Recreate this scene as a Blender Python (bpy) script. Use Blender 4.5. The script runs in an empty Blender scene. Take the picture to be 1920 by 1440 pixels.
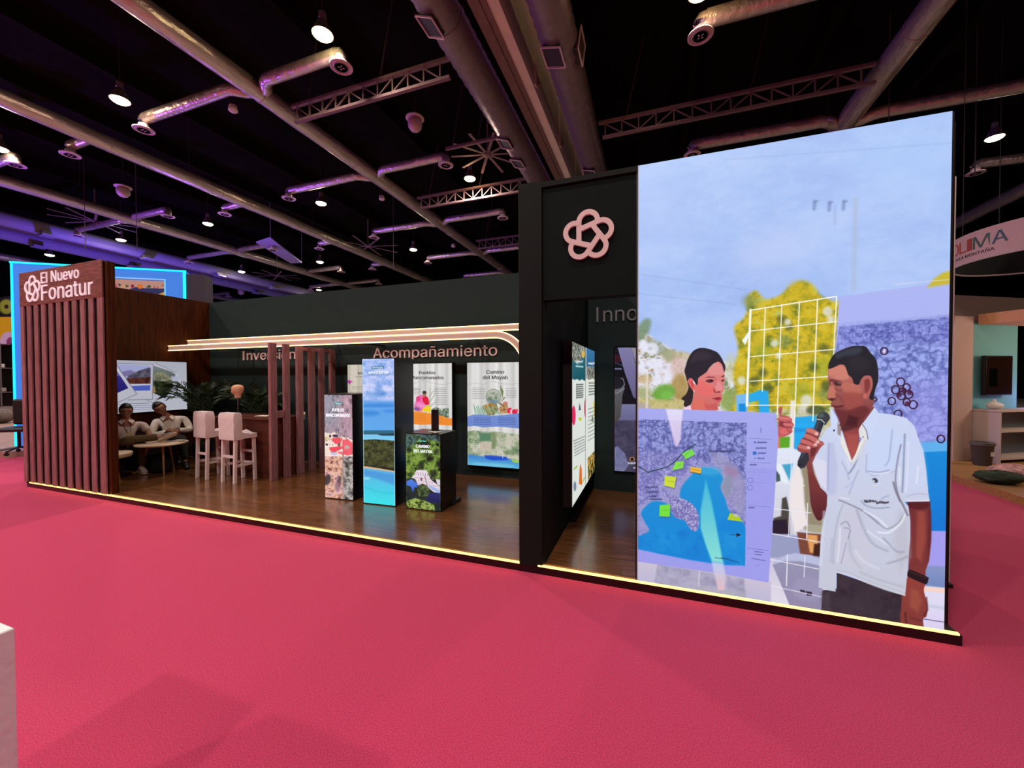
import bpy, bmesh, math, random
import numpy as np
from mathutils import Vector, Matrix

# ================================================================ camera, light, exposure
S = bpy.context.scene
C = S.collection
R = math.radians
FPX, YAW, PITCH, ROLL, EYE = 737.93, R(19.5926), R(-.99389), R(-.17407), 1.57      # focal length in px of a 1920 px frame
_f = Vector((-math.sin(YAW)*math.cos(PITCH), math.cos(YAW)*math.cos(PITCH), math.sin(PITCH)))
_r0 = Vector((math.cos(YAW), math.sin(YAW), 0)); _u0 = _r0.cross(_f)
_r = _r0*math.cos(ROLL)+_u0*math.sin(ROLL); _u = -_r0*math.sin(ROLL)+_u0*math.cos(ROLL)
cam = bpy.data.objects.new('camera', bpy.data.cameras.new('camera')); C.objects.link(cam)
cam.data.sensor_width = 36; cam.data.lens = 36*FPX/1920; cam.data.clip_start = .02; cam.data.clip_end = 400
cam.matrix_world = Matrix(((_r.x, _u.x, -_f.x, 0), (_r.y, _u.y, -_f.y, 0), (_r.z, _u.z, -_f.z, EYE), (0, 0, 0, 1)))
S.camera = cam
S.view_settings.view_transform = 'Standard'; S.view_settings.look = 'None'
S.view_settings.exposure = 0; S.view_settings.gamma = 1; S.view_settings.use_curve_mapping = False
S.cycles.use_denoising = True; S.cycles.max_bounces = 6; S.cycles.diffuse_bounces = 4; S.cycles.glossy_bounces = 4
S.cycles.sample_clamp_indirect = 4; S.cycles.caustics_reflective = False; S.cycles.caustics_refractive = False

W = bpy.data.worlds.new('dark hall'); S.world = W; W.use_nodes = True
W.node_tree.nodes['Background'].inputs[0].default_value = (.012, .009, .012, 1); W.node_tree.nodes['Background'].inputs[1].default_value = .3

def lamp(name, kind, loc, power, col, size=.45, aim=None, spot=None, spread=None):
    l = bpy.data.lights.new(name, kind); l.energy = power; l.color = col
    if kind == 'AREA':
        l.shape = 'DISK'; l.size = size
        if spread: l.spread = spread
    else: l.shadow_soft_size = size
    if kind == 'SPOT': l.spot_size = spot or R(90); l.spot_blend = .8
    o = bpy.data.objects.new(name, l); C.objects.link(o); o.location = loc
    if aim is not None: o.rotation_euler = (Vector(aim)-Vector(loc)).to_track_quat('-Z', 'Y').to_euler()
    return o

LAMP_W, LAMP_COL = 270., (1., .88, .78)
# high-bay lamps of the hall that hang outside the frame, on the same grid as those in it
for x, y, k in ((-14.5, .2, .9), (-7.3, .2, 1.), (0., .2, .8), (7.3, .2, .15), (-21.8, .2, 1.), (-7.3, -7, 1.8), (0., -7, 1.45), (7.3, -7, .3), (-14.5, -7, 1.6), (14.6, 7.3, .5), (14.6, .2, .25), (14.6, 14.4, .8), (7.3, 25.5, 1.)):
    lamp('hall_lamp_light', 'AREA', (x, y, 9.35), LAMP_W*k, LAMP_COL, .5, (x, y, 0))
    lamp('hall_lamp_spill', 'POINT', (x, y, 9.1), LAMP_W*.10*k, LAMP_COL, .15)
# violet stage wash of the stands on the left, thrown up at the ceiling
lamp('violet_wash_light', 'SPOT', (-27, 6.5, 3.2), 5000, (.24, .08, 1.), .4, (-17, 10, 9.6), R(120))
lamp('violet_wash_light', 'SPOT', (-25.5, 13, 3.2), 3600, (.15, .06, 1.), .4, (-32, 17, 9.6), R(120))
lamp('violet_wash_light', 'SPOT', (-20.5, 13.5, 3.4), 900, (.3, .12, 1.), .3, (-14, 16, 9.6), R(120))

# ================================================================ helpers
def ray(x, y): return _f+_r*((x-960)/FPX)-_u*((y-720)/FPX)
def at(x, y, X=None, Y=None, Z=None):
    """the point of a plane X=, Y= or Z= seen at a place of the photograph"""
    d = ray(x, y)
    t = X/d.x if X is not None else Y/d.y if Y is not None else (Z-EYE)/d.z
    return d*t+Vector((0, 0, EYE))
def px(P):
    q = Vector(P)-Vector((0, 0, EYE)); k = q.dot(_f)
    return (960+FPX*q.dot(_r)/k, 720-FPX*q.dot(_u)/k)

def tag(o, label=None, cat=None, group=None, kind=None):
    if label: o['label'] = label
    if cat: o['category'] = cat
    if group: o['group'] = group
    if kind: o['kind'] = kind
    return o
def thing(name, label, cat, loc=(0, 0, 0), rz=0., group=None):
    o = bpy.data.objects.new(name, None); C.objects.link(o); o.empty_display_size = .1
    o.location = loc; o.rotation_euler = (0, 0, rz)
    return tag(o, label, cat, group)
def frame_of(o):
    M = Matrix.Identity(4); ch = []
    while o is not None: ch.append(o); o = o.parent
    for q in reversed(ch): M = M @ (Matrix.Translation(q.location) @ q.rotation_euler.to_matrix().to_4x4())
    return M
def obj(name, bm, m, parent=None, smooth=False, local=False, label=None):
    """link a bmesh as ONE mesh object; shapes come in world coordinates unless local"""
    me = bpy.data.meshes.new(name)
    bmesh.ops.recalc_face_normals(bm, faces=bm.faces[:])
    bm.to_mesh(me); bm.free()
    return omesh(name, me, m, parent, smooth, local, label)
def omesh(name, me, m, parent=None, smooth=False, local=False, label=None):
    if parent is not None and not local: me.transform(frame_of(parent).inverted())
    if m is not None and len(me.materials) == 0: me.materials.append(m)
    if smooth:
        me.polygons.foreach_set('use_smooth', [True]*len(me.polygons))
    o = bpy.data.objects.new(name, me); C.objects.link(o)
    if parent is not None: o.parent = parent
    if smooth == 'auto':
        me.set_sharp_from_angle(angle=R(40))
    if label: o['label'] = label
    return o
def struct(name, bm, m, parent=None, **k):
    o = obj(name, bm, m, parent, **k)
    if parent is None: o['kind'] = 'structure'
    return o
def copy_tree(o, parent=None):
    c = o.copy(); C.objects.link(c); c.parent = parent
    for ch in list(o.children): copy_tree(ch, c)
    return c
def new(): return bmesh.new()
def box(bm, x0, x1, y0, y1, z0, z1, bev=0.):
    vs = [bm.verts.new(p) for p in ((x0, y0, z0), (x1, y0, z0), (x1, y1, z0), (x0, y1, z0), (x0, y0, z1), (x1, y0, z1), (x1, y1, z1), (x0, y1, z1))]
    fs = [bm.faces.new([vs[i] for i in f]) for f in ((3, 2, 1, 0), (4, 5, 6, 7), (0, 1, 5, 4), (1, 2, 6, 5), (2, 3, 7, 6), (3, 0, 4, 7))]
    if bev:
        es = list({e for f in fs for e in f.edges}); bmesh.ops.bevel(bm, geom=es, offset=bev, segments=1, affect='EDGES')
    return bm
def obox(bm, c, size, M=None, bev=0.):
    b = new(); sx, sy, sz = [q/2 for q in size]; box(b, -sx, sx, -sy, sy, -sz, sz, bev)
    T = Matrix.Translation(Vector(c)) @ (M.to_4x4() if M is not None else Matrix.Identity(4))
    b.transform(T); me = bpy.data.meshes.new('t'); b.to_mesh(me); b.free(); bm.from_mesh(me); bpy.data.meshes.remove(me); return bm
def bar(bm, a, b, w, d=None, bev=0.):
    """square bar from a to b"""
    a, b = Vector(a), Vector(b); v = b-a; M = v.to_track_quat('Z', 'Y').to_matrix()
    return obox(bm, (a+b)/2, (w, d or w, v.length), M, bev)
def tube(bm, pts, r, seg=12, cap=True, rr=None):
    pts = [Vector(p) for p in pts]; n = len(pts); rings = []
    up = Vector((0, 0, 1))
    for i, p in enumerate(pts):
        t = (pts[min(i+1, n-1)]-pts[max(i-1, 0)]).normalized()
        a = t.cross(up)
        if a.length < 1e-3: a = t.cross(Vector((1, 0, 0)))
        a.normalize(); b = t.cross(a); q = rr[i] if rr else r
        rings.append([bm.verts.new(p+(a*math.cos(2*math.pi*k/seg)+b*math.sin(2*math.pi*k/seg))*q) for k in range(seg)])
    for A, B in zip(rings, rings[1:]):
        for k in range(seg): bm.faces.new((A[k], A[(k+1) % seg], B[(k+1) % seg], B[k]))
    if cap: bm.faces.new(rings[0][::-1]); bm.faces.new(rings[-1])
    return bm
def lathe(bm, prof, c=(0, 0, 0), seg=24, M=None):
    c = Vector(c); rings = []
    for r_, z in prof:
        rings.append([bm.verts.new(c+(M @ Vector((r_*math.cos(2*math.pi*k/seg), r_*math.sin(2*math.pi*k/seg), z)) if M else Vector((r_*math.cos(2*math.pi*k/seg), r_*math.sin(2*math.pi*k/seg), z)))) for k in range(seg)])
    for A, B in zip(rings, rings[1:]):
        for k in range(seg): bm.faces.new((A[k], A[(k+1) % seg], B[(k+1) % seg], B[k]))
    bm.faces.new(rings[0][::-1]); bm.faces.new(rings[-1]); return bm
def prism(bm, poly, a, b, axis='y'):
    """polygon (u, v) pushed from a to b along an axis"""
    def P(u, v, t): return {'y': (u, t, v), 'x': (t, u, v), 'z': (u, v, t)}[axis]
    A = [bm.verts.new(P(u, v, a)) for u, v in poly]; B = [bm.verts.new(P(u, v, b)) for u, v in poly]; n = len(poly)
    bm.faces.new(A[::-1]); bm.faces.new(B)
    for i in range(n): bm.faces.new((A[i], A[(i+1) % n], B[(i+1) % n], B[i]))
    return bm
def blob(bm, c, rad, seg=16, M=None):
    b = new(); bmesh.ops.create_uvsphere(b, u_segments=seg, v_segments=max(6, seg*2//3), radius=1)
    T = Matrix.Translation(Vector(c)) @ (M.to_4x4() if M is not None else Matrix.Identity(4)) @ Matrix.Diagonal((*rad, 1))
    b.transform(T); me = bpy.data.meshes.new('t'); b.to_mesh(me); b.free(); bm.from_mesh(me); bpy.data.meshes.remove(me); return bm
def evaluated(o):
    """apply an object's modifiers and hand back the mesh"""
    bpy.context.view_layer.update(); dg = bpy.context.evaluated_depsgraph_get()
    me = bpy.data.meshes.new_from_object(o.evaluated_get(dg)); bpy.data.objects.remove(o, do_unlink=True); return me

try:
    import os
    FONT = bpy.data.fonts.load(os.path.join(bpy.utils.resource_path('LOCAL'), 'datafiles', 'fonts', 'Inter.woff2'))
except Exception:
    FONT = None
def glyphs(verts):
    """loose outlines gathered letter by letter, left to right: [x0, x1, verts]"""
    isl = []; seen = set()
    for v in verts:
        if v in seen: continue
        st = [v]; grp = []; seen.add(v)
        while st:
            q = st.pop(); grp.append(q)
            for ed in q.link_edges:
                w = ed.other_vert(q)
                if w not in seen: seen.add(w); st.append(w)
        isl.append([min(q.co.x for q in grp), max(q.co.x for q in grp), set(grp)])
    isl.sort(key=lambda t: t[0]); out = []
    for a, b, g in isl:
        if out and (min(b, out[-1][1])-max(a, out[-1][0])) > .3*min(b-a, out[-1][1]-out[-1][0]): out[-1][1] = max(b, out[-1][1]); out[-1][2] |= g
        else: out.append([a, b, g])
    return out
def text_mesh(txt, bold=0., track=1.):
    cu = bpy.data.curves.new('lettering', 'FONT'); cu.body = txt; cu.size = 1; cu.fill_mode = 'FRONT'; cu.resolution_u = 4
    cu.space_character = track
    if FONT: cu.font = FONT
    o = bpy.data.objects.new('lettering', cu); C.objects.link(o)
    me = evaluated(o); bpy.data.curves.remove(cu); me.materials.clear()
    chars = txt.replace(' ', '')
    if FONT and ('I' in chars or 'l' in chars):                   # plain upright strokes for I and l
        bm = new(); bm.from_mesh(me); G = glyphs(bm.verts)
        if len(G) == len(chars):
            kill = []
            for ch, (a, b, g) in zip(chars, G):
                if ch not in 'Il': continue
                top = max(v.co.y for v in g); lo = min(v.co.y for v in g); c = (a+b)/2 if ch == 'I' else a+.034; h = .034
                kill += list(g); bm.faces.new([bm.verts.new((c+x, y, 0)) for x, y in ((-h, lo), (h, lo), (h, top), (-h, top))])
            bmesh.ops.delete(bm, geom=kill, context='VERTS'); bm.to_mesh(me)
        bm.free()
    return me
_h = text_mesh('H'); CAP = max(v.co.y for v in _h.vertices); bpy.data.meshes.remove(_h)
def letters(parent, txt, left, right, cap_h, depth, m, bold=0., nrm=Vector((0, -1, 0)), bend=None):
    """raised letters between two points of the base line, each letter a part"""
    me = text_mesh(txt, bold); bm = new(); bm.from_mesh(me); bpy.data.meshes.remove(me)
    left, right = Vector(left), Vector(right); e = right-left; up = Vector((0, 0, 1))
    xs = [v.co.x for v in bm.verts]; mn, mx = min(xs), max(xs)
    out = glyphs(bm.verts)
    for a, b, g in out:
        d = new(); mp = {}
        for v in g:
            p = left+e*((v.co.x-mn)/(mx-mn))+up*(v.co.y*cap_h/CAP)
            mp[v] = d.verts.new(p)
        for f in {f for v in g for f in v.link_faces}: d.faces.new([mp[v] for v in f.verts])
        r = bmesh.ops.extrude_face_region(d, geom=d.faces[:])
        bmesh.ops.translate(d, verts=[q for q in r['geom'] if isinstance(q, bmesh.types.BMVert)], vec=nrm*depth)
        if bend:
            for v in d.verts: v.co = bend(v.co)
        obj('letter', d, m, parent)
    bm.free()

# ---------------------------------------------------------------- materials
def srgb(c):
    return tuple((x/255/12.92 if x/255 <= .04045 else ((x/255+.055)/1.055)**2.4) for x in c)
def base(name):
    m = bpy.data.materials.new(name); m.use_nodes = True; return m, m.node_tree.nodes, m.node_tree.links, m.node_tree.nodes['Principled BSDF']
def mat(name, col, rough=.5, metal=0., spec=.5, emit=None, es=1., noise=0., scale=20., bump=0., coat=0., sheen=0., stretch=(1, 1, 1), vary=0., bdist=.01):
    """col in 0..255 sRGB; noise mottles it, bump gives fine relief, vary differs per object"""
    m, N, L, b = base(name); c = srgb(col)
    b.inputs['Base Color'].default_value = (*c, 1); b.inputs['Roughness'].default_value = rough; b.inputs['Metallic'].default_value = metal
    b.inputs['Specular IOR Level'].default_value = spec; b.inputs['Coat Weight'].default_value = coat; b.inputs['Sheen Weight'].default_value = sheen
    if emit: b.inputs['Emission Color'].default_value = (*srgb(emit), 1); b.inputs['Emission Strength'].default_value = es
    tc = N.new('ShaderNodeTexCoord'); mp = N.new('ShaderNodeMapping'); mp.inputs['Scale'].default_value = stretch; L.new(tc.outputs['Object'], mp.inputs[0])
    nz = N.new('ShaderNodeTexNoise'); nz.inputs['Scale'].default_value = scale; nz.inputs['Detail'].default_value = 5; L.new(mp.outputs[0], nz.inputs['Vector'])
    if noise or vary:
        mr = N.new('ShaderNodeMapRange'); mr.inputs['From Min'].default_value = .3; mr.inputs['From Max'].default_value = .7; mr.inputs['To Min'].default_value = 1-noise; mr.inputs['To Max'].default_value = 1+noise
        L.new(nz.outputs['Fac'], mr.inputs['Value']); val = mr.outputs[0]
        if vary:
            oi = N.new('ShaderNodeObjectInfo'); m2 = N.new('ShaderNodeMapRange'); m2.inputs['To Min'].default_value = 1-vary; m2.inputs['To Max'].default_value = 1+vary; L.new(oi.outputs['Random'], m2.inputs['Value'])
            mu = N.new('ShaderNodeMath'); mu.operation = 'MULTIPLY'; L.new(val, mu.inputs[0]); L.new(m2.outputs[0], mu.inputs[1]); val = mu.outputs[0]
        hs = N.new('ShaderNodeHueSaturation'); hs.inputs['Color'].default_value = (*c, 1); L.new(val, hs.inputs['Value']); L.new(hs.outputs[0], b.inputs['Base Color'])
    if bump:
        bp = N.new('ShaderNodeBump'); bp.inputs['Strength'].default_value = bump; bp.inputs['Distance'].default_value = bdist; L.new(nz.outputs['Fac'], bp.inputs['Height']); L.new(bp.outputs[0], b.inputs['Normal'])
    return m
def wood(name, dark, light, grain=(6, 6, .5), rough=.45, scale=9., vary=.12, coat=0., bump=.12):
    """streaky timber; grain is long along the axis with the smallest scale"""
    m, N, L, b = base(name)
    tc = N.new('ShaderNodeTexCoord'); oi = N.new('ShaderNodeObjectInfo'); ad = N.new('ShaderNodeVectorMath'); ad.operation = 'ADD'
    mu = N.new('ShaderNodeMath'); mu.operation = 'MULTIPLY'; mu.inputs[1].default_value = 40; L.new(oi.outputs['Random'], mu.inputs[0])
    L.new(tc.outputs['Object'], ad.inputs[0]); L.new(mu.outputs[0], ad.inputs[1])
    mp = N.new('ShaderNodeMapping'); mp.inputs['Scale'].default_value = grain; L.new(ad.outputs[0], mp.inputs[0])
    nz = N.new('ShaderNodeTexNoise'); nz.inputs['Scale'].default_value = scale; nz.inputs['Detail'].default_value = 8; nz.inputs['Distortion'].default_value = .6; L.new(mp.outputs[0], nz.inputs['Vector'])
    cr = N.new('ShaderNodeValToRGB'); cr.color_ramp.elements[0].position = .3; cr.color_ramp.elements[0].color = (*srgb(dark), 1); cr.color_ramp.elements[1].position = .72; cr.color_ramp.elements[1].color = (*srgb(light), 1)
    L.new(nz.outputs['Fac'], cr.inputs[0])
    hs = N.new('ShaderNodeHueSaturation'); m2 = N.new('ShaderNodeMapRange'); m2.inputs['To Min'].default_value = 1-vary; m2.inputs['To Max'].default_value = 1+vary
    L.new(oi.outputs['Random'], m2.inputs['Value']); L.new(m2.outputs[0], hs.inputs['Value']); L.new(cr.outputs[0], hs.inputs['Color']); L.new(hs.outputs[0], b.inputs['Base Color'])
    b.inputs['Roughness'].default_value = rough; b.inputs['Coat Weight'].default_value = coat; b.inputs['Coat Roughness'].default_value = .16; b.inputs['Specular IOR Level'].default_value = .5 if coat else .15
    if bump:
        bp = N.new('ShaderNodeBump'); bp.inputs['Strength'].default_value = bump; bp.inputs['Distance'].default_value = .004; L.new(nz.outputs['Fac'], bp.inputs['Height']); L.new(bp.outputs[0], b.inputs['Normal'])
    return m
def glow(name, col, s):
    m = bpy.data.materials.new(name); m.use_nodes = True; N = m.node_tree.nodes; N.clear()
    e = N.new('ShaderNodeEmission'); o = N.new('ShaderNodeOutputMaterial'); e.inputs[0].default_value = (*srgb(col), 1); e.inputs[1].default_value = s
    m.node_tree.links.new(e.outputs[0], o.inputs[0]); return m
def screen_mat(name, canvas, s=1., lit=True):
    m, N, L, b = base(name); t = N.new('ShaderNodeTexImage'); t.image = canvas.image(name); t.extension = 'EXTEND'
    if lit:
        b.inputs['Base Color'].default_value = (.01, .01, .01, 1); b.inputs['Roughness'].default_value = .35; b.inputs['Specular IOR Level'].default_value = .2
        L.new(t.outputs[0], b.inputs['Emission Color']); b.inputs['Emission Strength'].default_value = s
    else: L.new(t.outputs[0], b.inputs['Base Color']); b.inputs['Roughness'].default_value = .7
    return m
def picture(name, corners, m, parent, label=None, back=None, thick=.012):
    """a flat panel with the picture on its face; corners TL TR BR BL"""
    bm = new(); P = [Vector(p) for p in corners]
    n = (P[1]-P[0]).cross(P[3]-P[0]).normalized()
    vs = [bm.verts.new(p) for p in P]; bk = [bm.verts.new(p+n*thick) for p in P]
    f = bm.faces.new((vs[3], vs[2], vs[1], vs[0])); uv = bm.loops.layers.uv.new()
    T = {0: (0, 1), 1: (1, 1), 2: (1, 0), 3: (0, 0)}
    for l in f.loops: l[uv].uv = T[vs.index(l.vert)]
    bm.faces.new(bk)
    for i in range(4):
        q = bm.faces.new((vs[i], vs[(i+1) % 4], bk[(i+1) % 4], bk[i])); q.material_index = 1
    bm.faces.ensure_lookup_table(); bm.faces[1].material_index = 1
    me = bpy.data.meshes.new(name); bm.to_mesh(me); bm.free(); me.materials.append(m); me.materials.append(back or M['black'])
    return omesh(name, me, None, parent, label=label)

M = {}
M['black'] = mat('black paint', (13, 13, 13), .55, noise=.1)
M['black_gloss'] = mat('black lacquer', (9, 8, 8), .3)
M['carpet'] = mat('magenta carpet', (202, 63, 101), .95, spec=.1, noise=.32, scale=170, bump=.35, sheen=.1)
M['green'] = mat('dark green paint', (31, 45, 46), .7, spec=.25, noise=.05, scale=8)
M['green2'] = mat('blackish green paint', (18, 21, 21), .7, spec=.2, noise=.05, scale=8)
M['slat'] = wood('reddish slat wood', (128, 80, 86), (176, 122, 126), (7, 7, .5), .5)
M['headwood'] = wood('reddish sign board wood', (108, 62, 60), (154, 96, 92), (.5, 7, 7), .5)
M['brownwall'] = wood('brown wall veneer', (50, 19, 4), (88, 40, 10), (5, 5, .35), .5)
M['darkwood'] = wood('dark red counter wood', (70, 32, 26), (104, 52, 42), (.5, 6, 6), .45)
M['plank'] = wood('brown floor plank', (88, 52, 26), (142, 90, 52), (.35, 7, 7), .26, vary=.10, coat=.75, bump=.05)
M['led_warm'] = glow('warm light strip', (255, 205, 110), 3.2)
M['led_line'] = glow('warm white line', (255, 206, 136), 5.)
M['rose'] = mat('rose white lacquer', (228, 196, 188), .5)
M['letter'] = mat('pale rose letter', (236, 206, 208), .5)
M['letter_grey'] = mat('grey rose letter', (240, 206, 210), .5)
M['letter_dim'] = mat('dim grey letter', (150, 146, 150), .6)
M['letter_glow'] = mat('white letter with added glow', (244, 228, 238), .5, emit=(250, 226, 240), es=.30)  # weak emission added to raise the brightness of the sign letters
# ---------------------------------------------------------------- flat pictures for screens and printed panels
def homog(src, dst):
    A = []
    for (x, y), (u, v) in zip(src, dst):
        A.append([x, y, 1, 0, 0, 0, -u*x, -u*y, u]); A.append([0, 0, 0, x, y, 1, -v*x, -v*y, v])
    A = np.array(A, float)
    h = np.linalg.solve(A[:, :8], A[:, 8])
    return np.append(h, 1).reshape(3, 3)

def vnoise(h, w, cell, seed=0, octaves=3, gain=.5, sx=1., sy=1.):
    rng = np.random.RandomState(seed); out = np.zeros((h, w)); amp = 1.; tot = 0.
    for o in range(octaves):
        cx, cy = max(1., cell*sx/2**o), max(1., cell*sy/2**o)
        gh, gw = int(h/cy)+3, int(w/cx)+3
        g = rng.rand(gh, gw)
        yy = np.arange(h)/cy; xx = np.arange(w)/cx
        y0 = yy.astype(int); x0 = xx.astype(int)
        fy = yy-y0; fx = xx-x0; fy = fy*fy*(3-2*fy); fx = fx*fx*(3-2*fx)
        a = g[y0][:, x0]; b = g[y0][:, x0+1]; c = g[y0+1][:, x0]; d = g[y0+1][:, x0+1]
        fy = fy[:, None]; fx = fx[None]
        out += amp*((a*(1-fx)+b*fx)*(1-fy)+(c*(1-fx)+d*fx)*fy); tot += amp; amp *= gain
    return out/tot

def spline(pts, n=4, closed=True):
    P = np.array(pts, float); m = len(P); out = []
    for i in range(m if closed else m-1):
        if closed: p0, p1, p2, p3 = P[(i-1) % m], P[i], P[(i+1) % m], P[(i+2) % m]
        else: p0, p1, p2, p3 = P[max(i-1, 0)], P[i], P[i+1], P[min(i+2, m-1)]
        for t in np.arange(n)/n:
            out.append(.5*((2*p1)+(-p0+p2)*t+(2*p0-5*p1+4*p2-p3)*t*t+(-p0+3*p1-3*p2+p3)*t**3))
    if not closed: out.append(P[-1])
    return np.array(out)

class Canvas:
    """a picture painted in code; shapes are given in the pixel frame of the quad it fills"""
    def __init__(s, w, h, quad, base=(255, 255, 255)):
        s.w, s.h = w, h
        s.H = homog(quad, [(0, 0), (w, 0), (w, h), (0, h)])
        q = np.array(quad, float)
        s.k = (np.linalg.norm(q[1]-q[0])+np.linalg.norm(q[2]-q[3]))/2; s.k = w/s.k
        s.kh = h/((np.linalg.norm(q[3]-q[0])+np.linalg.norm(q[2]-q[1]))/2)
        s.k = (s.k*s.kh)**.5
        s.a = np.empty((h, w, 3)); s.a[:] = np.array(base)/255.
        s.o, s.z = (0, 0), 1.
    def zoomed(s, ox, oy, z):
        s.o, s.z = (ox, oy), float(z); return s
    def m(s, pts):
        P = np.array(pts, float)/s.z+np.array(s.o, float)
        q = np.c_[P, np.ones(len(P))] @ s.H.T
        return q[:, :2]/q[:, 2:]
    def _blend(s, x0, y0, al, col):
        h, w = al.shape
        sub = s.a[y0:y0+h, x0:x0+w]
        if callable(col): c = col(y0, x0, h, w)
        else:
            c = np.array(col, float)
            if c.ndim == 1: c = c/255.
            else:                                             # vertical ramp over the shape
                t = np.linspace(0, 1, h)[:, None, None]; c = (c[0]*(1-t)+c[-1]*t)/255.
        sub += al[..., None]*(c-sub)
    def fill(s, pts, col, blur=0., alpha=1., smooth=False, n=4):
        P = s.m(spline(pts, n) if smooth else pts)
        sft = max(.7, blur*s.k*(1 if s.z == 1 else .42))
        x0 = int(max(0, P[:, 0].min()-sft-1)); x1 = int(min(s.w, P[:, 0].max()+sft+2))
        y0 = int(max(0, P[:, 1].min()-sft-1)); y1 = int(min(s.h, P[:, 1].max()+sft+2))
        if x1 <= x0 or y1 <= y0: return s
        X, Y = np.meshgrid(np.arange(x0, x1)+.5, np.arange(y0, y1)+.5)
        ins = np.zeros(X.shape, bool); d2 = np.full(X.shape, 1e9)
        for (ax, ay), (bx, by) in zip(P, np.roll(P, -1, 0)):
            dx, dy = bx-ax, by-ay; L = dx*dx+dy*dy+1e-12
            t = np.clip(((X-ax)*dx+(Y-ay)*dy)/L, 0, 1)
            d2 = np.minimum(d2, (X-ax-t*dx)**2+(Y-ay-t*dy)**2)
            if ay != by:
                ins ^= ((ay > Y) != (by > Y)) & (X < ax+dx*(Y-ay)/dy)
        d = np.sqrt(d2); d[~ins] *= -1
        al = np.clip(.5+d/(2*sft), 0, 1); al = al*al*(3-2*al)*alpha
        s._blend(x0, y0, al, col); return s
    def stroke(s, pts, wd, col, blur=0., alpha=1., smooth=False):
        P = s.m(spline(pts, 5, False) if smooth else pts); r = wd*s.k/2/s.z; sft = max(.6, blur*s.k*(1 if s.z == 1 else .42))
        x0 = int(max(0, P[:, 0].min()-r-sft-1)); x1 = int(min(s.w, P[:, 0].max()+r+sft+2))
        y0 = int(max(0, P[:, 1].min()-r-sft-1)); y1 = int(min(s.h, P[:, 1].max()+r+sft+2))
        if x1 <= x0 or y1 <= y0: return s
        X, Y = np.meshgrid(np.arange(x0, x1)+.5, np.arange(y0, y1)+.5); d2 = np.full(X.shape, 1e9)
        for (ax, ay), (bx, by) in zip(P[:-1], P[1:]):
            dx, dy = bx-ax, by-ay; L = dx*dx+dy*dy+1e-12
            t = np.clip(((X-ax)*dx+(Y-ay)*dy)/L, 0, 1)
            d2 = np.minimum(d2, (X-ax-t*dx)**2+(Y-ay-t*dy)**2)
        al = np.clip(.5+(r-np.sqrt(d2))/(2*sft), 0, 1)*min(1, max(.25, r/sft/.6+.3))*alpha
        s._blend(x0, y0, al, col); return s
    def ell(s, cx, cy, rx, ry, col, rot=0., blur=0., alpha=1.):
        t = np.linspace(0, 2*np.pi, 25)[:-1]; c, q = np.cos(rot), np.sin(rot)
        return s.fill([(cx+rx*np.cos(a)*c-ry*np.sin(a)*q, cy+rx*np.cos(a)*q+ry*np.sin(a)*c) for a in t], col, blur, alpha)
    def ring(s, cx, cy, r, wd, col):
        return s.stroke([(cx+r*math.cos(a), cy+r*math.sin(a)) for a in np.linspace(0, 2*np.pi, 17)], wd, col)
    def tex(s, cols, cell, seed=0, octaves=3, contrast=1.6, sx=1., sy=1., gain=.72):
        """colour source: noise looked up in a ramp of colours (0..255)"""
        octaves += 2
        N = np.clip((vnoise(s.h, s.w, cell*s.k, seed, octaves, gain, sx, sy)-.5)*contrast+.5, 0, .9999)
        cols = np.array(cols, float)/255.; m_ = len(cols)-1
        i = (N*m_).astype(int); f = (N*m_-i)[..., None]
        full = cols[i]*(1-f)+cols[np.minimum(i+1, m_)]*f
        return lambda y0, x0, h, w: full[y0:y0+h, x0:x0+w]
    def ridges(s, lo, hi, cell, seed=0, sharp=6.):
        n1 = vnoise(s.h, s.w, cell*s.k, seed, 3); n2 = vnoise(s.h, s.w, cell*s.k*.55, seed+7, 2)
        r = np.clip(1-np.abs(n1-.5)*sharp, 0, 1)*.8+np.clip(1-np.abs(n2-.5)*sharp, 0, 1)*.5
        r = np.clip(r, 0, 1)[..., None]; full = (np.array(hi)*(1-r)+np.array(lo)*r)/255.
        return lambda y0, x0, h, w: full[y0:y0+h, x0:x0+w]
    def scribble(s, x, y, w, hgt, col, seed=0, wd=1., alpha=.8):
        rng = random.Random(seed); pts = []; n = max(3, int(w/(hgt*.45)))
        for i in range(n*2+1):
            pts.append((x+w*i/(n*2), y+(hgt*.5 if i % 2 else -hgt*.5)*rng.uniform(.3, 1)))
        return s.stroke(pts, wd, col, alpha=alpha)
    def textline(s, x0, x1, y, y1, col, seed=0, wd=1., alpha=.7):
        """a line of print too small to read: word-long dashes"""
        rng = random.Random(seed); L = x1-x0; x = 0.
        while x < L:
            g = min(rng.uniform(.06, .2)*L, L-x)
            if g > .02*L: s.stroke([(x0+x, y+(y1-y)*x/L), (x0+x+g, y+(y1-y)*(x+g)/L)], wd, col, alpha=alpha)
            x += g+.035*L
        return s
    def words(s, txt, left, right, size_h, col, bold=0., track=1.):
        """set real lettering: fits TXT between the points LEFT and RIGHT of its base line, caps SIZE_H high"""
        me = text_mesh(txt, bold, track)
        V = np.array([v.co[:2] for v in me.vertices]); T = [tuple(p.vertices) for p in me.polygons]
        bpy.data.meshes.remove(me)
        mn, mx = V[:, 0].min(), V[:, 0].max()
        L = np.array(left, float); R = np.array(right, float); e = (R-L)
        nx = np.array([0., -1.])
        U = np.array([L+e*((v[0]-mn)/(mx-mn))+nx*size_h*v[1]/CAP for v in V])
        P = s.m(U); sft = .55
        x0 = int(max(0, P[:, 0].min()-2)); x1 = int(min(s.w, P[:, 0].max()+3))
        y0 = int(max(0, P[:, 1].min()-2)); y1 = int(min(s.h, P[:, 1].max()+3))
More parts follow.
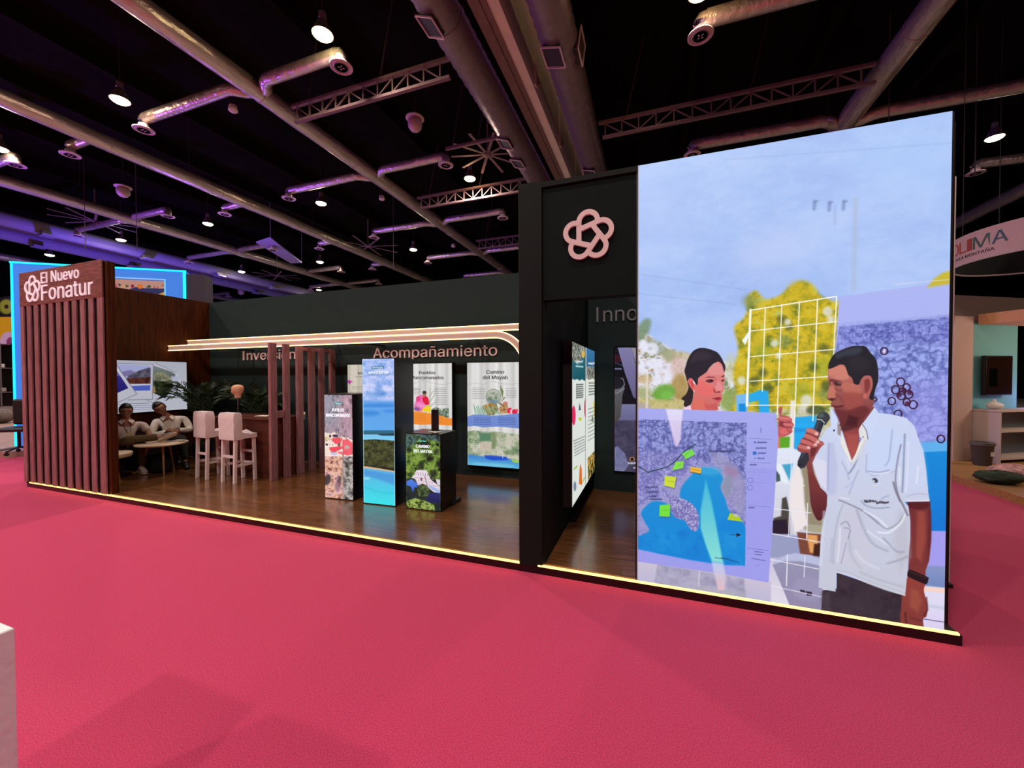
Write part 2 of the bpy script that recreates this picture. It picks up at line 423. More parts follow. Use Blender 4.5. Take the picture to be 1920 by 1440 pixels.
        if x1 <= x0 or y1 <= y0: return s
        S = 3
        acc = np.zeros(((y1-y0)*S, (x1-x0)*S), bool)
        for t in T:
            q = (P[list(t)]-np.array([x0, y0]))*S
            a0, a1 = int(max(0, q[:, 0].min()-1)), int(min(acc.shape[1], q[:, 0].max()+2))
            b0, b1 = int(max(0, q[:, 1].min()-1)), int(min(acc.shape[0], q[:, 1].max()+2))
            if a1 <= a0 or b1 <= b0: continue
            X, Y = np.meshgrid(np.arange(a0, a1)+.5, np.arange(b0, b1)+.5); ins = np.zeros(X.shape, bool)
            for (ax, ay), (bx, by) in zip(q, np.roll(q, -1, 0)):
                if ay != by: ins ^= ((ay > Y) != (by > Y)) & (X < ax+(bx-ax)*(Y-ay)/(by-ay))
            acc[b0:b1, a0:a1] |= ins
        if bold:                                              # heavier strokes
            n_ = max(1, int(round(bold*size_h*s.k/s.z*S*3)))
            for k_ in range(n_): acc[:, 1:] |= acc[:, :-1].copy()
        al = acc.reshape(y1-y0, S, x1-x0, S).mean((1, 3))
        s._blend(x0, y0, al, col); return s
    def image(s, name):
        im = bpy.data.images.new(name, s.w, s.h)
        px = np.ones((s.h, s.w, 4), np.float32); px[..., :3] = np.clip(s.a[::-1], 0, 1)
        im.pixels.foreach_set(px.ravel()); im.update(); im.pack(); return im
def paint_led():
    Q = [(1197, 311.5), (1788, 208), (1769.5, 1181), (1195.5, 1088)]
    c = Canvas(660, 1160, Q, (170, 195, 246)); F = lambda: c.zoomed(0, 0, 1)
    F(); c.fill([(1150, 150), (1850, 150), (1850, 760), (1150, 760)], [(184, 208, 252), (160, 186, 242)])
    cl = c.tex([(158, 180, 240), (168, 194, 246), (184, 206, 252), (196, 210, 250)], 130, 3, 4, 1.9, 1.3, .8)
    c.fill([(1150, 150), (1850, 150), (1850, 760), (1150, 760)], cl, alpha=.6)
    c.ell(1440, 470, 60, 34, (196, 208, 250), -.5, 40, .6); c.ell(1530, 450, 70, 20, (192, 210, 252), -.6, 30, .6)
    c.ell(1230, 400, 60, 70, (190, 208, 252), 0, 60, .4); c.ell(1700, 300, 80, 60, (176, 206, 254), 0, 60, .5)
    c.stroke([(1197, 515), (1400, 545)], 2, (140, 160, 215), 2, .35); c.stroke([(1197, 552), (1380, 572)], 2, (140, 160, 215), 2, .4)
    c.stroke([(1360, 300), (1790, 268)], 2, (146, 170, 220), 2, .35)
    c.stroke([(1605, 375), (1601, 545)], 6, (176, 190, 218), 4, .8)
    for x, y in ((1528, 384), (1556, 386), (1583, 384)):
        c.stroke([(x, y-6), (x-1, y+9)], 4, (112, 128, 172), 3, .75)
        c.stroke([(x, y-4), (x+5, y-6)], 3, (112, 128, 172), 2, .6)
    c.stroke([(1566, 390), (1566, 420)], 3, (150, 170, 215), 3, .5)
    # far hillside town on the left
    town = c.tex([(120, 140, 100), (176, 172, 150), (226, 226, 238), (236, 234, 246), (200, 180, 176), (170, 160, 120)], 15, 11, 2, 2.2)
    c.fill([(1180, 612), (1205, 618), (1226, 638), (1246, 648), (1268, 660), (1300, 668), (1420, 690), (1420, 800), (1180, 800)], town, 5)
    c.ell(1205, 620, 11, 24, (122, 146, 116), .5, 6, .9); c.ell(1232, 652, 26, 9, (150, 160, 140), .6, 6, .8)
    c.ell(1256, 668, 16, 12, (164, 166, 130), .3, 6, .9); c.ell(1282, 668, 18, 8, (196, 180, 140), .2, 5, .7)
    for x, y, rx, ry in ((1205, 648, 9, 9), (1222, 655, 12, 12), (1203, 690, 8, 12), (1225, 682, 16, 8), (1238, 692, 12, 11), (1256, 700, 10, 18), (1230, 712, 10, 8), (1248, 712, 8, 10)):
        c.ell(x, y, rx, ry, (232, 233, 250), 0, 4, .85)
    for x, y in ((1212, 690), (1222, 700), (1208, 668), (1232, 672), (1246, 690), (1218, 655)):
        c.ell(x, y, 4, 3, (150, 146, 170), 0, 3, .4)
    c.ell(1272, 690, 16, 20, (216, 184, 176), 0, 8, .8); c.ell(1207, 712, 16, 8, (204, 178, 140), 0, 6, .9)
    c.ell(1275, 728, 18, 26, (176, 146, 84), 0, 8, .9)
    c.ell(1244, 738, 22, 16, (108, 168, 66), -.3, 6, .95); c.ell(1250, 742, 11, 8, (124, 192, 82), 0, 4, .7)
    c.ell(1206, 738, 16, 12, (160, 168, 110), 0, 8, .8)
    c.fill([(1190, 748), (1300, 752), (1300, 770), (1190, 770)], (196, 182, 110), 4, .8); c.ell(1200, 764, 20, 8, (176, 166, 160), 0, 5, .9)
    c.stroke([(1213, 705), (1212, 768)], 5, (226, 214, 196), 1.5, .9)
    c.ell(1378, 712, 14, 9, (232, 226, 222), 0, 5, .9); c.ell(1370, 690, 12, 26, (200, 204, 176), 0, 8, .7)
    c.ell(1370, 752, 22, 22, (142, 164, 84), 0, 8, .9); c.ell(1388, 748, 12, 10, (190, 150, 104), 0, 5, .8)
    # yellow flowering tree
    tr = c.tex([(72, 84, 40), (112, 126, 44), (150, 152, 42), (196, 172, 36), (222, 192, 46), (188, 196, 86), (206, 214, 190)], 16, 5, 4, 1.5, gain=.75)
    c.fill([(1377, 616), (1392, 600), (1400, 585), (1399, 562), (1416, 546), (1434, 562), (1460, 556), (1480, 540), (1503, 528), (1527, 538), (1538, 554), (1563, 566), (1590, 575), (1590, 700), (1570, 800), (1376, 800), (1382, 746), (1374, 702), (1384, 657)], tr, 5, smooth=True)
    for x, y, r, k in ((1408, 566, 16, 0), (1500, 548, 26, 1), (1470, 572, 16, 1), (1410, 640, 22, 1), (1545, 640, 26, 2), (1520, 600, 22, 2), (1480, 690, 24, 1), (1430, 660, 18, 3), (1440, 700, 20, 2), (1545, 690, 24, 3), (1400, 690, 22, 2), (1510, 660, 20, 1), (1390, 618, 12, 1), (1470, 640, 14, 0), (1550, 740, 18, 0), (1500, 735, 22, 3)):
        c.ell(x, y, r, r*.8, ((124, 146, 96), (206, 180, 44), (220, 190, 40), (150, 164, 50))[k], 0, 9, .55)
    for x, y, r in ((1430, 700, 9), (1465, 600, 9), (1545, 655, 10), (1480, 615, 7), (1552, 725, 12), (1415, 715, 9), (1525, 690, 8), (1440, 730, 10)):
        c.ell(x, y, r, r*.9, (74, 84, 46), 0, 6, .7)
    for x, y, r in ((1477, 605, 6), (1452, 645, 7), (1460, 668, 6), (1552, 585, 9), (1390, 715, 8), (1512, 752, 11), (1505, 768, 10), (1558, 600, 7)):
        c.ell(x, y, r, r, (224, 228, 226), 0, 4, .8)
    # things between tree and board
    c.fill([(1395, 772), (1570, 762), (1570, 860), (1450, 860)], c.tex([(110, 130, 70), (160, 166, 100), (214, 214, 206), (196, 180, 140)], 16, 9, 2, 2), 5, .85)
    c.fill([(1380, 742), (1404, 738), (1404, 760), (1399, 776), (1380, 776)], (120, 186, 244), 2); c.fill([(1385, 758), (1398, 758), (1398, 776), (1385, 776)], (16, 140, 222), 2)
    c.fill([(1404, 740), (1425, 732), (1440, 734), (1443, 776), (1424, 776), (1422, 752), (1404, 756)], (40, 170, 236), 2)
    c.fill([(1488, 784), (1530, 780), (1531, 850), (1520, 880), (1488, 880)], (34, 168, 238), 2); c.fill([(1490, 802), (1528, 800), (1528, 808), (1490, 812)], (22, 130, 208), 2, .6)
    c.ell(1514, 800, 30, 5, (36, 180, 246), 0, 3, .6); c.ell(1530, 770, 18, 9, (66, 80, 44), 0, 4, .8)
    c.fill([(1482, 752), (1490, 752), (1488, 850), (1478, 850)], (236, 228, 222), 2)
    c.fill([(1456, 820), (1481, 820), (1480, 842), (1456, 842)], (92, 168, 42), 2); c.fill([(1456, 815), (1462, 815), (1462, 845), (1456, 845)], (222, 128, 96), 1.5)
    # parked white car, road and kerb
    c.fill([(1440, 842), (1482, 840), (1500, 846), (1510, 880), (1514, 930), (1560, 950), (1560, 1010), (1440, 1000)], [(226, 234, 250), (206, 204, 218)], 2)
    c.fill([(1466, 872), (1486, 870), (1480, 902)], (66, 164, 204), 1.5); c.fill([(1455, 868), (1464, 872), (1478, 905), (1474, 908), (1462, 900), (1454, 880)], (232, 240, 250), 1)
    c.fill([(1454, 880), (1462, 892), (1463, 902), (1455, 905)], (70, 92, 96), 1.5)
    c.fill([(1466, 935), (1474, 932), (1480, 960), (1480, 1000), (1450, 1000), (1450, 972), (1464, 968)], (72, 70, 66), 2)
    c.fill([(1448, 976), (1474, 974), (1480, 1002), (1448, 1002)], (36, 28, 46), 2)
    c.fill([(1500, 860), (1560, 860), (1560, 990), (1512, 985), (1506, 940)], (150, 140, 116), 4)
    c.fill([(1496, 870), (1506, 900), (1508, 945), (1514, 985), (1490, 1000), (1480, 950), (1484, 900)], (240, 230, 232), 3)
    c.fill([(1440, 1000), (1560, 1012), (1560, 1062), (1440, 1046)], (152, 158, 196), 3)
    c.fill([(1494, 998), (1540, 1002), (1542, 1042), (1500, 1040)], (120, 70, 56), 2); c.fill([(1512, 1002), (1532, 1004), (1534, 1040), (1518, 1036)], (226, 160, 96), 2); c.fill([(1526, 1020), (1540, 1020), (1540, 1044), (1524, 1042)], (60, 34, 26), 2)
    c.ell(1528, 992, 22, 7, (170, 164, 140), .1, 2)
    c.fill([(1380, 1040), (1560, 1056), (1560, 1165), (1380, 1130)], [(200, 196, 220), (226, 220, 236)], 3)
    # grey chair back
    c.fill([(1448, 1059), (1460, 1046), (1476, 1040), (1491, 1037), (1518, 1041), (1542, 1049), (1542, 1150), (1482, 1140), (1470, 1110)], [(150, 150, 182), (146, 138, 170)], 1)
    c.fill([(1448, 1059), (1460, 1046), (1476, 1040), (1491, 1037), (1518, 1041), (1542, 1049), (1542, 1062), (1500, 1052), (1470, 1052)], (192, 198, 232), 2, .85)
    c.ell(1514, 1104, 30, 22, (160, 154, 188), 0, 6, .7)
    for q in ([(1499, 1105), (1509, 1107), (1510, 1112), (1501, 1111)], [(1511, 1108), (1522, 1110), (1522, 1117), (1512, 1116)]): c.fill(q, (46, 38, 62))
    # white wire grid
    W = (252, 250, 240)
    for a, b, w in (((1407, 582), (1400, 762), 4.2), ((1435, 577), (1429, 735), 1.8), ((1466, 572), (1457, 778), 1.8), ((1499, 567), (1489, 800), 1.9), ((1533, 562), (1524, 790), 2), ((1569, 557), (1563, 670), 2),
                    ((1407, 583), (1568, 557), 2.4), ((1406, 622), (1569, 604), 1.9), ((1407, 670), (1567, 656), 1.9), ((1406, 716), (1556, 707), 1.9), ((1401, 761), (1562, 760), 1.9)): c.stroke([a, b], w, W)
    c.fill([(1404, 622), (1391, 640), (1397, 648), (1404, 632)], (240, 250, 250), 1)
    G = (214, 212, 232)
    for a, b, w in (((1486, 800), (1478, 1006), 1.4), ((1514, 944), (1512, 1010), 1.8), ((1452, 858), (1492, 860), 1.4), ((1452, 905), (1508, 911), 1.6), ((1450, 954), (1520, 962), 1.8), ((1448, 1001), (1545, 1018), 1.8),
                    ((1444, 1049), (1540, 1068), 1.6), ((1400, 1088), (1541, 1119), 1.4), ((1476, 1040), (1474, 1098), 1.8), ((1509, 1043), (1507, 1082), 1.4)): c.stroke([a, b], w, (236, 234, 246))
    for a, b in (((1400, 1092), (1399, 1130)), ((1411, 1096), (1410, 1132)), ((1442, 1092), (1441, 1134))): c.stroke([a, b], 1.2, (110, 104, 150))
    # the banner with a street map, right
    P = (168, 174, 240)
    c.fill([(1574, 557), (1795, 527), (1790, 1070), (1700, 1070), (1560, 860), (1566, 660)], [(176, 186, 246), (164, 160, 238)])
    mp = c.ridges((92, 104, 176), (160, 174, 240), 17, 21, 7.); mp2 = c.ridges((84, 88, 168), (150, 156, 232), 10, 25, 6.)
    c.fill([(1574, 614), (1795, 594), (1790, 840), (1700, 846), (1560, 860), (1567, 660)], mp)
    c.fill([(1574, 614), (1700, 604), (1795, 594), (1790, 650), (1690, 640), (1574, 660)], mp2, 10, .8)
    c.fill([(1690, 720), (1790, 700), (1790, 838), (1700, 845)], (160, 156, 236), 25, .55)
    c.fill([(1700, 832), (1790, 826), (1790, 856), (1700, 862)], (96, 178, 240), 4)
    c.fill([(1690, 850), (1795, 846), (1790, 996), (1700, 996)], [(14, 140, 218), (0, 118, 214)], 1.5)
    c.fill([(1700, 995), (1790, 997), (1790, 1062), (1700, 1058)], (164, 158, 240), 1)
    c.fill([(1700, 1060), (1790, 1062), (1790, 1104), (1700, 1094)], [(140, 152, 200), (110, 136, 190)], 2)
    c.fill([(1700, 1096), (1790, 1104), (1790, 1114), (1700, 1106)], (246, 214, 204), 1.5)
    c.fill([(1700, 1106), (1790, 1113), (1790, 1200), (1700, 1190)], [(226, 222, 246), (220, 210, 242)], 1)
    c.stroke([(1725, 1133), (1775, 1141)], 5, (190, 200, 220), 3, .8); c.stroke([(1725, 1159), (1775, 1167)], 1.6, (96, 92, 140))
    c.fill([(1740, 540), (1752, 524), (1770, 512), (1795, 506), (1795, 531)], (204, 186, 52), 4)
    c.stroke([(1680, 534), (1795, 524)], 1.5, (214, 220, 240), 1, .8)
    D = (52, 22, 48)
    c.zoomed(1370, 500, 4.465)
    c.stroke([(1318, 770), (1335, 850), (1395, 945)], 5, (84, 92, 160), alpha=.8)
    for x, y, r in ((1425, 970, 34), (1382, 1035, 34), (1350, 1130, 31), (1430, 1085, 34), (1475, 1015, 30), (1492, 1075, 34), (1476, 1140, 30), (1530, 1160, 34), (1402, 1238, 32), (1287, 712, 30), (1440, 1045, 28), (1210, 1115, 15)): c.ring(x, y, r, 9, D)
    for x, y in ((1450, 1040), (1500, 1060), (1480, 1150), (1410, 1080)): c.ell(x, y, 22, 20, (70, 26, 60), 0, 4, .85)
    c.ell(1287, 712, 12, 16, (232, 214, 236)); c.zoomed(0, 0, 1); c.ring(1764.5, 824, 7, 2.2, D)
    # the woman behind the board
    c.fill([(1196, 1050), (1400, 1080), (1445, 1090), (1445, 1145), (1196, 1100)], [(206, 196, 214), (190, 186, 216)], 2)
    c.fill([(1232, 1058), (1395, 1084), (1398, 1130), (1310, 1110), (1226, 1094)], c.tex([(146, 142, 172), (172, 168, 196), (190, 184, 206)], 30, 2, 2), 2)
    c.fill([(1250, 1095), (1398, 1108), (1398, 1130), (1240, 1100)], (176, 174, 190), 6, .8); c.stroke([(1311, 1072), (1309, 1098)], 3, (214, 206, 226), 1.5, .8)
    z = c.zoomed(1240, 640, 10.2875)
    HR = (42, 37, 48)
    z.fill([(500, 800), (600, 940), (610, 1060), (590, 1170), (540, 1260), (470, 1280), (425, 1235), (440, 1160), (380, 1120), (470, 1030), (520, 900)], (46, 36, 42), .2, smooth=True)
    z.fill([(640, 860), (720, 700), (900, 560), (1080, 400), (1170, 440), (1205, 540), (1215, 640), (1218, 760), (1195, 850), (1205, 900), (1200, 960), (1160, 1010), (1172, 1060), (1155, 1150), (1120, 1200), (1085, 1290), (1070, 1340), (560, 1340), (575, 1230), (600, 1150), (620, 1020)], [(232, 140, 138), (206, 106, 100)], .2, smooth=True)
    z.fill([(720, 780), (900, 830), (1010, 930), (980, 1060), (800, 1080), (690, 980)], (240, 104, 104), 10, .6, True)
    z.fill([(960, 470), (1150, 470), (1190, 640), (1010, 660), (900, 620)], (228, 148, 150), 6, .7, True)
    z.fill([(1030, 800), (1120, 800), (1180, 900), (1160, 960), (1060, 950)], (236, 150, 160), 4, .7, True)
    z.fill([(640, 1100), (850, 1150), (900, 1250), (870, 1340), (580, 1340)], (226, 112, 98), 8, .7)
    z.fill([(830, 1180), (900, 1240), (1060, 1200), (1080, 1320), (850, 1325)], (200, 84, 88), 6, .7)
    z.fill([(1000, 900), (1030, 960), (1060, 1010), (1030, 1010), (1000, 970)], (150, 44, 52), 2, .8)
    z.fill([(1060, 985), (1125, 970), (1135, 995), (1080, 1010)], (140, 40, 54), 1.5, .9)
    z.fill([(960, 1110), (1040, 1100), (1100, 1085), (1155, 1105), (1150, 1125), (1100, 1150), (1040, 1135)], (150, 34, 56), 1.2, .95)
    z.fill([(1040, 1140), (1140, 1130), (1110, 1180), (1050, 1175)], (196, 84, 90), 3, .7)
    z.fill([(840, 775), (900, 745), (960, 740), (1010, 760), (1000, 795), (930, 815), (870, 795)], (84, 40, 50), 1.5, .9)
    z.fill([(830, 715), (900, 690), (1000, 695), (1060, 730), (1000, 715), (900, 712)], (110, 50, 56), 1.5, .9)
    z.fill([(1150, 690), (1215, 660), (1215, 685), (1160, 705)], (64, 34, 44), 1.2, .95)
    z.fill([(1150, 760), (1215, 745), (1210, 780), (1160, 790)], (70, 34, 44), 1.2, .9); z.ell(960, 775, 22, 18, (40, 22, 32), 0, 1)
    z.fill([(1010, 740), (1060, 720), (1070, 860), (1010, 880)], (206, 104, 110), 5, .5)
    z.fill([(1215, 560), (1235, 640), (1215, 900), (1205, 1000), (1160, 1160), (1190, 1060), (1170, 1020), (1205, 960), (1195, 860), (1222, 740)], (214, 196, 170), 1.5, .3)
    z.fill([(700, 150), (800, 140), (900, 155), (1000, 190), (1080, 230), (1150, 320), (1200, 420), (1232, 500), (1212, 600), (1195, 560), (1170, 470), (1100, 405), (1010, 440), (930, 510), (870, 600), (790, 660), (710, 720), (700, 800), (685, 860), (640, 800), (590, 740), (530, 730), (500, 790), (470, 690), (442, 590), (470, 470), (520, 330), (600, 210)], HR, .2, smooth=True)
    z.fill([(640, 240), (800, 200), (960, 280), (900, 360), (700, 380), (560, 420)], (60, 54, 64), 12, .6, True)
    z.fill([(510, 760), (540, 725), (590, 730), (610, 800), (650, 880), (640, 990), (610, 970), (560, 900), (525, 840)], (224, 104, 104), .3, smooth=True); z.fill([(555, 790), (590, 780), (620, 880), (600, 900)], (186, 60, 66), 2, .8); z.ell(627, 965, 9, 22, (250, 214, 206))
    z.fill([(420, 1300), (560, 1235), (580, 1345), (420, 1345)], (240, 206, 226), 1.5)
    # the held-up map board
    F(); c.fill([(1190, 766), (1275, 768.5), (1454, 775), (1458, 800), (1459, 822), (1451, 949), (1440, 1092), (1354, 1076), (1190, 1052)], [(168, 172, 240), (158, 158, 236)])
    lm = c.ridges((88, 92, 162), (152, 160, 224), 12, 33, 6.5); lm2 = c.ridges((110, 108, 176), (176, 172, 228), 8, 37, 5.)
    c.fill([(1190, 787), (1400, 794), (1398, 960), (1396.5, 1060), (1190, 1028)], lm)
    c.fill([(1190, 850), (1280, 850), (1400, 900), (1400, 960), (1300, 960), (1190, 960)], lm2, 14, .8)
    for q in ([(1320, 790), (1318, 830), (1330, 860)], [(1400, 800), (1350, 815), (1330, 840), (1325, 870)], [(1255, 790), (1262, 840)], [(1300, 795), (1290, 830), (1300, 850)], [(1360, 830), (1365, 850), (1395, 872)]):
        c.stroke(q, 2.2, (98, 100, 170), 1, .7, True)
    c.fill([(1330, 846), (1355, 852), (1380, 872), (1396, 900), (1396, 975), (1372, 950), (1352, 912)], (160, 156, 196), 6, .7); c.ell(1370, 885, 14, 8, (160, 128, 166), .5, 6, .8); c.ell(1362, 912, 10, 22, (136, 146, 168), .2, 5, .8)
    c.fill([(1230, 905), (1262, 905), (1290, 885), (1318, 870), (1345, 878), (1358, 896), (1352, 914), (1362, 938), (1372, 964), (1396, 984), (1396, 1000), (1196, 1000), (1196, 950), (1215, 938), (1255, 930)], (164, 160, 210), 9, .75)
    sea = [(1311, 878), (1341, 882), (1355, 897), (1350, 914), (1359, 936), (1368, 960), (1394, 982), (1397, 1060), (1190, 1028), (1190, 1012), (1201, 1004), (1217, 996), (1208, 978), (1202, 962), (1212, 948), (1228, 940), (1252, 946), (1262, 966), (1282, 975), (1300, 996), (1308, 990), (1309, 968), (1298, 948), (1276, 936), (1275, 922), (1281, 908), (1294, 894)]
    c.fill(sea, [(20, 148, 216), (0, 132, 216)], 2.5, smooth=True); c.fill([(1190, 1014), (1215, 1000), (1340, 985), (1372, 962), (1394, 982), (1397, 1060), (1190, 1028)], (2, 134, 216), 1); c.ell(1330, 884, 22, 8, (60, 170, 224), 0, 6, .7)
    c.fill([(1244, 985), (1300, 1000), (1396, 1000), (1396, 1058), (1196, 1026), (1200, 1008)], c.tex([(0, 118, 204), (6, 138, 218), (30, 152, 222)], 26, 4, 2), 8, .8)
    c.fill([(1255, 932), (1275, 934), (1298, 946), (1310, 968), (1307, 994), (1296, 994), (1282, 976), (1262, 968)], c.ridges((104, 104, 172), (188, 180, 226), 6, 41, 5.), 1.2, smooth=True)
    c.fill([(1400, 880), (1398, 960), (1396.6, 1061), (1396, 1078), (1441, 1090), (1450, 949), (1456, 880)], (160, 160, 237), .5)
    beam = [(1323, 900), (1334, 942), (1343, 988), (1353, 1042), (1356, 1056), (1334, 1052), (1322, 1020), (1313, 990), (1313, 958)]
    c.fill(beam, [(64, 184, 222), (150, 226, 220), (140, 226, 216)], 3)
    c.fill([(1334, 1052), (1356, 1056), (1361, 1084), (1358, 1106), (1346, 1106), (1338, 1074)], [(190, 214, 244), (240, 214, 232), (240, 190, 196)], 3, .85)
    c.fill([(1248, 768), (1280, 769), (1276, 822), (1271, 838), (1266, 838), (1257, 805)], [(236, 230, 254), (222, 198, 236)], 3, .9)
    z = c.zoomed(1190, 760, 6.62)
    z.stroke([(30, 750), (160, 835), (400, 770), (500, 700), (620, 570), (750, 490)], 14, (34, 66, 76))
    for q, k in (([(585, 600), (710, 548), (745, 615), (630, 675)], (120, 222, 84)), ([(505, 708), (605, 698), (600, 782), (462, 812)], (132, 224, 74)), ([(372, 880), (512, 892), (490, 1030), (362, 998)], (206, 220, 62)), ([(308, 1240), (438, 1232), (432, 1386), (302, 1378)], (118, 226, 66))):
        z.fill([(x+8, y+16) for x, y in q], (80, 84, 130), 5, .6); z.fill(q, k); z.stroke([(q[0][0]+30, (q[0][1]+q[3][1])/2), (q[1][0]-30, (q[1][1]+q[2][1])/2-6)], 7, (90, 140, 50), alpha=.6)
    z.fill([(690, 785), (825, 805), (818, 868), (684, 835)], (90, 60, 40), 4, .7); z.fill([(690, 768), (828, 786), (818, 852), (684, 826)], (240, 186, 62)); z.stroke([(700, 798), (810, 815)], 14, (206, 140, 40), alpha=.8)
    for i, (x, y, w) in enumerate(((925, 575, 320), (125, 1020, 160), (135, 1080, 160), (175, 1132, 95), (190, 1170, 145))): z.scribble(x, y, w, 34 if i < 3 else 16, (52, 60, 110), i, 7 if i < 3 else 9, .85)
    z.stroke([(1565, 285), (1562, 345)], 7, (90, 96, 170)); z.stroke([(1425, 415), (1700, 428)], 5, (120, 124, 190)); z.stroke([(1425, 710), (1690, 722)], 5, (120, 124, 190)); z.stroke([(1410, 1245), (1670, 1262)], 5, (120, 124, 190))
    for i, (x, y, w) in enumerate(((1520, 466, 120), (1500, 537, 130), (1525, 600, 100), (1525, 664, 80), (1430, 742, 80), (1415, 1272, 65))): z.scribble(x, y, w, 18, (84, 88, 150), 20+i, 8, .85)
    z.fill([(1465, 580), (1508, 580), (1508, 618), (1465, 618)], (36, 108, 200)); z.ell(1490, 466, 12, 12, (90, 96, 170)); z.ell(1492, 664, 7, 7, (70, 76, 150))
    z.ring(1432, 936, 33, 6, (104, 108, 190)); z.ring(1428, 1025, 31, 6, (104, 108, 190))
    for i, y in enumerate((780, 805, 830, 960)): z.textline(1420, 1640, y, y+8, (128, 130, 206), i, 5, .6)
    z = c.zoomed(1190, 930, 5.189)
    z.fill([(925, 168), (995, 180), (1050, 252), (898, 232)], (178, 206, 46)); z.fill([(955, 178), (985, 176), (1005, 200), (975, 205)], (196, 190, 220), 1)
    z.stroke([(930, 378), (1000, 380)], 5, (30, 40, 70)); z.fill([(990, 360), (1032, 380), (990, 400)], (20, 24, 40))
    z.stroke([(780, 600), (900, 616), (1015, 646)], 7, (20, 70, 110)); z.stroke([(840, 600), (905, 606)], 5, (20, 70, 110))
    z.stroke([(1090, 505), (1298, 532)], 5, (110, 112, 180)); z.textline(1165, 1250, 540, 550, (80, 84, 150), 3, 9); z.textline(1170, 1235, 565, 574, (80, 84, 150), 4, 9); z.textline(1135, 1270, 606, 630, (90, 94, 160), 5, 10); z.textline(1180, 1225, 672, 676, (130, 130, 200), 6, 6)
    # her hand on the edge
    z = c.zoomed(1440, 750, 7.2)
    z.fill([(150, 105), (192, 100), (186, 160), (182, 205), (260, 225), (322, 262), (322, 300), (352, 345), (322, 385), (326, 440), (250, 488), (140, 500), (138, 290), (96, 276), (160, 230), (140, 170)], (196, 96, 98), .1, smooth=True)
    z.fill([(150, 290), (200, 300), (230, 380), (150, 360)], (120, 46, 56), 4, .8); z.stroke([(190, 308), (310, 304)], 9, (110, 44, 52)); z.stroke([(235, 368), (335, 384)], 9, (124, 50, 58)); z.stroke([(170, 250), (290, 262)], 26, (224, 132, 126), 2, .8); z.stroke([(215, 335), (320, 345)], 26, (222, 126, 122), 2, .8); z.ell(220, 430, 60, 36, (230, 112, 112), 0, 4, .8); z.stroke([(250, 380), (262, 430), (300, 440)], 8, (150, 54, 64)); z.stroke([(165, 125), (160, 220)], 20, (150, 74, 76), 2, .7)
    # ---- the man with the microphone
    sh = (206, 214, 238)
    z = c.zoomed(1520, 760, 6)
    # raised forearm
    z.fill([(10, 540), (95, 520), (90, 600), (60, 640), (20, 660), (40, 780), (110, 930), (190, 1010), (190, 1130), (160, 1240), (100, 1300), (50, 1260), (0, 1120), (-20, 900), (-40, 720), (-60, 600)], [(150, 76, 74), (112, 46, 52), (84, 32, 40)], .3, smooth=True)
    z.fill([(-30, 760), (40, 800), (110, 960), (60, 1000), (-10, 920)], (120, 52, 50), 8, .7)
    # hanging arm and hand
    z.fill([(1090, 1080), (1340, 1075), (1350, 1200), (1356, 1400), (1350, 1560), (1330, 1750), (1290, 1860), (1290, 1990), (1130, 1960), (1100, 1850), (1100, 1600), (1110, 1300)], [(112, 46, 50), (140, 62, 56), (126, 54, 50)], .3)
    z.fill([(1200, 1180), (1290, 1200), (1300, 1500), (1240, 1760), (1180, 1700), (1190, 1400)], (166, 78, 66), 10, .7); z.fill([(1090, 1080), (1340, 1075), (1340, 1150), (1220, 1180), (1095, 1160)], (84, 30, 38), 8, .9)
    z.fill([(1320, 1100), (1352, 1200), (1356, 1500), (1320, 1760), (1310, 1500), (1330, 1300)], (96, 36, 42), 6, .8)
    # trousers
    z.fill([(130, 2080), (290, 2060), (290, 1880), (700, 2020), (1050, 2140), (1040, 2560), (110, 2440)], c.tex([(38, 32, 42), (54, 46, 56), (62, 52, 62)], 26, 8, 3), .2)
    z.fill([(120, 2110), (210, 2110), (240, 2400), (130, 2360)], (72, 64, 74), 10, .7)
    z.fill([(1080, 1950), (1130, 1880), (1290, 1960), (1270, 2080), (1310, 2240), (1300, 2370), (1260, 2400), (1250, 2540), (1020, 2500), (1020, 2200), (1030, 2060)], [(150, 64, 56), (128, 56, 52)], .3, smooth=True)
    z.fill([(1120, 2060), (1210, 2080), (1250, 2200), (1200, 2330), (1110, 2260)], (164, 82, 66), 10, .7); z.stroke([(1060, 2330), (1075, 2480)], 14, (70, 26, 30), 4, .8); z.stroke([(1300, 2160), (1312, 2300), (1270, 2360)], 12, (74, 28, 32), 3, .8); z.stroke([(1130, 2390), (1240, 2420)], 12, (92, 38, 38), 5, .8)
    z.fill([(1098, 1860), (1130, 1852), (1310, 1930), (1320, 1960), (1300, 2010), (1230, 1990), (1100, 1930), (1080, 1900)], (34, 20, 26), .3, smooth=True); z.stroke([(1110, 1872), (1300, 1944)], 12, (66, 44, 46), 2, .8)
    # shirt body
    z.fill([(220, 20), (300, 150), (350, 250), (360, 320), (420, 500), (462, 620), (560, 420), (600, 330), (700, 60), (720, 30), (760, 90), (930, 110), (1080, 150), (1170, 240), (1215, 380), (1270, 520), (1300, 720), (1320, 950), (1340, 1085), (1060, 1090), (1100, 1140), (1120, 1300), (1120, 1500), (1100, 1700), (1085, 1900), (1060, 2140), (860, 2080), (640, 2000), (430, 1910), (284, 1880), (285, 1990), (276, 2090), (190, 2075), (86, 2040), (88, 1980), (100, 1700), (110, 1500), (140, 1330), (180, 1130), (185, 1010), (165, 980), (110, 930), (60, 800), (20, 650), (50, 580), (100, 470), (110, 380), (170, 280), (225, 240)],
           [(206, 216, 246), (196, 204, 232), (206, 208, 226), (198, 200, 216)], .25)
    def fold(pts, w, k, b=2.5, al=.7): z.stroke(pts, w, k, b, al, True)
    DK, MD, LT = (120, 132, 170), (158, 168, 204), (236, 240, 252)
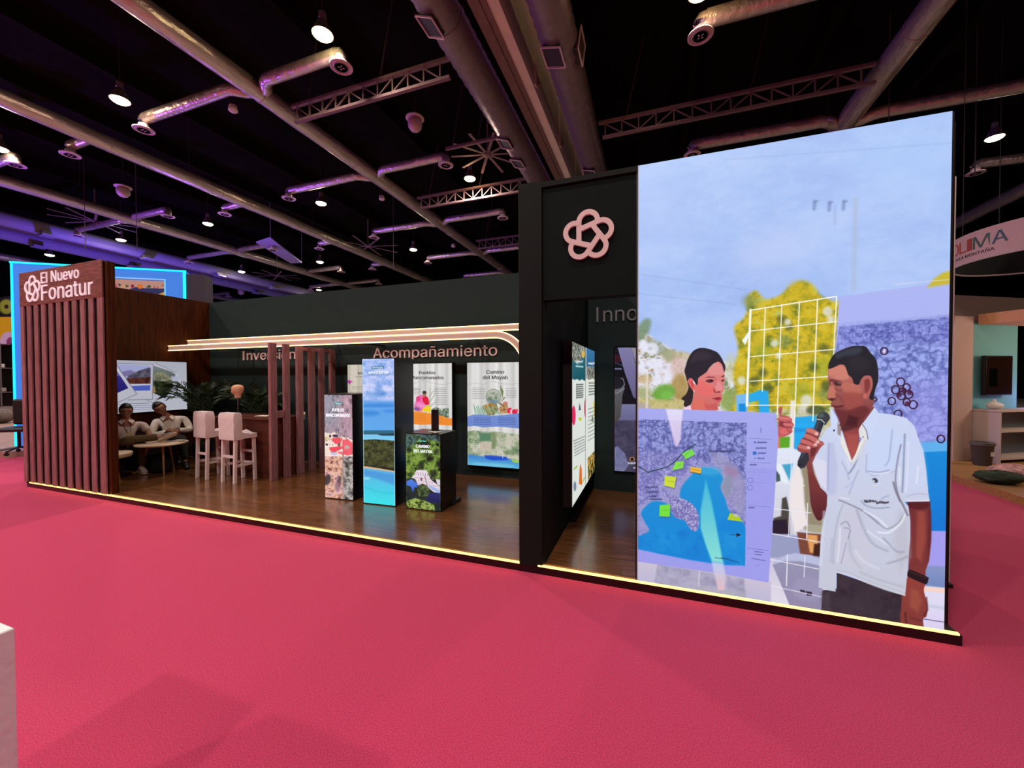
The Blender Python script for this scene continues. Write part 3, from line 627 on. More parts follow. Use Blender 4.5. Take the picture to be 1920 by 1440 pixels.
    z.fill([(190, 420), (260, 420), (300, 700), (280, 1000), (190, 1020), (170, 800), (180, 560)], (186, 190, 228), 10, .7)
    z.fill([(20, 650), (60, 590), (180, 640), (190, 960), (110, 900), (50, 780)], (228, 224, 244), 6, .7)
    z.fill([(640, 300), (900, 240), (1050, 400), (950, 720), (640, 760)], (202, 216, 250), 20, .8)
    z.fill([(1080, 340), (1200, 380), (1270, 560), (1310, 940), (1060, 960), (1060, 700)], (204, 214, 244), 14, .8)
    z.fill([(370, 1110), (560, 1180), (620, 1440), (700, 1700), (600, 1860), (300, 1820), (250, 1500)], (204, 202, 220), 20, .7)
    z.fill([(1000, 1180), (1090, 1260), (1110, 1700), (1000, 1900), (930, 1500)], (190, 188, 204), 18, .7)
    fold([(205, 440), (195, 700), (190, 960)], 16, MD); fold([(350, 640), (400, 740), (430, 840)], 12, MD); fold([(400, 600), (440, 700)], 8, LT)
    fold([(600, 400), (540, 560), (480, 700), (430, 770)], 18, DK); fold([(630, 560), (620, 760)], 10, MD); fold([(920, 280), (900, 460), (880, 620), (840, 680)], 14, MD); fold([(1060, 330), (1050, 560), (1040, 800), (1030, 980)], 16, DK)
    fold([(1015, 450), (975, 640), (955, 860), (1000, 1080)], 14, (110, 112, 140)); fold([(1000, 700), (1000, 900)], 18, (228, 232, 246)); fold([(1100, 420), (1090, 700), (1070, 980)], 14, (226, 232, 250)); fold([(1210, 700), (1190, 880)], 14, LT)
    fold([(1070, 1030), (1200, 1000), (1330, 1010)], 8, MD); fold([(1090, 1078), (1330, 1072)], 14, (236, 232, 250))
    fold([(640, 745), (760, 755), (880, 735)], 9, DK); fold([(650, 765), (780, 775), (890, 755)], 7, LT, 1.5); fold([(640, 760), (690, 790), (760, 800)], 8, MD); fold([(900, 760), (960, 740)], 8, MD)
    z.ell(722, 850, 34, 26, (40, 42, 52), .4, 2, .9); z.ell(700, 858, 26, 18, (196, 210, 226), .3, 2, .9); z.stroke([(690, 905), (725, 920), (750, 900)], 8, (210, 226, 214))
    z.scribble(602, 1082, 130, 30, (36, 32, 46), 5, 9); z.scribble(735, 1096, 140, 34, (36, 32, 46), 8, 9)
    fold([(570, 1080), (620, 1130), (740, 1160), (880, 1150)], 16, (140, 150, 176)); fold([(320, 1070), (420, 1110), (600, 1200), (760, 1330)], 20, (130, 130, 150)); fold([(330, 1040), (430, 1060)], 12, LT); fold([(430, 1000), (500, 820), (540, 740)], 12, MD); fold([(380, 940), (470, 860)], 14, (180, 190, 226))
    fold([(600, 1190), (760, 1280), (860, 1380)], 18, LT, 3, .8); fold([(760, 1330), (860, 1390), (980, 1330), (1050, 1230)], 18, (152, 152, 168)); fold([(760, 1430), (880, 1430), (1010, 1330), (1060, 1230)], 20, LT, 3.5, .8); fold([(930, 870), (970, 1000), (1040, 1130), (1090, 1240)], 20, (110, 100, 116)); fold([(880, 1020), (820, 1040), (800, 1060)], 16, MD)
    fold([(520, 1190), (600, 1400), (700, 1560), (860, 1640)], 24, (164, 166, 186), 5); fold([(640, 1420), (760, 1500), (920, 1600)], 18, LT, 4, .6); fold([(820, 1500), (960, 1640), (1040, 1650)], 20, (150, 156, 178), 4); fold([(860, 1780), (1000, 1740), (1090, 1700)], 20, (158, 160, 178), 4, .7); fold([(500, 1640), (600, 1760), (760, 1840)], 20, (222, 226, 236), 6, .7); fold([(430, 1500), (460, 1700), (560, 1830)], 22, (176, 184, 200), 6, .7)
    fold([(360, 1120), (300, 1300), (260, 1560), (250, 1780)], 16, (168, 176, 198), 3); fold([(340, 1340), (400, 1310), (440, 1370)], 12, (130, 136, 158)); fold([(370, 1380), (440, 1400), (420, 1500)], 10, (120, 128, 150), 2); fold([(400, 1540), (370, 1660), (340, 1780)], 8, (140, 146, 170), 2); fold([(330, 1380), (320, 1560), (300, 1760)], 16, LT, 3, .6)
    fold([(150, 1200), (130, 1500), (110, 1800)], 22, (216, 222, 240), 5, .7); fold([(240, 1500), (220, 1760)], 14, (170, 178, 204), 4); fold([(284, 1880), (430, 1912), (640, 2002), (860, 2082), (1060, 2138)], 10, (232, 230, 238), 1.5); fold([(290, 1850), (440, 1885), (650, 1975), (1060, 2110)], 5, (168, 170, 186), 1.2)
    fold([(90, 2040), (190, 2075), (276, 2090)], 8, (232, 236, 246), 1.2); fold([(560, 1880), (760, 1960), (1040, 2040)], 18, (170, 166, 172), 6, .5)
    # open neck, collar
    z.fill([(330, 160), (720, 20), (700, 80), (600, 200), (560, 240), (540, 300), (550, 400), (510, 540), (462, 622), (420, 500), (370, 330), (340, 260)], [(120, 54, 56), (158, 76, 72), (172, 82, 78)], .4, smooth=False)
    z.fill([(330, 120), (560, 60), (600, 200), (540, 250), (380, 300), (335, 280)], (74, 36, 42), 8, .85); z.fill([(400, 330), (540, 330), (520, 500), (470, 590), (420, 480)], (176, 84, 78), 8, .7)
    z.fill([(350, 320), (380, 400), (440, 560), (462, 640), (440, 640), (380, 520), (335, 420)], (236, 232, 226), 1); z.fill([(600, 330), (560, 430), (500, 570), (462, 650), (470, 690), (560, 560), (640, 380)], (214, 214, 222), 1.2); z.fill([(556, 420), (600, 350), (590, 420), (480, 640), (470, 640)], (240, 236, 224), 1)
    z.fill([(300, 150), (340, 230), (325, 330), (345, 400), (230, 280), (222, 40)], (208, 220, 248), .6); z.fill([(300, 200), (345, 250), (335, 350), (300, 330)], (150, 128, 124), 3, .8); z.ell(262, 288, 10, 12, (40, 48, 80))
    z.fill([(720, 25), (770, 95), (760, 200), (660, 390), (625, 300), (575, 215), (600, 190), (660, 110)], (206, 218, 248), .6); z.fill([(575, 215), (625, 285), (640, 385), (600, 400), (550, 360), (540, 280)], (226, 226, 226), .8); z.stroke([(580, 215), (628, 290), (645, 385)], 8, (110, 112, 130), 1); z.ell(590, 362, 8, 8, (120, 120, 140))
    # head
    z = c.zoomed(1530, 640, 9)
    z.fill([(215, 470), (330, 420), (480, 400), (640, 600), (800, 600), (960, 620), (960, 900), (985, 1000), (940, 1160), (800, 1340), (720, 1440), (410, 1440), (420, 1370), (360, 1270), (318, 1190), (300, 1130), (255, 1105), (250, 1060), (262, 1020), (190, 985), (192, 940), (212, 860), (218, 780), (232, 730), (200, 650), (205, 560)], [(204, 124, 112), (178, 92, 86), (140, 62, 62), (104, 46, 50)], .2, smooth=True)
    z.fill([(230, 480), (470, 440), (560, 600), (480, 660), (250, 610)], (212, 134, 118), 5, .8, True); z.fill([(215, 800), (290, 760), (340, 880), (330, 960), (200, 960)], (206, 124, 104), 3, .8, True)
    z.fill([(430, 700), (640, 720), (760, 780), (740, 900), (500, 880)], (196, 112, 98), 8, .8, True); z.fill([(480, 880), (760, 900), (780, 1100), (640, 1200), (480, 1100)], (164, 78, 72), 10, .8, True)
    z.fill([(330, 1140), (520, 1180), (760, 1100), (900, 1160), (760, 1350), (700, 1440), (440, 1440), (360, 1270)], (104, 44, 48), 7, .8, True); z.fill([(560, 1250), (720, 1300), (680, 1440), (480, 1440)], (70, 30, 38), 7, .9)
    z.fill([(280, 1010), (400, 990), (470, 1060), (400, 1090), (270, 1080)], (150, 86, 76), 4, .8); z.fill([(262, 1082), (340, 1100), (480, 1080), (440, 1120), (330, 1135)], (96, 36, 46), 2, .9); z.stroke([(345, 900), (420, 960), (450, 1040)], 14, (120, 56, 56), 4, .7)
    z.fill([(205, 985), (260, 965), (320, 975), (300, 1010), (250, 1015)], (84, 36, 42), 2, .9); z.stroke([(330, 890), (345, 950), (320, 985)], 12, (120, 54, 54), 3, .8)
    z.fill([(235, 645), (300, 650), (420, 690), (460, 720), (400, 700), (280, 690), (230, 690)], (92, 48, 50), 3, .8); z.fill([(280, 700), (350, 690), (430, 730), (420, 760), (330, 760)], (74, 38, 42), 2.5, .9); z.ell(372, 722, 22, 12, (150, 120, 122), .2, 1.5, .8); z.ell(360, 728, 12, 12, (30, 20, 28), 0, 1); z.stroke([(320, 800), (370, 840), (430, 840)], 12, (112, 56, 54), 4, .8)
    z.fill([(220, 640), (245, 660), (240, 740), (222, 760)], (110, 54, 52), 3, .8); z.stroke([(215, 600), (330, 590)], 8, (176, 100, 92), 3, .6)
    z.fill([(210, 420), (225, 360), (280, 260), (330, 210), (450, 150), (600, 95), (720, 90), (840, 100), (920, 200), (1000, 290), (1035, 380), (1055, 560), (1045, 700), (1010, 800), (985, 900), (965, 1000), (900, 960), (950, 780), (940, 620), (880, 585), (810, 600), (760, 660), (720, 740), (640, 720), (610, 630), (550, 580), (520, 500), (480, 415), (400, 405), (300, 450), (215, 475)], (38, 36, 44), .25, smooth=True)
    z.fill([(330, 230), (480, 160), (640, 110), (780, 130), (700, 230), (480, 260), (360, 300)], (62, 70, 84), 10, .7, True); z.fill([(560, 300), (800, 260), (900, 420), (740, 520), (620, 480)], (48, 46, 54), 12, .6, True)
    z.fill([(780, 660), (820, 600), (880, 585), (940, 620), (960, 720), (945, 820), (900, 920), (850, 985), (790, 960), (800, 860), (770, 760)], (176, 96, 92), .3, smooth=True); z.fill([(820, 680), (880, 640), (920, 720), (890, 840), (830, 880)], (128, 52, 56), 4, .85, True); z.stroke([(830, 640), (890, 615), (935, 660), (940, 760)], 18, (196, 118, 110), 3, .7); z.ell(835, 930, 28, 36, (196, 110, 100), 0, 4, .8)
    # microphone and the fist on it
    z = c.zoomed(1440, 750, 7.2)
    z.fill([(660, 270), (760, 305), (690, 500), (560, 800), (500, 910), (440, 935), (395, 890), (400, 830), (440, 740), (620, 400)], (46, 50, 62), .2); z.fill([(660, 280), (710, 300), (600, 520), (470, 780), (430, 800)], (66, 78, 96), 4, .7)
    z.fill([(655, 240), (690, 190), (750, 165), (810, 190), (838, 250), (800, 310), (765, 350), (740, 300), (670, 280)], (56, 62, 68), .2, smooth=True); z.fill([(670, 210), (740, 180), (760, 230), (690, 250)], (96, 112, 110), 5, .7); z.stroke([(664, 266), (725, 276), (762, 318)], 12, (196, 206, 214))
    z.ell(430, 880, 34, 32, (34, 36, 44), .6); z.ring(428, 880, 26, 5, (72, 76, 84))
    z.fill([(520, 420), (570, 385), (650, 420), (690, 450), (680, 500), (650, 560), (720, 560), (750, 600), (700, 660), (650, 740), (560, 800), (540, 720), (470, 720), (400, 690), (400, 630), (440, 590), (435, 550), (490, 500)], (156, 74, 74), .2, smooth=True)
    SK = (214, 126, 116)
    z.stroke([(545, 415), (600, 430), (655, 462)], 62, SK, 3, .9); z.stroke([(520, 490), (580, 515), (650, 555)], 62, (208, 116, 110), 3, .9); z.stroke([(470, 560), (540, 585), (620, 615)], 62, (206, 112, 108), 3, .9); z.stroke([(430, 630), (480, 645), (545, 655)], 58, (204, 116, 110), 3, .9)
    for q in ([(520, 455), (600, 480), (660, 515)], [(470, 525), (560, 555), (620, 590)], [(430, 595), (500, 612), (590, 640)]): z.stroke(q, 12, (112, 46, 50), 2, .8)
    z.stroke([(670, 575), (730, 600)], 46, (190, 100, 98), 3, .9)
    for x, y in ((655, 462), (668, 575), (640, 610), (545, 648)): z.ell(x, y, 24, 20, (240, 196, 196), .3, 3, .9)
    z.fill([(575, 660), (670, 640), (620, 760), (570, 790)], (92, 40, 46), 4, .8)
    # fine vertical/horizontal pixel lines of the wall
    yy = np.arange(c.h)[:, None, None]; c.a *= 1-.018*((yy % 4) < 2)
    return c
def foliage(c, q, cols, cell, seed, n=0, rng=None):
    c.fill(q, c.tex(cols, cell, seed, 3, 2.2), 1)

def paint_pueblos_pillar(Q):
    c = Canvas(130, 480, Q, (150, 140, 150))
    A = [(580, 720), (690, 720), (690, 960), (580, 960)]
    c.fill(A, c.tex([(72, 66, 74), (128, 120, 130), (176, 158, 172), (150, 134, 146), (206, 182, 196)], 8, 1, 3, 2.3, .55, 1.2))
    c.fill([(600, 735), (630, 735), (626, 790), (600, 800)], (150, 160, 176), 10, .45); c.fill([(640, 740), (662, 740), (662, 820), (640, 820)], (214, 150, 170), 10, .4)
    c.fill([(606, 850), (642, 850), (644, 945), (606, 940)], c.tex([(96, 66, 66), (196, 140, 128), (230, 176, 140), (238, 196, 190), (160, 100, 130)], 7, 5, 3, 2.3), 4)
    c.fill([(642, 862), (664, 858), (664, 945), (644, 945)], c.tex([(56, 54, 54), (120, 116, 112), (176, 170, 166), (210, 196, 190)], 7, 6, 3, 2.3), 3)
    z = c.zoomed(590, 730, 6.55)
    z.fill([(95, 530), (190, 545), (230, 525), (300, 580), (400, 595), (460, 625), (470, 830), (340, 830), (110, 830)], c.tex([(250, 232, 226), (238, 206, 190), (250, 246, 244), (214, 176, 150), (150, 120, 116)], 5, 8, 2, 2.2), 2)
    z.fill([(210, 600), (330, 605), (310, 660), (250, 680), (205, 640)], (242, 84, 96), 1); z.fill([(330, 620), (400, 615), (455, 660), (465, 800), (400, 820), (350, 800), (330, 700)], (244, 78, 96), 2, .85); z.fill([(170, 720), (330, 700), (320, 740), (240, 775), (180, 760)], (240, 76, 92), 1); z.fill([(260, 770), (400, 770), (400, 810), (300, 800)], (236, 90, 110), 2, .8)
    z.ell(245, 575, 38, 18, (76, 52, 84), 0, 2); z.ell(290, 685, 20, 22, (120, 60, 60), 0, 2, .8); z.ell(390, 715, 34, 26, (196, 176, 170), 0, 2, .9); z.ell(232, 800, 40, 20, (206, 196, 226), 0, 2); z.ell(130, 610, 22, 26, (196, 190, 120), 0, 3, .8); z.ell(180, 578, 12, 18, (60, 52, 50), 0, 1.5); z.ell(140, 685, 16, 14, (70, 60, 56), 0, 1.5)
    z.stroke([(340, 700), (345, 1100)], 6, (90, 80, 90), 1, .6)
    z.ell(155, 1120, 40, 70, (50, 44, 48), .2, 6, .85); z.ell(300, 1120, 24, 50, (66, 56, 60), .2, 6, .8); z.ell(280, 1200, 36, 60, (110, 80, 110), 0, 8, .6)
    z.fill([(230, 150), (318, 150), (318, 180), (230, 180)], (58, 122, 132), .5); z.words('Oaxaca', (238, 176), (308, 176), 20, (236, 250, 252), .04)
    z.words('PUEBLOS', (198, 272), (342, 270), 40, (255, 250, 255), .045); z.words('MANCOMUNADOS', (124, 340), (422, 336), 42, (255, 248, 255), .045)
    return c

def paint_mayakaan_pillar(Q):
    c = Canvas(150, 680, Q, (120, 170, 235)); z = c.zoomed(670, 660, 4.8)
    z.fill([(0, 40), (400, 40), (400, 480), (0, 480)], c.tex([(120, 160, 228), (158, 184, 240), (196, 206, 248), (214, 216, 252)], 14, 3, 4, 2.2, 1.2, .8))
    z.fill([(0, 440), (400, 440), (400, 730), (0, 730)], [(98, 160, 232), (92, 170, 236)], 12)
    for x, y, rx, ry, k in ((200, 375, 45, 26, (60, 130, 206)), (120, 380, 60, 22, (110, 160, 224)), (180, 330, 30, 60, (118, 160, 226)), (190, 490, 170, 20, (42, 128, 214)), (100, 555, 90, 26, (52, 134, 216)), (280, 530, 60, 16, (48, 134, 220)), (190, 512, 150, 6, (120, 180, 240))): z.ell(x, y, rx, ry, k, 0, 12, .8)
    z.fill([(0, 712), (400, 712), (400, 750), (0, 750)], (42, 104, 128), 1.5); z.fill([(0, 746), (400, 744), (400, 762), (0, 762)], (70, 140, 190), 1); z.fill([(180, 744), (330, 738), (330, 760), (180, 760)], (30, 62, 74), 1.5)
    z.fill([(0, 756), (400, 762), (400, 806), (0, 806)], [(96, 196, 244), (150, 206, 240)], 1); z.stroke([(40, 755), (200, 757)], 4, (210, 240, 252))
    z.fill([(0, 800), (150, 792), (330, 806), (400, 800), (400, 1090), (200, 1060), (0, 1035)], c.tex([(24, 32, 20), (52, 60, 34), (74, 82, 46), (92, 98, 58)], 6, 9, 3, 2., 1., .7), 1.5)
    z.fill([(0, 1020), (400, 1060), (400, 1085), (260, 1080), (60, 1042)], (24, 30, 20), 6, .8)
    z.fill([(0, 1030), (100, 1040), (200, 1056), (330, 1080), (400, 1086), (400, 1120), (0, 1060)], (222, 186, 150), 1.5, .9)
    z.fill([(0, 1048), (120, 1062), (250, 1080), (400, 1104), (400, 1420), (0, 1420)], [(92, 178, 232), (62, 214, 232), (60, 226, 232)], 1.5)
    z.fill([(0, 1060), (330, 1110), (340, 1210), (200, 1160), (0, 1100)], (70, 144, 216), 8, .75); z.fill([(0, 1130), (120, 1140), (100, 1160), (0, 1150)], (170, 226, 244), 3, .7); z.stroke([(80, 1230), (200, 1270), (330, 1280)], 14, (40, 196, 214), 6, .6)
    z.stroke([(33, 60), (66, 1365)], 5, (190, 236, 252), .6, .8); z.stroke([(312, 55), (338, 1395)], 5, (190, 236, 252), .6, .8)
    z.fill([(110, 126), (224, 122), (226, 144), (112, 148)], (84, 122, 146), .6); z.scribble(120, 135, 95, 9, (210, 232, 246), 5, 3, 1.)
    z.stroke([(88, 196), (262, 194)], 34, (120, 150, 200), 2, .45); z.words("MAYA KA'AN", (88, 194), (262, 192), 24, (246, 250, 255), .045)
    return c

def paint_mayab_pillar(Q):
    c = Canvas(156, 350, Q, (60, 80, 40)); z = c.zoomed(750, 760, 6.86)
    z.fill([(60, 330), (560, 330), (560, 1420), (60, 1420)], c.tex([(18, 26, 28), (50, 74, 30), (104, 136, 52), (146, 176, 84), (70, 100, 40)], 9, 2, 3, 2.4))
    z.fill([(60, 350), (520, 360), (520, 470), (400, 440), (250, 430), (120, 560), (60, 560)], c.tex([(16, 24, 40), (40, 64, 84), (84, 120, 120), (36, 56, 36)], 8, 4, 3, 2.2), 6, .85)
    for x, y, r in ((120, 570, 34), (310, 640, 30), (270, 780, 44), (390, 690, 34), (470, 590, 34), (120, 720, 20), (330, 500, 60), (430, 880, 50)): z.ell(x, y, r, r*1.1, (18, 26, 26), 0, 8, .7)
    for x, y, r in ((180, 690, 50), (270, 640, 50), (400, 770, 60), (130, 830, 46), (470, 680, 36), (210, 560, 44)): z.ell(x, y, r, r*.9, (134, 164, 66), 0, 12, .6)
    z.fill([(80, 940), (520, 950), (520, 1380), (80, 1380)], (28, 36, 40), 8, .9)
    z.fill([(208, 840), (250, 830), (345, 836), (372, 905), (400, 960), (515, 1050), (515, 1140), (430, 1120), (350, 1050), (230, 1030), (200, 950), (150, 930), (190, 890)], [(232, 218, 232), (224, 208, 222)], 1)
    for i, y in enumerate((868, 892, 930, 965, 1000)): z.stroke([(200-i*4, y), (360+i*34, y+6+i*10)], 7, (178, 152, 170), 1, .8)
    for x in (225, 255, 285, 315, 345): z.fill([(x-6, 884), (x+8, 884), (x+8, 902), (x-6, 902)], (250, 246, 252)); z.fill([(x+8, 884), (x+16, 884), (x+16, 900), (x+8, 900)], (96, 78, 92))
    z.stroke([(318, 905), (350, 1030)], 7, (96, 74, 92)); z.fill([(265, 930), (290, 935), (286, 975), (264, 965)], (128, 84, 92)); z.fill([(460, 950), (515, 955), (515, 1040), (480, 1020)], (222, 210, 222), 1)
    z.fill([(86, 980), (150, 950), (225, 1010), (230, 1060), (185, 1060), (172, 1130), (140, 1050), (86, 1030)], [(84, 130, 226), (44, 96, 206)], 2); z.fill([(350, 1030), (430, 1050), (515, 1100), (500, 1140), (400, 1080)], (150, 176, 232), 3, .9)
    z.fill([(370, 1140), (515, 1130), (515, 1270), (330, 1250)], [(42, 46, 116), (26, 28, 78)], 3)
    z.fill([(230, 1040), (290, 1010), (350, 1040), (395, 1100), (350, 1180), (240, 1190), (220, 1110)], c.tex([(28, 38, 26), (64, 82, 50), (104, 124, 80)], 5, 7, 2, 2.2), 3)
    z.fill([(86, 1240), (200, 1200), (320, 1235), (440, 1290), (450, 1380), (200, 1370), (86, 1320)], c.tex([(36, 46, 22), (110, 130, 56), (176, 190, 104), (90, 116, 46)], 6, 12, 2, 2.4), 3)
    z.words('Yucatan', (238, 462), (338, 466), 22, (90, 224, 214), .04); z.words('CAMINO', (206, 538), (376, 546), 40, (255, 255, 255), .045); z.words('DEL MAYAB', (178, 600), (408, 612), 40, (250, 252, 255), .045)
    return c

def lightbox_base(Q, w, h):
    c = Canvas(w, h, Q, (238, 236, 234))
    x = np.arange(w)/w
    f = 1-.09*(.5+.5*np.sin(x*22+1.3*np.sin(x*9)))-.05*(.5+.5*np.sin(x*51))  # wavy fabric folds painted into the print as lighter and darker bands
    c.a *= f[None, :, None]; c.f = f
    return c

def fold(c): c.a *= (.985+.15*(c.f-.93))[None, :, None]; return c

def paint_pueblos_box(Q):
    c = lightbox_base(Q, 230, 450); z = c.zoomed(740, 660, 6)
    z.words('Pueblos', (272, 250), (455, 250), 36, (88, 86, 88), .04); z.words('Mancomunados', (180, 305), (548, 305), 36, (88, 86, 88), .04)
    z.stroke([(155, 360), (220, 355), (330, 320), (430, 350), (560, 365), (640, 345)], 4, (170, 170, 170), .5, .8, True)
    for i in range(5): z.textline(170, 290, 405+i*17, 407+i*17, (120, 118, 120), i, 5)
    for i in range(4): z.textline(440, 580, 405+i*20, 405+i*20, (120, 118, 120), 9+i, 5)
    for i in range(6): z.textline(470, 580, 490+i*20, 490+i*20, (120, 118, 120), 19+i, 5)
    for q in ([(390, 680), (400, 400)], [(395, 560), (350, 500)], [(395, 560), (450, 480)], [(392, 620), (460, 560)], [(392, 620), (330, 560)], [(394, 500), (430, 440)]): z.stroke(q, 10, (150, 160, 130), 2, .7)
    z.fill([(420, 640), (470, 620), (520, 640), (610, 630), (610, 745), (520, 720), (430, 700)], c.tex([(60, 76, 66), (110, 130, 110), (200, 206, 190)], 4, 5, 2, 2), 2)
    z.fill([(245, 520), (290, 480), (320, 490), (330, 560), (350, 640), (300, 670), (230, 660), (215, 630)], (246, 110, 180), 1.5); z.ell(265, 525, 24, 30, (232, 70, 130), 0, 2); z.ell(250, 640, 34, 22, (110, 90, 150), 0, 3, .8)
    z.fill([(310, 520), (340, 480), (380, 520), (390, 590), (350, 600), (320, 560)], (232, 30, 66), 1); z.ell(335, 475, 20, 30, (176, 124, 90), 0, 1); z.ell(335, 455, 24, 18, (70, 56, 50), 0, 1.5); z.fill([(300, 660), (330, 620), (390, 600), (410, 640), (400, 680)], (246, 214, 40), 1); z.ell(290, 600, 50, 26, (250, 150, 210), .3, 3, .9)
    z.stroke([(170, 610), (260, 590)], 6, (150, 150, 150))
    z.fill([(150, 660), (260, 668), (400, 690), (520, 715), (610, 745), (660, 742), (660, 830), (560, 825), (440, 815), (300, 820), (150, 805)], [(246, 150, 56), (244, 140, 50)], 1)
    for i in range(5): z.textline(170, 350, 700+i*18, 702+i*18, (206, 112, 40), 40+i, 5); z.textline(440, 540, 715+i*18, 717+i*18, (206, 112, 40), 50+i, 5)
    z.fill([(150, 860), (240, 872), (330, 880), (480, 890), (660, 890), (660, 1330), (150, 1330)], [(150, 176, 220), (120, 160, 120), (90, 150, 190)], 2)
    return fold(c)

def paint_mayab_box(Q):
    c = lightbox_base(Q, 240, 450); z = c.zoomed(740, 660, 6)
    z.words('Camino', (1030, 245), (1228, 243), 40, (88, 86, 88), .04); z.words('del Mayab', (990, 305), (1268, 305), 40, (88, 86, 88), .04)
    z.stroke([(818, 370), (900, 350), (1000, 362), (1090, 330), (1180, 352), (1290, 362), (1400, 352)], 4, (172, 172, 172), .5, .8, True)
    for i in range(7): z.textline(875, 1020, 405+i*20, 405+i*20, (126, 124, 126), i, 5)
    for i in range(6): z.textline(1250, 1375, 410+i*20, 410+i*20, (126, 124, 126), 30+i, 5)
    z.ell(1110, 505, 88, 92, (150, 156, 148)); z.ell(1110, 505, 80, 84, (186, 192, 178), 0, 2); z.fill([(1035, 470), (1110, 450), (1185, 480), (1180, 540), (1110, 580), (1040, 540)], c.tex([(90, 110, 84), (150, 160, 140), (206, 206, 200)], 4, 3, 2, 2), 4); z.fill([(1045, 540), (1175, 540), (1140, 590), (1080, 590)], (104, 140, 160), 3, .8)
    for q, k in (([(1190, 370), (1225, 440), (1215, 520), (1190, 440)], (120, 140, 90)), ([(1230, 500), (1245, 520), (1200, 560), (1210, 540)], (140, 140, 100)), ([(1170, 560), (1215, 590), (1200, 600), (1170, 580)], (120, 110, 80))): z.fill(q, k, 1)
    z.fill([(980, 610), (1080, 570), (1150, 590), (1170, 650), (1120, 710), (1040, 710)], c.tex([(110, 76, 40), (176, 130, 70), (206, 170, 110)], 4, 6, 2, 2), 2)
    z.fill([(1170, 640), (1230, 570), (1270, 570), (1275, 690), (1190, 695)], c.tex([(120, 80, 56), (190, 140, 90), (220, 190, 160)], 4, 7, 2, 2), 2); z.ell(1245, 580, 28, 24, (196, 130, 110), 0, 2, .9)
    for i in range(16):
        x = 890+i*16; z.stroke([(x+20+i*2, 700), (x, 590+((i*37) % 50))], 9, ((110, 170, 140), (150, 196, 160), (84, 146, 120))[i % 3], 1, .95)
    z.ell(1295, 660, 28, 34, (236, 40, 84), 0, 1); z.ell(1350, 672, 34, 28, (222, 36, 74), 0, 1); z.fill([(1300, 650), (1325, 640), (1320, 690), (1300, 690)], (250, 200, 206), 1); z.ell(1372, 655, 16, 16, (236, 80, 100), 0, 1)
    z.fill([(815, 730), (880, 705), (960, 702), (1100, 716), (1180, 712), (1290, 700), (1400, 688), (1402, 862), (1300, 850), (1160, 840), (1000, 848), (900, 832), (815, 838)], [(120, 146, 214), (112, 138, 210)], 1)
    for i in range(5): z.textline(890, 1080, 740+i*18, 744+i*18, (64, 82, 150), 60+i, 6); z.textline(1165, 1360, 740+i*18, 744+i*18, (64, 82, 150), 70+i, 6)
    z.fill([(815, 895), (900, 880), (1000, 892), (1150, 895), (1300, 915), (1402, 925), (1402, 1330), (815, 1330)], c.tex([(96, 124, 96), (150, 166, 130), (196, 196, 176), (214, 206, 190)], 16, 8, 3, 2.2), 2)
    z.fill([(945, 905), (1085, 910), (1085, 1000), (960, 1005)], (92, 134, 104), 6); z.fill([(1080, 910), (1150, 920), (1130, 1090), (1090, 1090)], (120, 136, 96), 6, .8); z.fill([(970, 1010), (1090, 1010), (1090, 1120), (960, 1110)], (210, 190, 172), 6, .8)
    for i in range(6): z.textline(880, 1080, 1010+i*22, 1015+i*22, (206, 206, 196), 80+i, 6)
    z.fill([(825, 1150), (930, 1165), (1050, 1180), (1250, 1190), (1402, 1225), (1402, 1330), (825, 1300)], [(60, 120, 206), (96, 186, 226)], 5); z.fill([(1010, 1160), (1120, 1165), (1260, 1180), (1270, 1215), (1100, 1220), (1020, 1195)], (30, 76, 206), 4, .9); z.fill([(1310, 1205), (1400, 1215), (1400, 1250), (1330, 1240)], (160, 206, 90), 4)
    z.stroke([(1195, 1130), (1215, 1130), (1218, 1195)], 5, (220, 236, 232)); z.ell(1110, 1270, 240, 20, (130, 210, 236), .06, 6, .6)
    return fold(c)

def paint_maya_box(Q):
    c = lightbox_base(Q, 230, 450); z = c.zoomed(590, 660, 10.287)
    c.a *= np.array([.93, .9, .84])
    z.words("Maya Ka'an", (832, 432), (1180, 430), 48, (96, 90, 84), .04); z.textline(790, 1300, 478, 478, (120, 114, 108), 1, 12)
    z.fill([(630, 560), (670, 530), (690, 560), (740, 570), (700, 590), (670, 630), (650, 600)], (176, 60, 150), 1); z.textline(720, 1300, 675, 675, (130, 124, 110), 2, 14); z.textline(720, 1300, 715, 720, (150, 144, 130), 3, 12)
    for i in range(5): z.textline(690, 1300, 770+i*50, 772+i*50, (150, 144, 136), 4+i, 10)
    z.fill([(600, 1200), (1500, 1230), (1500, 1500), (600, 1500)], (120, 170, 150), 2); z.fill([(600, 1560), (1500, 1540), (1500, 2300), (600, 2300)], [(120, 190, 200), (60, 140, 170)], 4)
    return fold(c)

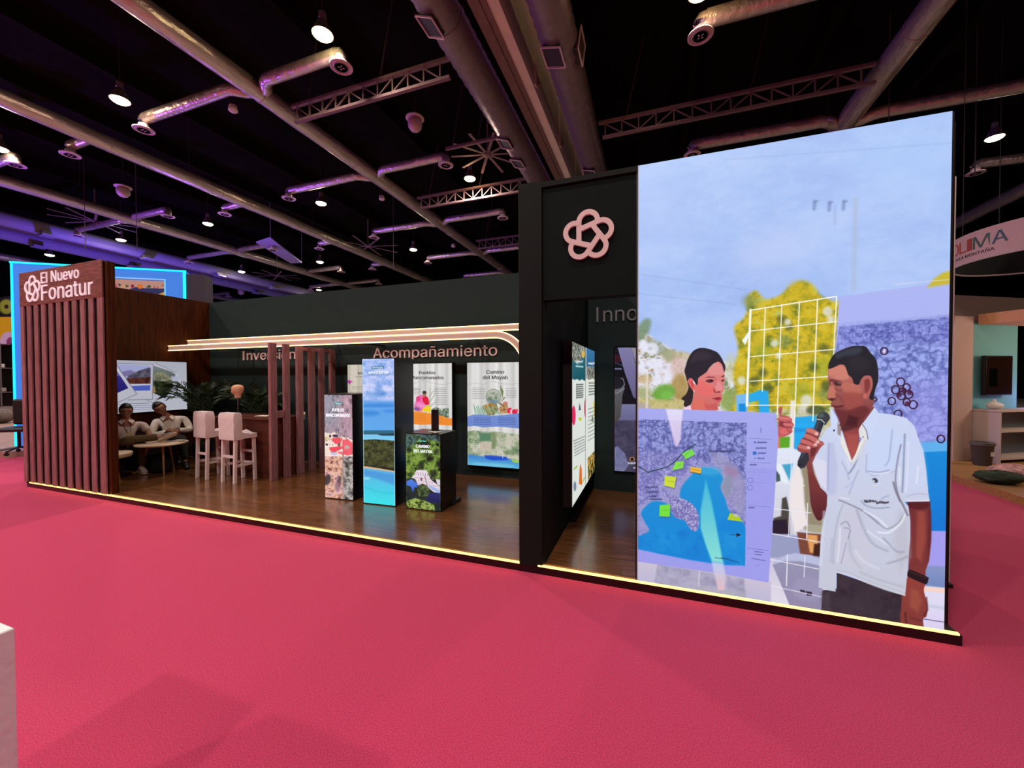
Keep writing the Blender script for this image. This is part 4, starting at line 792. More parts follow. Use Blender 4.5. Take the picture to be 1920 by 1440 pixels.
def paint_photo_wall(Q):
    c = Canvas(360, 290, Q, (196, 198, 214)); z = c.zoomed(195, 665, 12)
    z.fill([(60, 90), (1900, 130), (1900, 1400), (60, 1400)], [(192, 194, 210), (204, 206, 220)])
    PAP = (206, 206, 220)
    # right print
    z.fill([(1080, 180), (1640, 400), (1700, 620), (1380, 1010), (1080, 860)], PAP, 1); z.fill([(1080, 240), (1500, 380), (1580, 440), (1540, 640), (1360, 980), (1080, 850)], [(140, 150, 150), (60, 66, 52), (18, 22, 14)], 1)
    z.fill([(1080, 400), (1300, 380), (1560, 560), (1440, 640), (1080, 560)], c.tex([(90, 96, 84), (140, 142, 110), (176, 170, 130)], 5, 3, 2, 2), 5, .9); z.fill([(1090, 590), (1400, 600), (1560, 690), (1380, 960), (1150, 850)], c.tex([(14, 18, 10), (34, 42, 24), (56, 66, 44)], 5, 6, 2, 2), 4); z.fill([(1085, 700), (1120, 700), (1150, 850), (1090, 860)], (176, 140, 84), 2); z.fill([(1480, 480), (1660, 490), (1640, 590), (1520, 600)], (190, 194, 226), 4)
    z.stroke([(1120, 180), (1600, 400)], 14, (130, 134, 156), 2, .8); z.stroke([(1640, 640), (1370, 1020)], 50, (176, 180, 200), 2); z.stroke([(1660, 640), (1400, 1020)], 10, (110, 114, 136), 2, .8)
    # middle print
    z.fill([(160, 180), (1075, 220), (1075, 1000), (480, 1010)], PAP, 1); z.fill([(260, 215), (1020, 240), (1020, 640), (300, 640)], (178, 182, 232), 1)
    z.fill([(380, 380), (560, 340), (700, 400), (700, 480), (400, 480)], (132, 124, 176), 4); z.fill([(520, 470), (720, 370), (960, 290), (1020, 290), (1020, 560), (480, 560)], c.tex([(56, 54, 76), (86, 84, 106), (120, 120, 132)], 5, 4, 3, 2), 3); z.fill([(480, 530), (1020, 500), (1020, 650), (500, 650)], c.tex([(50, 22, 22), (84, 40, 34), (110, 60, 44)], 4, 9, 2, 2), 3)
    z.fill([(560, 660), (1020, 650), (1020, 690), (560, 700)], (216, 214, 232), 2); z.fill([(590, 700), (1020, 680), (1020, 800), (660, 806)], (82, 100, 206), 2)
    z.stroke([(1075, 220), (1075, 1000)], 12, (120, 120, 144), 1.5); z.stroke([(520, 1015), (1075, 1000)], 14, (120, 120, 144), 1.5); z.stroke([(250, 190), (1080, 215)], 12, (130, 132, 156), 1.5)
    # left print
    z.fill([(60, 170), (190, 170), (720, 880), (110, 1150), (60, 1150)], PAP, 1); z.fill([(60, 250), (180, 270), (545, 740), (60, 950)], [(70, 60, 150), (40, 36, 150), (24, 20, 110)], 1); z.fill([(60, 250), (190, 270), (260, 390), (60, 400)], (52, 44, 58), 3); z.fill([(60, 400), (270, 390), (330, 470), (60, 490)], (116, 104, 190), 5)
    z.fill([(150, 600), (180, 580), (180, 620), (240, 640), (200, 670)], (220, 224, 248), 1); z.ell(200, 525, 22, 12, (190, 190, 230), 0, 2)
    z.stroke([(190, 190), (545, 735)], 44, (214, 212, 226), 1.5); z.stroke([(230, 190), (720, 880), (120, 1150)], 14, (110, 112, 138), 2, .8)
    z.stroke([(930, 1010), (1180, 1120)], 10, (120, 122, 146), 1.5)
    z.textline(560, 1000, 1100, 1090, (70, 74, 110), 3, 14); z.textline(250, 450, 1130, 1115, (90, 94, 120), 5, 10)
    for i in range(3): z.textline(640, 1180, 1150+i*42, 1140+i*42, (104, 110, 150), 9+i, 12); z.textline(200, 380, 1190+i*42, 1180+i*42, (104, 110, 150), 19+i, 12)
    return c

def paint_info_panel(Q, second):
    c = Canvas(150, 420, Q, (226, 230, 224)); z = c.zoomed(1050, 630, 4.364)
    if not second:
        z.fill([(100, 30), (215, 60), (215, 240), (100, 210)], c.tex([(50, 60, 60), (130, 136, 120), (196, 196, 180)], 3, 2, 2, 2.2)); z.fill([(100, 200), (150, 230), (190, 160), (215, 130), (215, 370), (100, 355)], [(30, 110, 120), (12, 84, 96)], 3); z.ell(190, 150, 14, 30, (226, 180, 80), 0, 3)
        z.scribble(128, 210, 60, 24, (240, 248, 246), 3, 6, 1.); z.textline(130, 190, 246, 252, (220, 240, 236), 2, 9)
        z.fill([(100, 350), (120, 365), (140, 350), (160, 370), (180, 352), (200, 368), (215, 355), (215, 420), (100, 420)], (228, 232, 226), 1)
        for i in range(7): z.textline(132, 192, 398+i*18, 396+i*17, (60, 66, 66), i, 7)
        z.ell(112, 650, 16, 80, (226, 40, 90), 0, 2); z.ell(210, 590, 12, 80, (226, 40, 90), 0, 2); z.fill([(152, 610), (160, 545), (172, 605)], (70, 90, 96), 1); z.ell(165, 680, 14, 14, (196, 206, 60), 0, 1.5)
        for i in range(6): z.textline(110+i*2, 205, 860+i*24, 820+i*22, (120, 126, 126), 20+i, 6)
        z.fill([(155, 1210), (160, 1090), (168, 1040), (178, 1090), (180, 1220)], (226, 110, 40), 1); z.stroke([(115, 1090), (140, 1065)], 9, (150, 196, 50)); z.stroke([(180, 1200), (210, 1150)], 9, (150, 196, 50)); z.ell(122, 1230, 12, 40, (120, 140, 170), 0, 2)
    else:
        z.fill([(215, 90), (300, 120), (300, 380), (215, 360)], [(60, 120, 170), (40, 90, 120)]); z.fill([(215, 250), (300, 250), (300, 370), (215, 370)], c.tex([(60, 66, 60), (140, 140, 130), (190, 190, 190)], 3, 2, 2, 2), 3); z.scribble(232, 226, 50, 22, (236, 246, 246), 4, 6, 1.)
        z.fill([(215, 345), (240, 360), (265, 345), (300, 362), (300, 400), (215, 400)], (228, 230, 220), 1)
        for i in range(5): z.textline(235, 285, 385+i*24, 385+i*22, (80, 84, 84), i, 6)
        z.fill([(270, 540), (305, 530), (305, 670), (275, 660)], (232, 214, 110), 3); z.fill([(255, 700), (266, 640), (276, 700)], (110, 130, 90), 1)
        for i in range(9): z.textline(230, 290, 600+i*32, 580+i*30, (130, 134, 130), 20+i, 5)
        z.fill([(225, 1000), (300, 925), (305, 1100), (230, 1190)], c.tex([(30, 36, 22), (80, 90, 40), (200, 150, 70), (226, 190, 120)], 4, 5, 2, 2.4), 2)
    return c

def paint_video(Q):
    c = Canvas(260, 430, Q, (90, 88, 130)); z = c.zoomed(1050, 630, 4.364)
    z.fill([(400, 80), (1100, 80), (1100, 560), (400, 560)], (22, 18, 30)); z.fill([(445, 150), (500, 160), (510, 210), (445, 220)], (70, 24, 40), 3); z.stroke([(445, 215), (520, 245)], 8, (70, 70, 110)); z.stroke([(445, 268), (500, 270)], 12, (130, 140, 190))
    z.fill([(470, 90), (580, 95), (640, 300), (640, 530), (600, 500), (530, 300)], [(156, 152, 206), (120, 114, 160)], 1.5); z.fill([(580, 95), (1100, 95), (1100, 500), (700, 480)], (176, 172, 190), 3)
    z.fill([(400, 570), (520, 558), (1100, 556), (1100, 720), (400, 700)], [(150, 150, 196), (120, 118, 168)], 3); z.fill([(400, 690), (1100, 690), (1100, 1200), (400, 1200)], c.tex([(60, 54, 84), (78, 72, 104), (96, 90, 122)], 14, 3, 3, 2), 4)
    z.fill([(400, 930), (470, 900), (530, 960), (560, 1060), (500, 1140), (400, 1140)], c.tex([(120, 124, 176), (150, 152, 200)], 6, 4, 2, 2), 3)
    z.fill([(400, 330), (520, 345), (528, 430), (512, 480), (496, 660), (470, 700), (400, 690)], [(120, 124, 130), (112, 112, 92), (84, 80, 80)], 1.5); z.ell(460, 385, 62, 48, (34, 30, 42)); z.stroke([(400, 470), (470, 466), (526, 430)], 9, (156, 160, 170)); z.stroke([(520, 360), (530, 400), (500, 440), (420, 460)], 6, (140, 146, 160))
    z.ell(590, 1008, 24, 20, (180, 130, 90), 0, 1); z.ell(590, 1010, 12, 14, (40, 24, 20)); z.scribble(555, 1040, 200, 20, (226, 226, 240), 6, 6, 1.); z.scribble(600, 1080, 120, 18, (220, 220, 236), 7, 6, 1.)
    return c

def paint_flower_panel(Q):
    c = Canvas(620, 420, Q, (206, 152, 136)); z = c.zoomed(190, 490, 11.29)
    z.fill([(570, 600), (720, 545), (900, 570), (1100, 570), (1300, 580), (1350, 570), (1370, 620), (1250, 680), (1150, 720), (1000, 1100), (300, 1200)], (46, 46, 96), 1); z.fill([(1230, 700), (1370, 620), (1400, 720), (1420, 1100), (1200, 1100)], (222, 160, 60), 1)
    z.ell(820, 535, 56, 50, (238, 108, 44)); z.ell(820, 535, 20, 18, (244, 150, 40))
    z.ell(300, 515, 50, 26, (216, 90, 96), 0, 2); z.ell(660, 525, 34, 36, (150, 34, 66), .5, 2); z.ell(480, 525, 40, 22, (222, 170, 96), 0, 2)
    for q in ([(340, 460), (420, 490), (390, 545)], [(510, 490), (590, 520), (520, 560)], [(940, 560), (1000, 500), (1050, 520), (1040, 560)]): z.fill(q, (66, 86, 66), 1)
    for x, y in ((1120, 550), (1190, 555), (1300, 510)): z.ell(x, y, 14, 22, (176, 60, 76), 0, 2)
    return c

def paint_mural(Q):
    c = Canvas(120, 260, Q, (30, 24, 30))
    c.fill([(-40, 555), (40, 552), (40, 590), (-40, 590)], (24, 22, 26)); c.ell(12, 575, 14, 14, (150, 140, 50), 0, 3); c.ell(12, 575, 4, 4, (60, 30, 30)); c.fill([(-40, 594), (30, 594), (30, 642), (-40, 642)], (222, 150, 30), 1); c.ell(16, 640, 16, 18, (214, 160, 196)); c.ell(20, 642, 8, 10, (150, 60, 110))
    return c
# ================================================================ setting: floor, platform, booth walls
FRONT, BACK, Z0, TOP = 2.99, 5.433, .08, 3.083
XL, XR = -8.385, 1.615
struct('floor', box(new(), -46, 24, -9, 46, -.10, -.012), mat('grey hall floor', (150, 142, 134), .8, noise=.1, scale=3))
cp = struct('trim_0', box(new(), -30, 18, -4.5, 9.2, -.012, 0), M['carpet']); cp['label'] = 'magenta aisle carpet'

plat = struct('trim_1', box(new(), -8.56, 1.70, 3.05, 5.62, 0, .058), M['black'])
plat['label'] = 'low black platform under the stand'
rng = random.Random(4)
rows = 13; pitch = (5.42-3.02)/rows
for i in range(rows):
    x = -8.5-rng.uniform(0, 1.1); y0 = 3.02+i*pitch
    while x < 1.6:
        x1 = x+1.22; a, b = max(x, -8.5), min(x1, 1.62)
        if b-a > .05: obj('plank', box(new(), a+.0006, b-.0006, y0+.0006, y0+pitch-.0006, .055, Z0), M['plank'], plat)
        x = x1
obj('fascia', box(new(), -8.56, 1.70, 3.0, 3.049, 0, .062), M['black_gloss'], plat)
for a, b in ((-8.46, -1.005), (-.85, 1.68)):
    obj('light_strip', box(new(), a, b, 2.986, 3.004, .066, .078), M['led_warm'], plat, label='glowing warm strip along the platform edge')

struct('wall_back', box(new(), -8.50, 1.70, BACK, BACK+.12, 0, TOP), M['green'])
wl = struct('wall_left', box(new(), XL-.10, XL-.012, 3.12, BACK, 0, TOP), M['black'])
# veneer boards of the left wall
n = 8
for i in range(n):
    y0 = 3.12+(BACK-3.12)*i/n; y1 = 3.12+(BACK-3.12)*(i+1)/n
    obj('veneer_panel', box(new(), XL-.014, XL, y0+.001, y1-.001, Z0, TOP, .001), M['brownwall'], wl)
struct('wall_right', box(new(), 1.62, 1.70, 3.12, BACK, 0, TOP), M['green2'])

# dark partition between the lounge and the passage, with the header frame over the passage
wm = struct('wall_middle', box(new(), -1.005, -.80, FRONT+.03, BACK, Z0, 3.06), M['green2'])
obj('front_post', box(new(), -1.007, -.815, FRONT, FRONT+.20, Z0-.02, 3.10, .003), M['green2'], wm)
pass_back = struct('wall_passage', box(new(), -.80, 1.62, 5.27, BACK, Z0, 3.0), M['green'])
hd = thing('portal_header', 'dark green header board with a pale emblem above the passage opening', 'sign board', (-.45, FRONT, 2.17))
obj('panel', box(new(), -.813, -.112, FRONT+.02, FRONT+.12, 2.172, 3.043, .002), mat('header green paint', (24, 31, 31), .7, spec=.05), hd)
obj('top_rail', box(new(), -.815, -.10, FRONT, FRONT+.14, 3.046, 3.086, .002), M['green2'], hd)

def emblem(parent, cx, cz, s, y, depth, m, sx=1., name='emblem', hw=.165):
    """five-lobed knot, each ribbon lobe its own strand"""
    root = parent
    for k in range(5):
        th = -2*math.pi*k/5; pts = []
        Rr, r = .95, .62
        for i in range(17):
            a = R(-14)+(R(180)-R(-14))*i/16; pts.append((r*math.cos(a), Rr+r*math.sin(a)))
        pts += [(-r, Rr-.45), (-r, Rr-.9), (-r, Rr-1.36)]
        P = [Vector((x*math.cos(th)-z*math.sin(th), x*math.sin(th)+z*math.cos(th))) for x, z in pts]
        bm = new(); L0, R0 = [], []
        for i, p in enumerate(P):
            t = (P[min(i+1, len(P)-1)]-P[max(i-1, 0)]).normalized(); nn = Vector((-t.y, t.x))*hw
            for lst, q in ((L0, p+nn), (R0, p-nn)):
                lst.append([bm.verts.new((cx+q.x*s*sx, yy, cz+q.y*s)) for yy in (y-depth-k*.0006, y)])
        for i in range(len(P)-1):
            a, b, c, d = L0[i], L0[i+1], R0[i+1], R0[i]
            for f in ((a[0], b[0], c[0], d[0]), (a[1], d[1], c[1], b[1]), (a[0], a[1], b[1], b[0]), (d[0], c[0], c[1], d[1])): bm.faces.new(f)
        bm.faces.new((L0[0][0], R0[0][0], R0[0][1], L0[0][1])); bm.faces.new((L0[-1][0], L0[-1][1], R0[-1][1], R0[-1][0]))
        obj(name+'_strand', bm, m, root)
em = thing('emblem_sign', 'pale pink five-lobed knot emblem on the dark green header', 'logo', (-.455, FRONT, 2.43))
emblem(em, -.455, 2.632, .112, FRONT+.02, .022, M['letter'])

# ---------------------------------------------------------------- slatted fin with the sign
fin = thing('slatted_sign_fin', 'tall reddish wooden fin of vertical slats carrying the stand name', 'sign wall', (-7.55, 3.05, Z0))
FX0, FX1 = -8.605, -6.60
obj('back_board', box(new(), FX0+.004, FX1-.002, FRONT+.017, 3.10, Z0-.02, 3.06), mat('dark slat backing', (20, 7, 6), .8, spec=.1), fin)
obj('sign_board', box(new(), FX0, FX1, FRONT-.002, FRONT+.0165, 2.606, 3.085, .003), M['headwood'], fin)
edges = []; g0 = [(-8.506, -8.438), (-8.333, -8.266), (-8.164, -8.077)]
gapc = [-8.472+i*(-6.766+8.472)/9 for i in range(10)]
gw = .088
xs = [FX0]+[v for c_ in gapc for v in (c_-gw/2, c_+gw/2)]+[FX1]
for i in range(0, len(xs), 2):
    obj('slat', box(new(), xs[i], xs[i+1], FRONT, FRONT+.018, Z0-.005, 2.607, .002), M['slat'], fin)
obj('end_board', box(new(), FX1, FX1+.05, FRONT+.03, 3.10, Z0, 3.07, .002), M['brownwall'], fin)
sg = thing('stand_name_sign', 'white raised lettering reading El Nuevo Fonatur with knot emblem', 'sign', (-7.5, FRONT, 2.65))
emblem(sg, -8.235, 2.83, .116, FRONT-.002, .010, M['letter_glow'], 1.06, hw=.125)
letters(sg, 'El Nuevo', (-8.005, FRONT-.002, 2.892), (-7.09, FRONT-.002, 2.892), .148, .010, M['letter_glow'], .003)
letters(sg, 'Fonatur', (-8.003, FRONT-.002, 2.656), (-6.785, FRONT-.002, 2.656), .212, .010, M['letter_glow'], .005)

# ---------------------------------------------------------------- wall lettering
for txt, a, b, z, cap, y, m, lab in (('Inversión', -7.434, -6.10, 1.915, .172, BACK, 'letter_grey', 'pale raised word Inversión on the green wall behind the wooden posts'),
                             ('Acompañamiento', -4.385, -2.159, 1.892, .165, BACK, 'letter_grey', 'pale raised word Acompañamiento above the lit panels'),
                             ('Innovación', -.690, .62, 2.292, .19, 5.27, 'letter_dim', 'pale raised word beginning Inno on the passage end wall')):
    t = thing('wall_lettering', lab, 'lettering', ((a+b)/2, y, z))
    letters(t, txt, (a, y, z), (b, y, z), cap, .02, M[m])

# ---------------------------------------------------------------- the video wall
led = thing('video_wall', 'huge bright video wall showing a man with a microphone and a woman holding a map', 'screen', (.76, 3.05, Z0))
LX0, LX1, LZ0, LZ1 = -.094, 1.613, .083, 3.084
obj('cabinet', box(new(), LX0-.018, LX1+.016, FRONT+.012, FRONT+.14, Z0, LZ1+.002), M['black'], led)
picture('screen_face', [(LX0, FRONT, LZ1), (LX1, FRONT, LZ1), (LX1, FRONT, LZ0), (LX0, FRONT, LZ0)], screen_mat('video wall picture', paint_led(), 1.0), led, 'lit picture of two people and a map')
obj('edge_strip', box(new(), LX0-.006, LX0, FRONT-.001, FRONT+.012, LZ0, LZ1), mat('pale screen edge', (200, 205, 220), .5), led)
# rear white return panel standing behind the video wall
rp = thing('white_return_panel', 'narrow white panel edge just behind the right end of the video wall', 'panel', (1.95, 3.93, 0))
obj('sheet', box(new(), 1.72, 2.135, 3.90, 3.95, 0, 3.06, .004), mat('white laminate', (226, 206, 200), .5), rp)
obj('foot', box(new(), 1.74, 2.10, 3.80, 4.05, 0, .03, .004), M['black'], rp)

# ---------------------------------------------------------------- suspended light profiles
rose = M['rose']
lp = thing('linear_pendant', 'upper straight pale light profile with glowing edges, nearer the back wall', 'light fixture', (-5, 5.06, 2.27))
ya, yb = 5.03, 5.10
obj('profile', box(new(), XL+.002, -1.006, ya, yb, 2.211, 2.283), rose, lp)
obj('light_line', box(new(), XL+.004, -1.006, ya-.006, ya+.012, 2.283, 2.293), M['led_line'], lp); obj('light_line', box(new(), XL+.004, -1.006, ya-.006, ya+.012, 2.203, 2.213), M['led_line'], lp)
for x in (-7.6, -5.2, -2.6): obj('hanger', box(new(), x, x+.05, ya+.02, BACK, 2.23, 2.26), M['black'], lp)
lp2 = thing('linear_pendant', 'lower pale light profile bending down in a curve at its right end', 'light fixture', (-5, 4.71, 2.15))
def curve_path(z, r, xe):
    """straight from the wall, then a quarter turn downwards"""
    P = [(XL+.003, z), (xe, z)]
    for i in range(1, 13):
        a = R(90)*i/12; P.append((xe+r*math.sin(a), z-r+r*math.cos(a)))
    return P
def band(P, Q, y0, y1):
    """solid between two paths in x, z"""
    bm = new(); rows_ = []
    for (x, z), (x2, z2) in zip(P, Q): rows_.append([bm.verts.new(p) for p in ((x, y0, z), (x2, y0, z2), (x2, y1, z2), (x, y1, z))])
    for A, B in zip(rows_, rows_[1:]):
        for k in range(4): bm.faces.new((A[k], A[(k+1) % 4], B[(k+1) % 4], B[k]))
    bm.faces.new(rows_[0][::-1]); bm.faces.new(rows_[-1]); return bm
yl = 4.71; XE = -1.92; RO, RI = .46, .385
ZT = 2.158
Po, Pi = curve_path(ZT, RO, XE), curve_path(ZT-(RO-RI), RI, XE)
obj('profile', band(Po, Pi, yl, yl+.07), rose, lp2)
obj('light_line', band(curve_path(ZT+.010, RO+.010, XE), Po, yl-.006, yl+.012), M['led_line'], lp2)
obj('light_line', band(Pi, curve_path(ZT-(RO-RI)-.010, RI-.010, XE), yl-.006, yl+.012), M['led_line'], lp2)
obj('drop', box(new(), XE+RI, XE+RO, yl, yl+.07, Z0, ZT-RO), rose, lp2)
for x in (-7.2, -4.2): obj('hanger', box(new(), x, x+.04, yl+.07, BACK, 2.08, 2.105), M['black'], lp2)
# ---------------------------------------------------------------- lit panels on the back wall and in the passage
def lightbox(name, label, x0, x1, paint, y=5.353):
    z0, z1 = .25, 1.787
    t = thing(name, label, 'light box', ((x0+x1)/2, y, z0))
    obj('frame', box(new(), x0-.012, x1+.012, y+.006, BACK, z0-.012, z1+.012, .002), M['black'], t)
    co = [(x0, y, z1), (x1, y, z1), (x1, y, z0), (x0, y, z0)]
    picture('fabric_face', co, screen_mat(name+' print', paint([px(p) for p in co]), .97), t)
    return t
lightbox('fabric_light_box', 'lit fabric panel titled Camino del Mayab with blue band, right of the black pillars', -2.619, -1.80, paint_mayab_box)
lightbox('fabric_light_box', 'lit fabric panel titled Pueblos Mancomunados with orange band, behind the shortest pillar', -3.667, -2.88, paint_pueblos_box)
lightbox('fabric_light_box', 'lit cream fabric panel mostly hidden behind the tall blue screen pillar', -4.862, -4.06, paint_maya_box)

for k, (y0, y1, lab) in enumerate(((3.70, 4.475, 'nearer lit infographic panel on the left side of the passage'), (4.495, 5.235, 'farther lit infographic panel on the left side of the passage'))):
    t = thing('infographic_panel', lab, 'light box', (-.75, (y0+y1)/2, .33)); xf = -.712
    obj('frame', box(new(), -.80, xf-.008, y0-.008, y1+.008, .325, 1.912), M['black'], t)
    co = [(xf, y0, 1.905), (xf, y1, 1.905), (xf, y1, .332), (xf, y0, .332)]
    picture('print_face', co, screen_mat('infographic print', paint_info_panel([px(p) for p in co], k == 1), .95), t)
t = thing('passage_screen', 'dim upright screen with a bucket on the passage end wall', 'screen', (.1, 5.25, .35))
co = [(-.455, 5.238, 1.945), (.50, 5.238, 1.945), (.50, 5.238, .353), (-.455, 5.238, .353)]
obj('bezel', box(new(), -.47, .515, 5.244, 5.262, .34, 1.96), M['black_gloss'], t)
picture('display', co, screen_mat('passage screen picture', paint_video([px(p) for p in co]), .62), t)

t = thing('wall_screen', 'wide screen with tilted snapshots on the brown wall above two seated people', 'screen', (XL, 4.4, .98))
xs_ = XL+.035; co = [(xs_, 3.862, 1.873), (xs_, 4.985, 1.873), (xs_, 4.985, .982), (xs_, 3.862, .982)]
obj('bezel', box(new(), XL, xs_-.006, 3.85, 4.997, .97, 1.885), M['black_gloss'], t)
picture('display', co, screen_mat('snapshot picture', paint_photo_wall([(203.5, 674.6), (346.6, 678.8), px(co[2]), (206.5, 777)]), .72), t)

# ---------------------------------------------------------------- screen pillars
def pillar(label, A, B, top, depth, quad, paint, plinth=None, topz=None):
    A, B = Vector((*A, 0)), Vector((*B, 0)); e = (B-A).normalized(); nrm = Vector((e.y, -e.x, 0)); w = (B-A).length
    ang = math.atan2(e.y, e.x)
    t = thing('screen_pillar', label, 'display pillar', (A.x, A.y, Z0), ang)
    obj('body', box(new(), -.006, w+.006, .004, depth, 0, top-Z0, .002), M['black_gloss'], t, local=True)
    zb = .012
    co = [A+Vector((0, 0, top-.012)), B+Vector((0, 0, top-.012)), B+Vector((0, 0, Z0+zb)), A+Vector((0, 0, Z0+zb))]
    picture('screen_face', co, screen_mat('pillar picture', paint(quad), 1.), t)
    if plinth: obj('plinth', box(new(), .02, w+plinth, .24, depth+.09, 0, .045, .003), M['black'], t, local=True)
    return t
pillar('middle-height black pillar showing red roofs and the words Pueblos Mancomunados', (-3.806, 3.79), (-3.397, 3.809), 1.372, .40, [(605.5, 740), (658, 739), (662, 939.5), (610, 934)], paint_pueblos_pillar)
pillar('tallest black pillar showing blue sky and a turquoise shore', (-3.215, 3.779), (-2.783, 3.794), 1.80, .40, [(676, 672), (735, 671), (741, 950.5), (683, 944)], paint_mayakaan_pillar)
pillar('shortest black pillar showing a pale pyramid in forest', (-2.633, 3.796), (-2.193, 3.799), .944, .36, [(762, 812.5), (825, 815.5), (826, 961), (762, 953)], paint_mayab_pillar, plinth=.028)
t = thing('tablet_stand', 'small black upright device on top of the shortest pillar', 'device', (-2.36, 4.0, .944))
Mz = Matrix.Rotation(R(10), 3, 'Z')
obj('device', obox(new(), (-2.385, 4.02, .944+.125), (.085, .03, .25), Mz, .004), mat('speckled black glass', (16, 16, 20), .2, noise=.6, scale=60), t)
obj('base', obox(new(), (-2.385, 4.02, .947), (.10, .09, .006), Mz, .002), M['black'], t)
t = tag(obj('leaflet', obox(new(), (-2.345, 3.955, .9465), (.15, .10, .004), Matrix.Rotation(R(-24), 3, 'Z')), mat('white paper', (226, 216, 214), .7)), 'pale leaflet lying in front of the black device on the shortest pillar', 'paper')

# ---------------------------------------------------------------- wooden post screen and counter
t = thing('post_screen', 'row of six upright reddish posts dividing the counter from the pillars', 'partition', (-5.18, 4.75, Z0))
for y0, y1 in ((4.158, 4.262), (4.390, 4.480), (4.622, 4.722), (4.848, 4.952), (5.058, 5.150), (5.285, 5.385)):
    obj('post', box(new(), -5.208, -5.155, y0, y1, Z0, 2.075 if y0 < 4.5 else 2.06, .002), M['slat'], t)
obj('rail', box(new(), -5.20, -5.165, 4.262, 4.390, .985, 1.085), M['slat'], t)
obj('top_rail', box(new(), -5.20, -5.165, 4.722, 5.285, 2.0, 2.055), M['slat'], t)
ct = thing('counter', 'dark red wooden bar counter behind the two stools', 'counter', (-5.85, 4.5, Z0))
obj('front_panel', box(new(), -6.46, -5.225, 4.235, 4.26, Z0, .945, .002), M['darkwood'], ct)
obj('side_panel', box(new(), -6.46, -6.43, 4.26, 4.72, Z0, .945, .002), M['darkwood'], ct); obj('side_panel', box(new(), -5.255, -5.225, 4.26, 4.72, Z0, .945, .002), M['darkwood'], ct)
obj('top', box(new(), -6.50, -5.22, 4.20, 4.76, .945, .975, .003), M['darkwood'], ct)
obj('shelf', box(new(), -6.43, -5.255, 4.27, 4.72, .46, .48), M['darkwood'], ct)
p = at(492, 780, Z=.978)
tag(obj('paper_sheet', obox(new(), (p.x, p.y+.03, .978), (.21, .15, .005), Matrix.Rotation(R(8), 3, 'Z')), mat('cream paper', (236, 226, 210), .7)), 'white sheet of paper lying on the counter left of the posts', 'paper')
hp = at(446.5, 781, Z=.977)
t = thing('mannequin_head_stand', 'peach foam mannequin head on a thin metal rod on the counter', 'mannequin head', (hp.x, hp.y, .975))
obj('rod', tube(new(), [(hp.x, hp.y, .98), (hp.x, hp.y, 1.27)], .006, 8), mat('steel rod', (150, 150, 156), .35, 1.), t)
obj('foot', lathe(new(), [(.06, 0), (.06, .008), (.012, .014)], (hp.x, hp.y, .975)), M['black'], t)
hs_ = .74
bm = lathe(new(), [(a_*hs_, b_*hs_) for a_, b_ in [(.055, 0), (.056, .03), (.060, .06), (.072, .09), (.095, .12), (.108, .16), (.112, .20), (.104, .235), (.08, .262), (.04, .276), (.004, .28)]], (hp.x, hp.y, 1.262), 24)
blob(bm, (hp.x-.062, hp.y-.015, 1.365), (.034, .038, .045), 12)
obj('head', bm, mat('peach foam', (226, 168, 138), .8, noise=.05), t, smooth=True)
p = at(575, 803, Z=1.0)
t = thing('wall_phone', 'small pale handset fixed between the wooden posts', 'phone', (-5.22, 4.79, .93))
obj('handset', box(new(), -5.235, -5.212, 4.765, 4.805, .905, 1.03, .004), mat('grey plastic', (140, 132, 128), .5), t)
obj('screen', box(new(), -5.212, -5.210, 4.77, 4.80, .99, 1.025), mat('pale cream screen', (220, 190, 140), .5, emit=(230, 190, 130), es=.4), t)

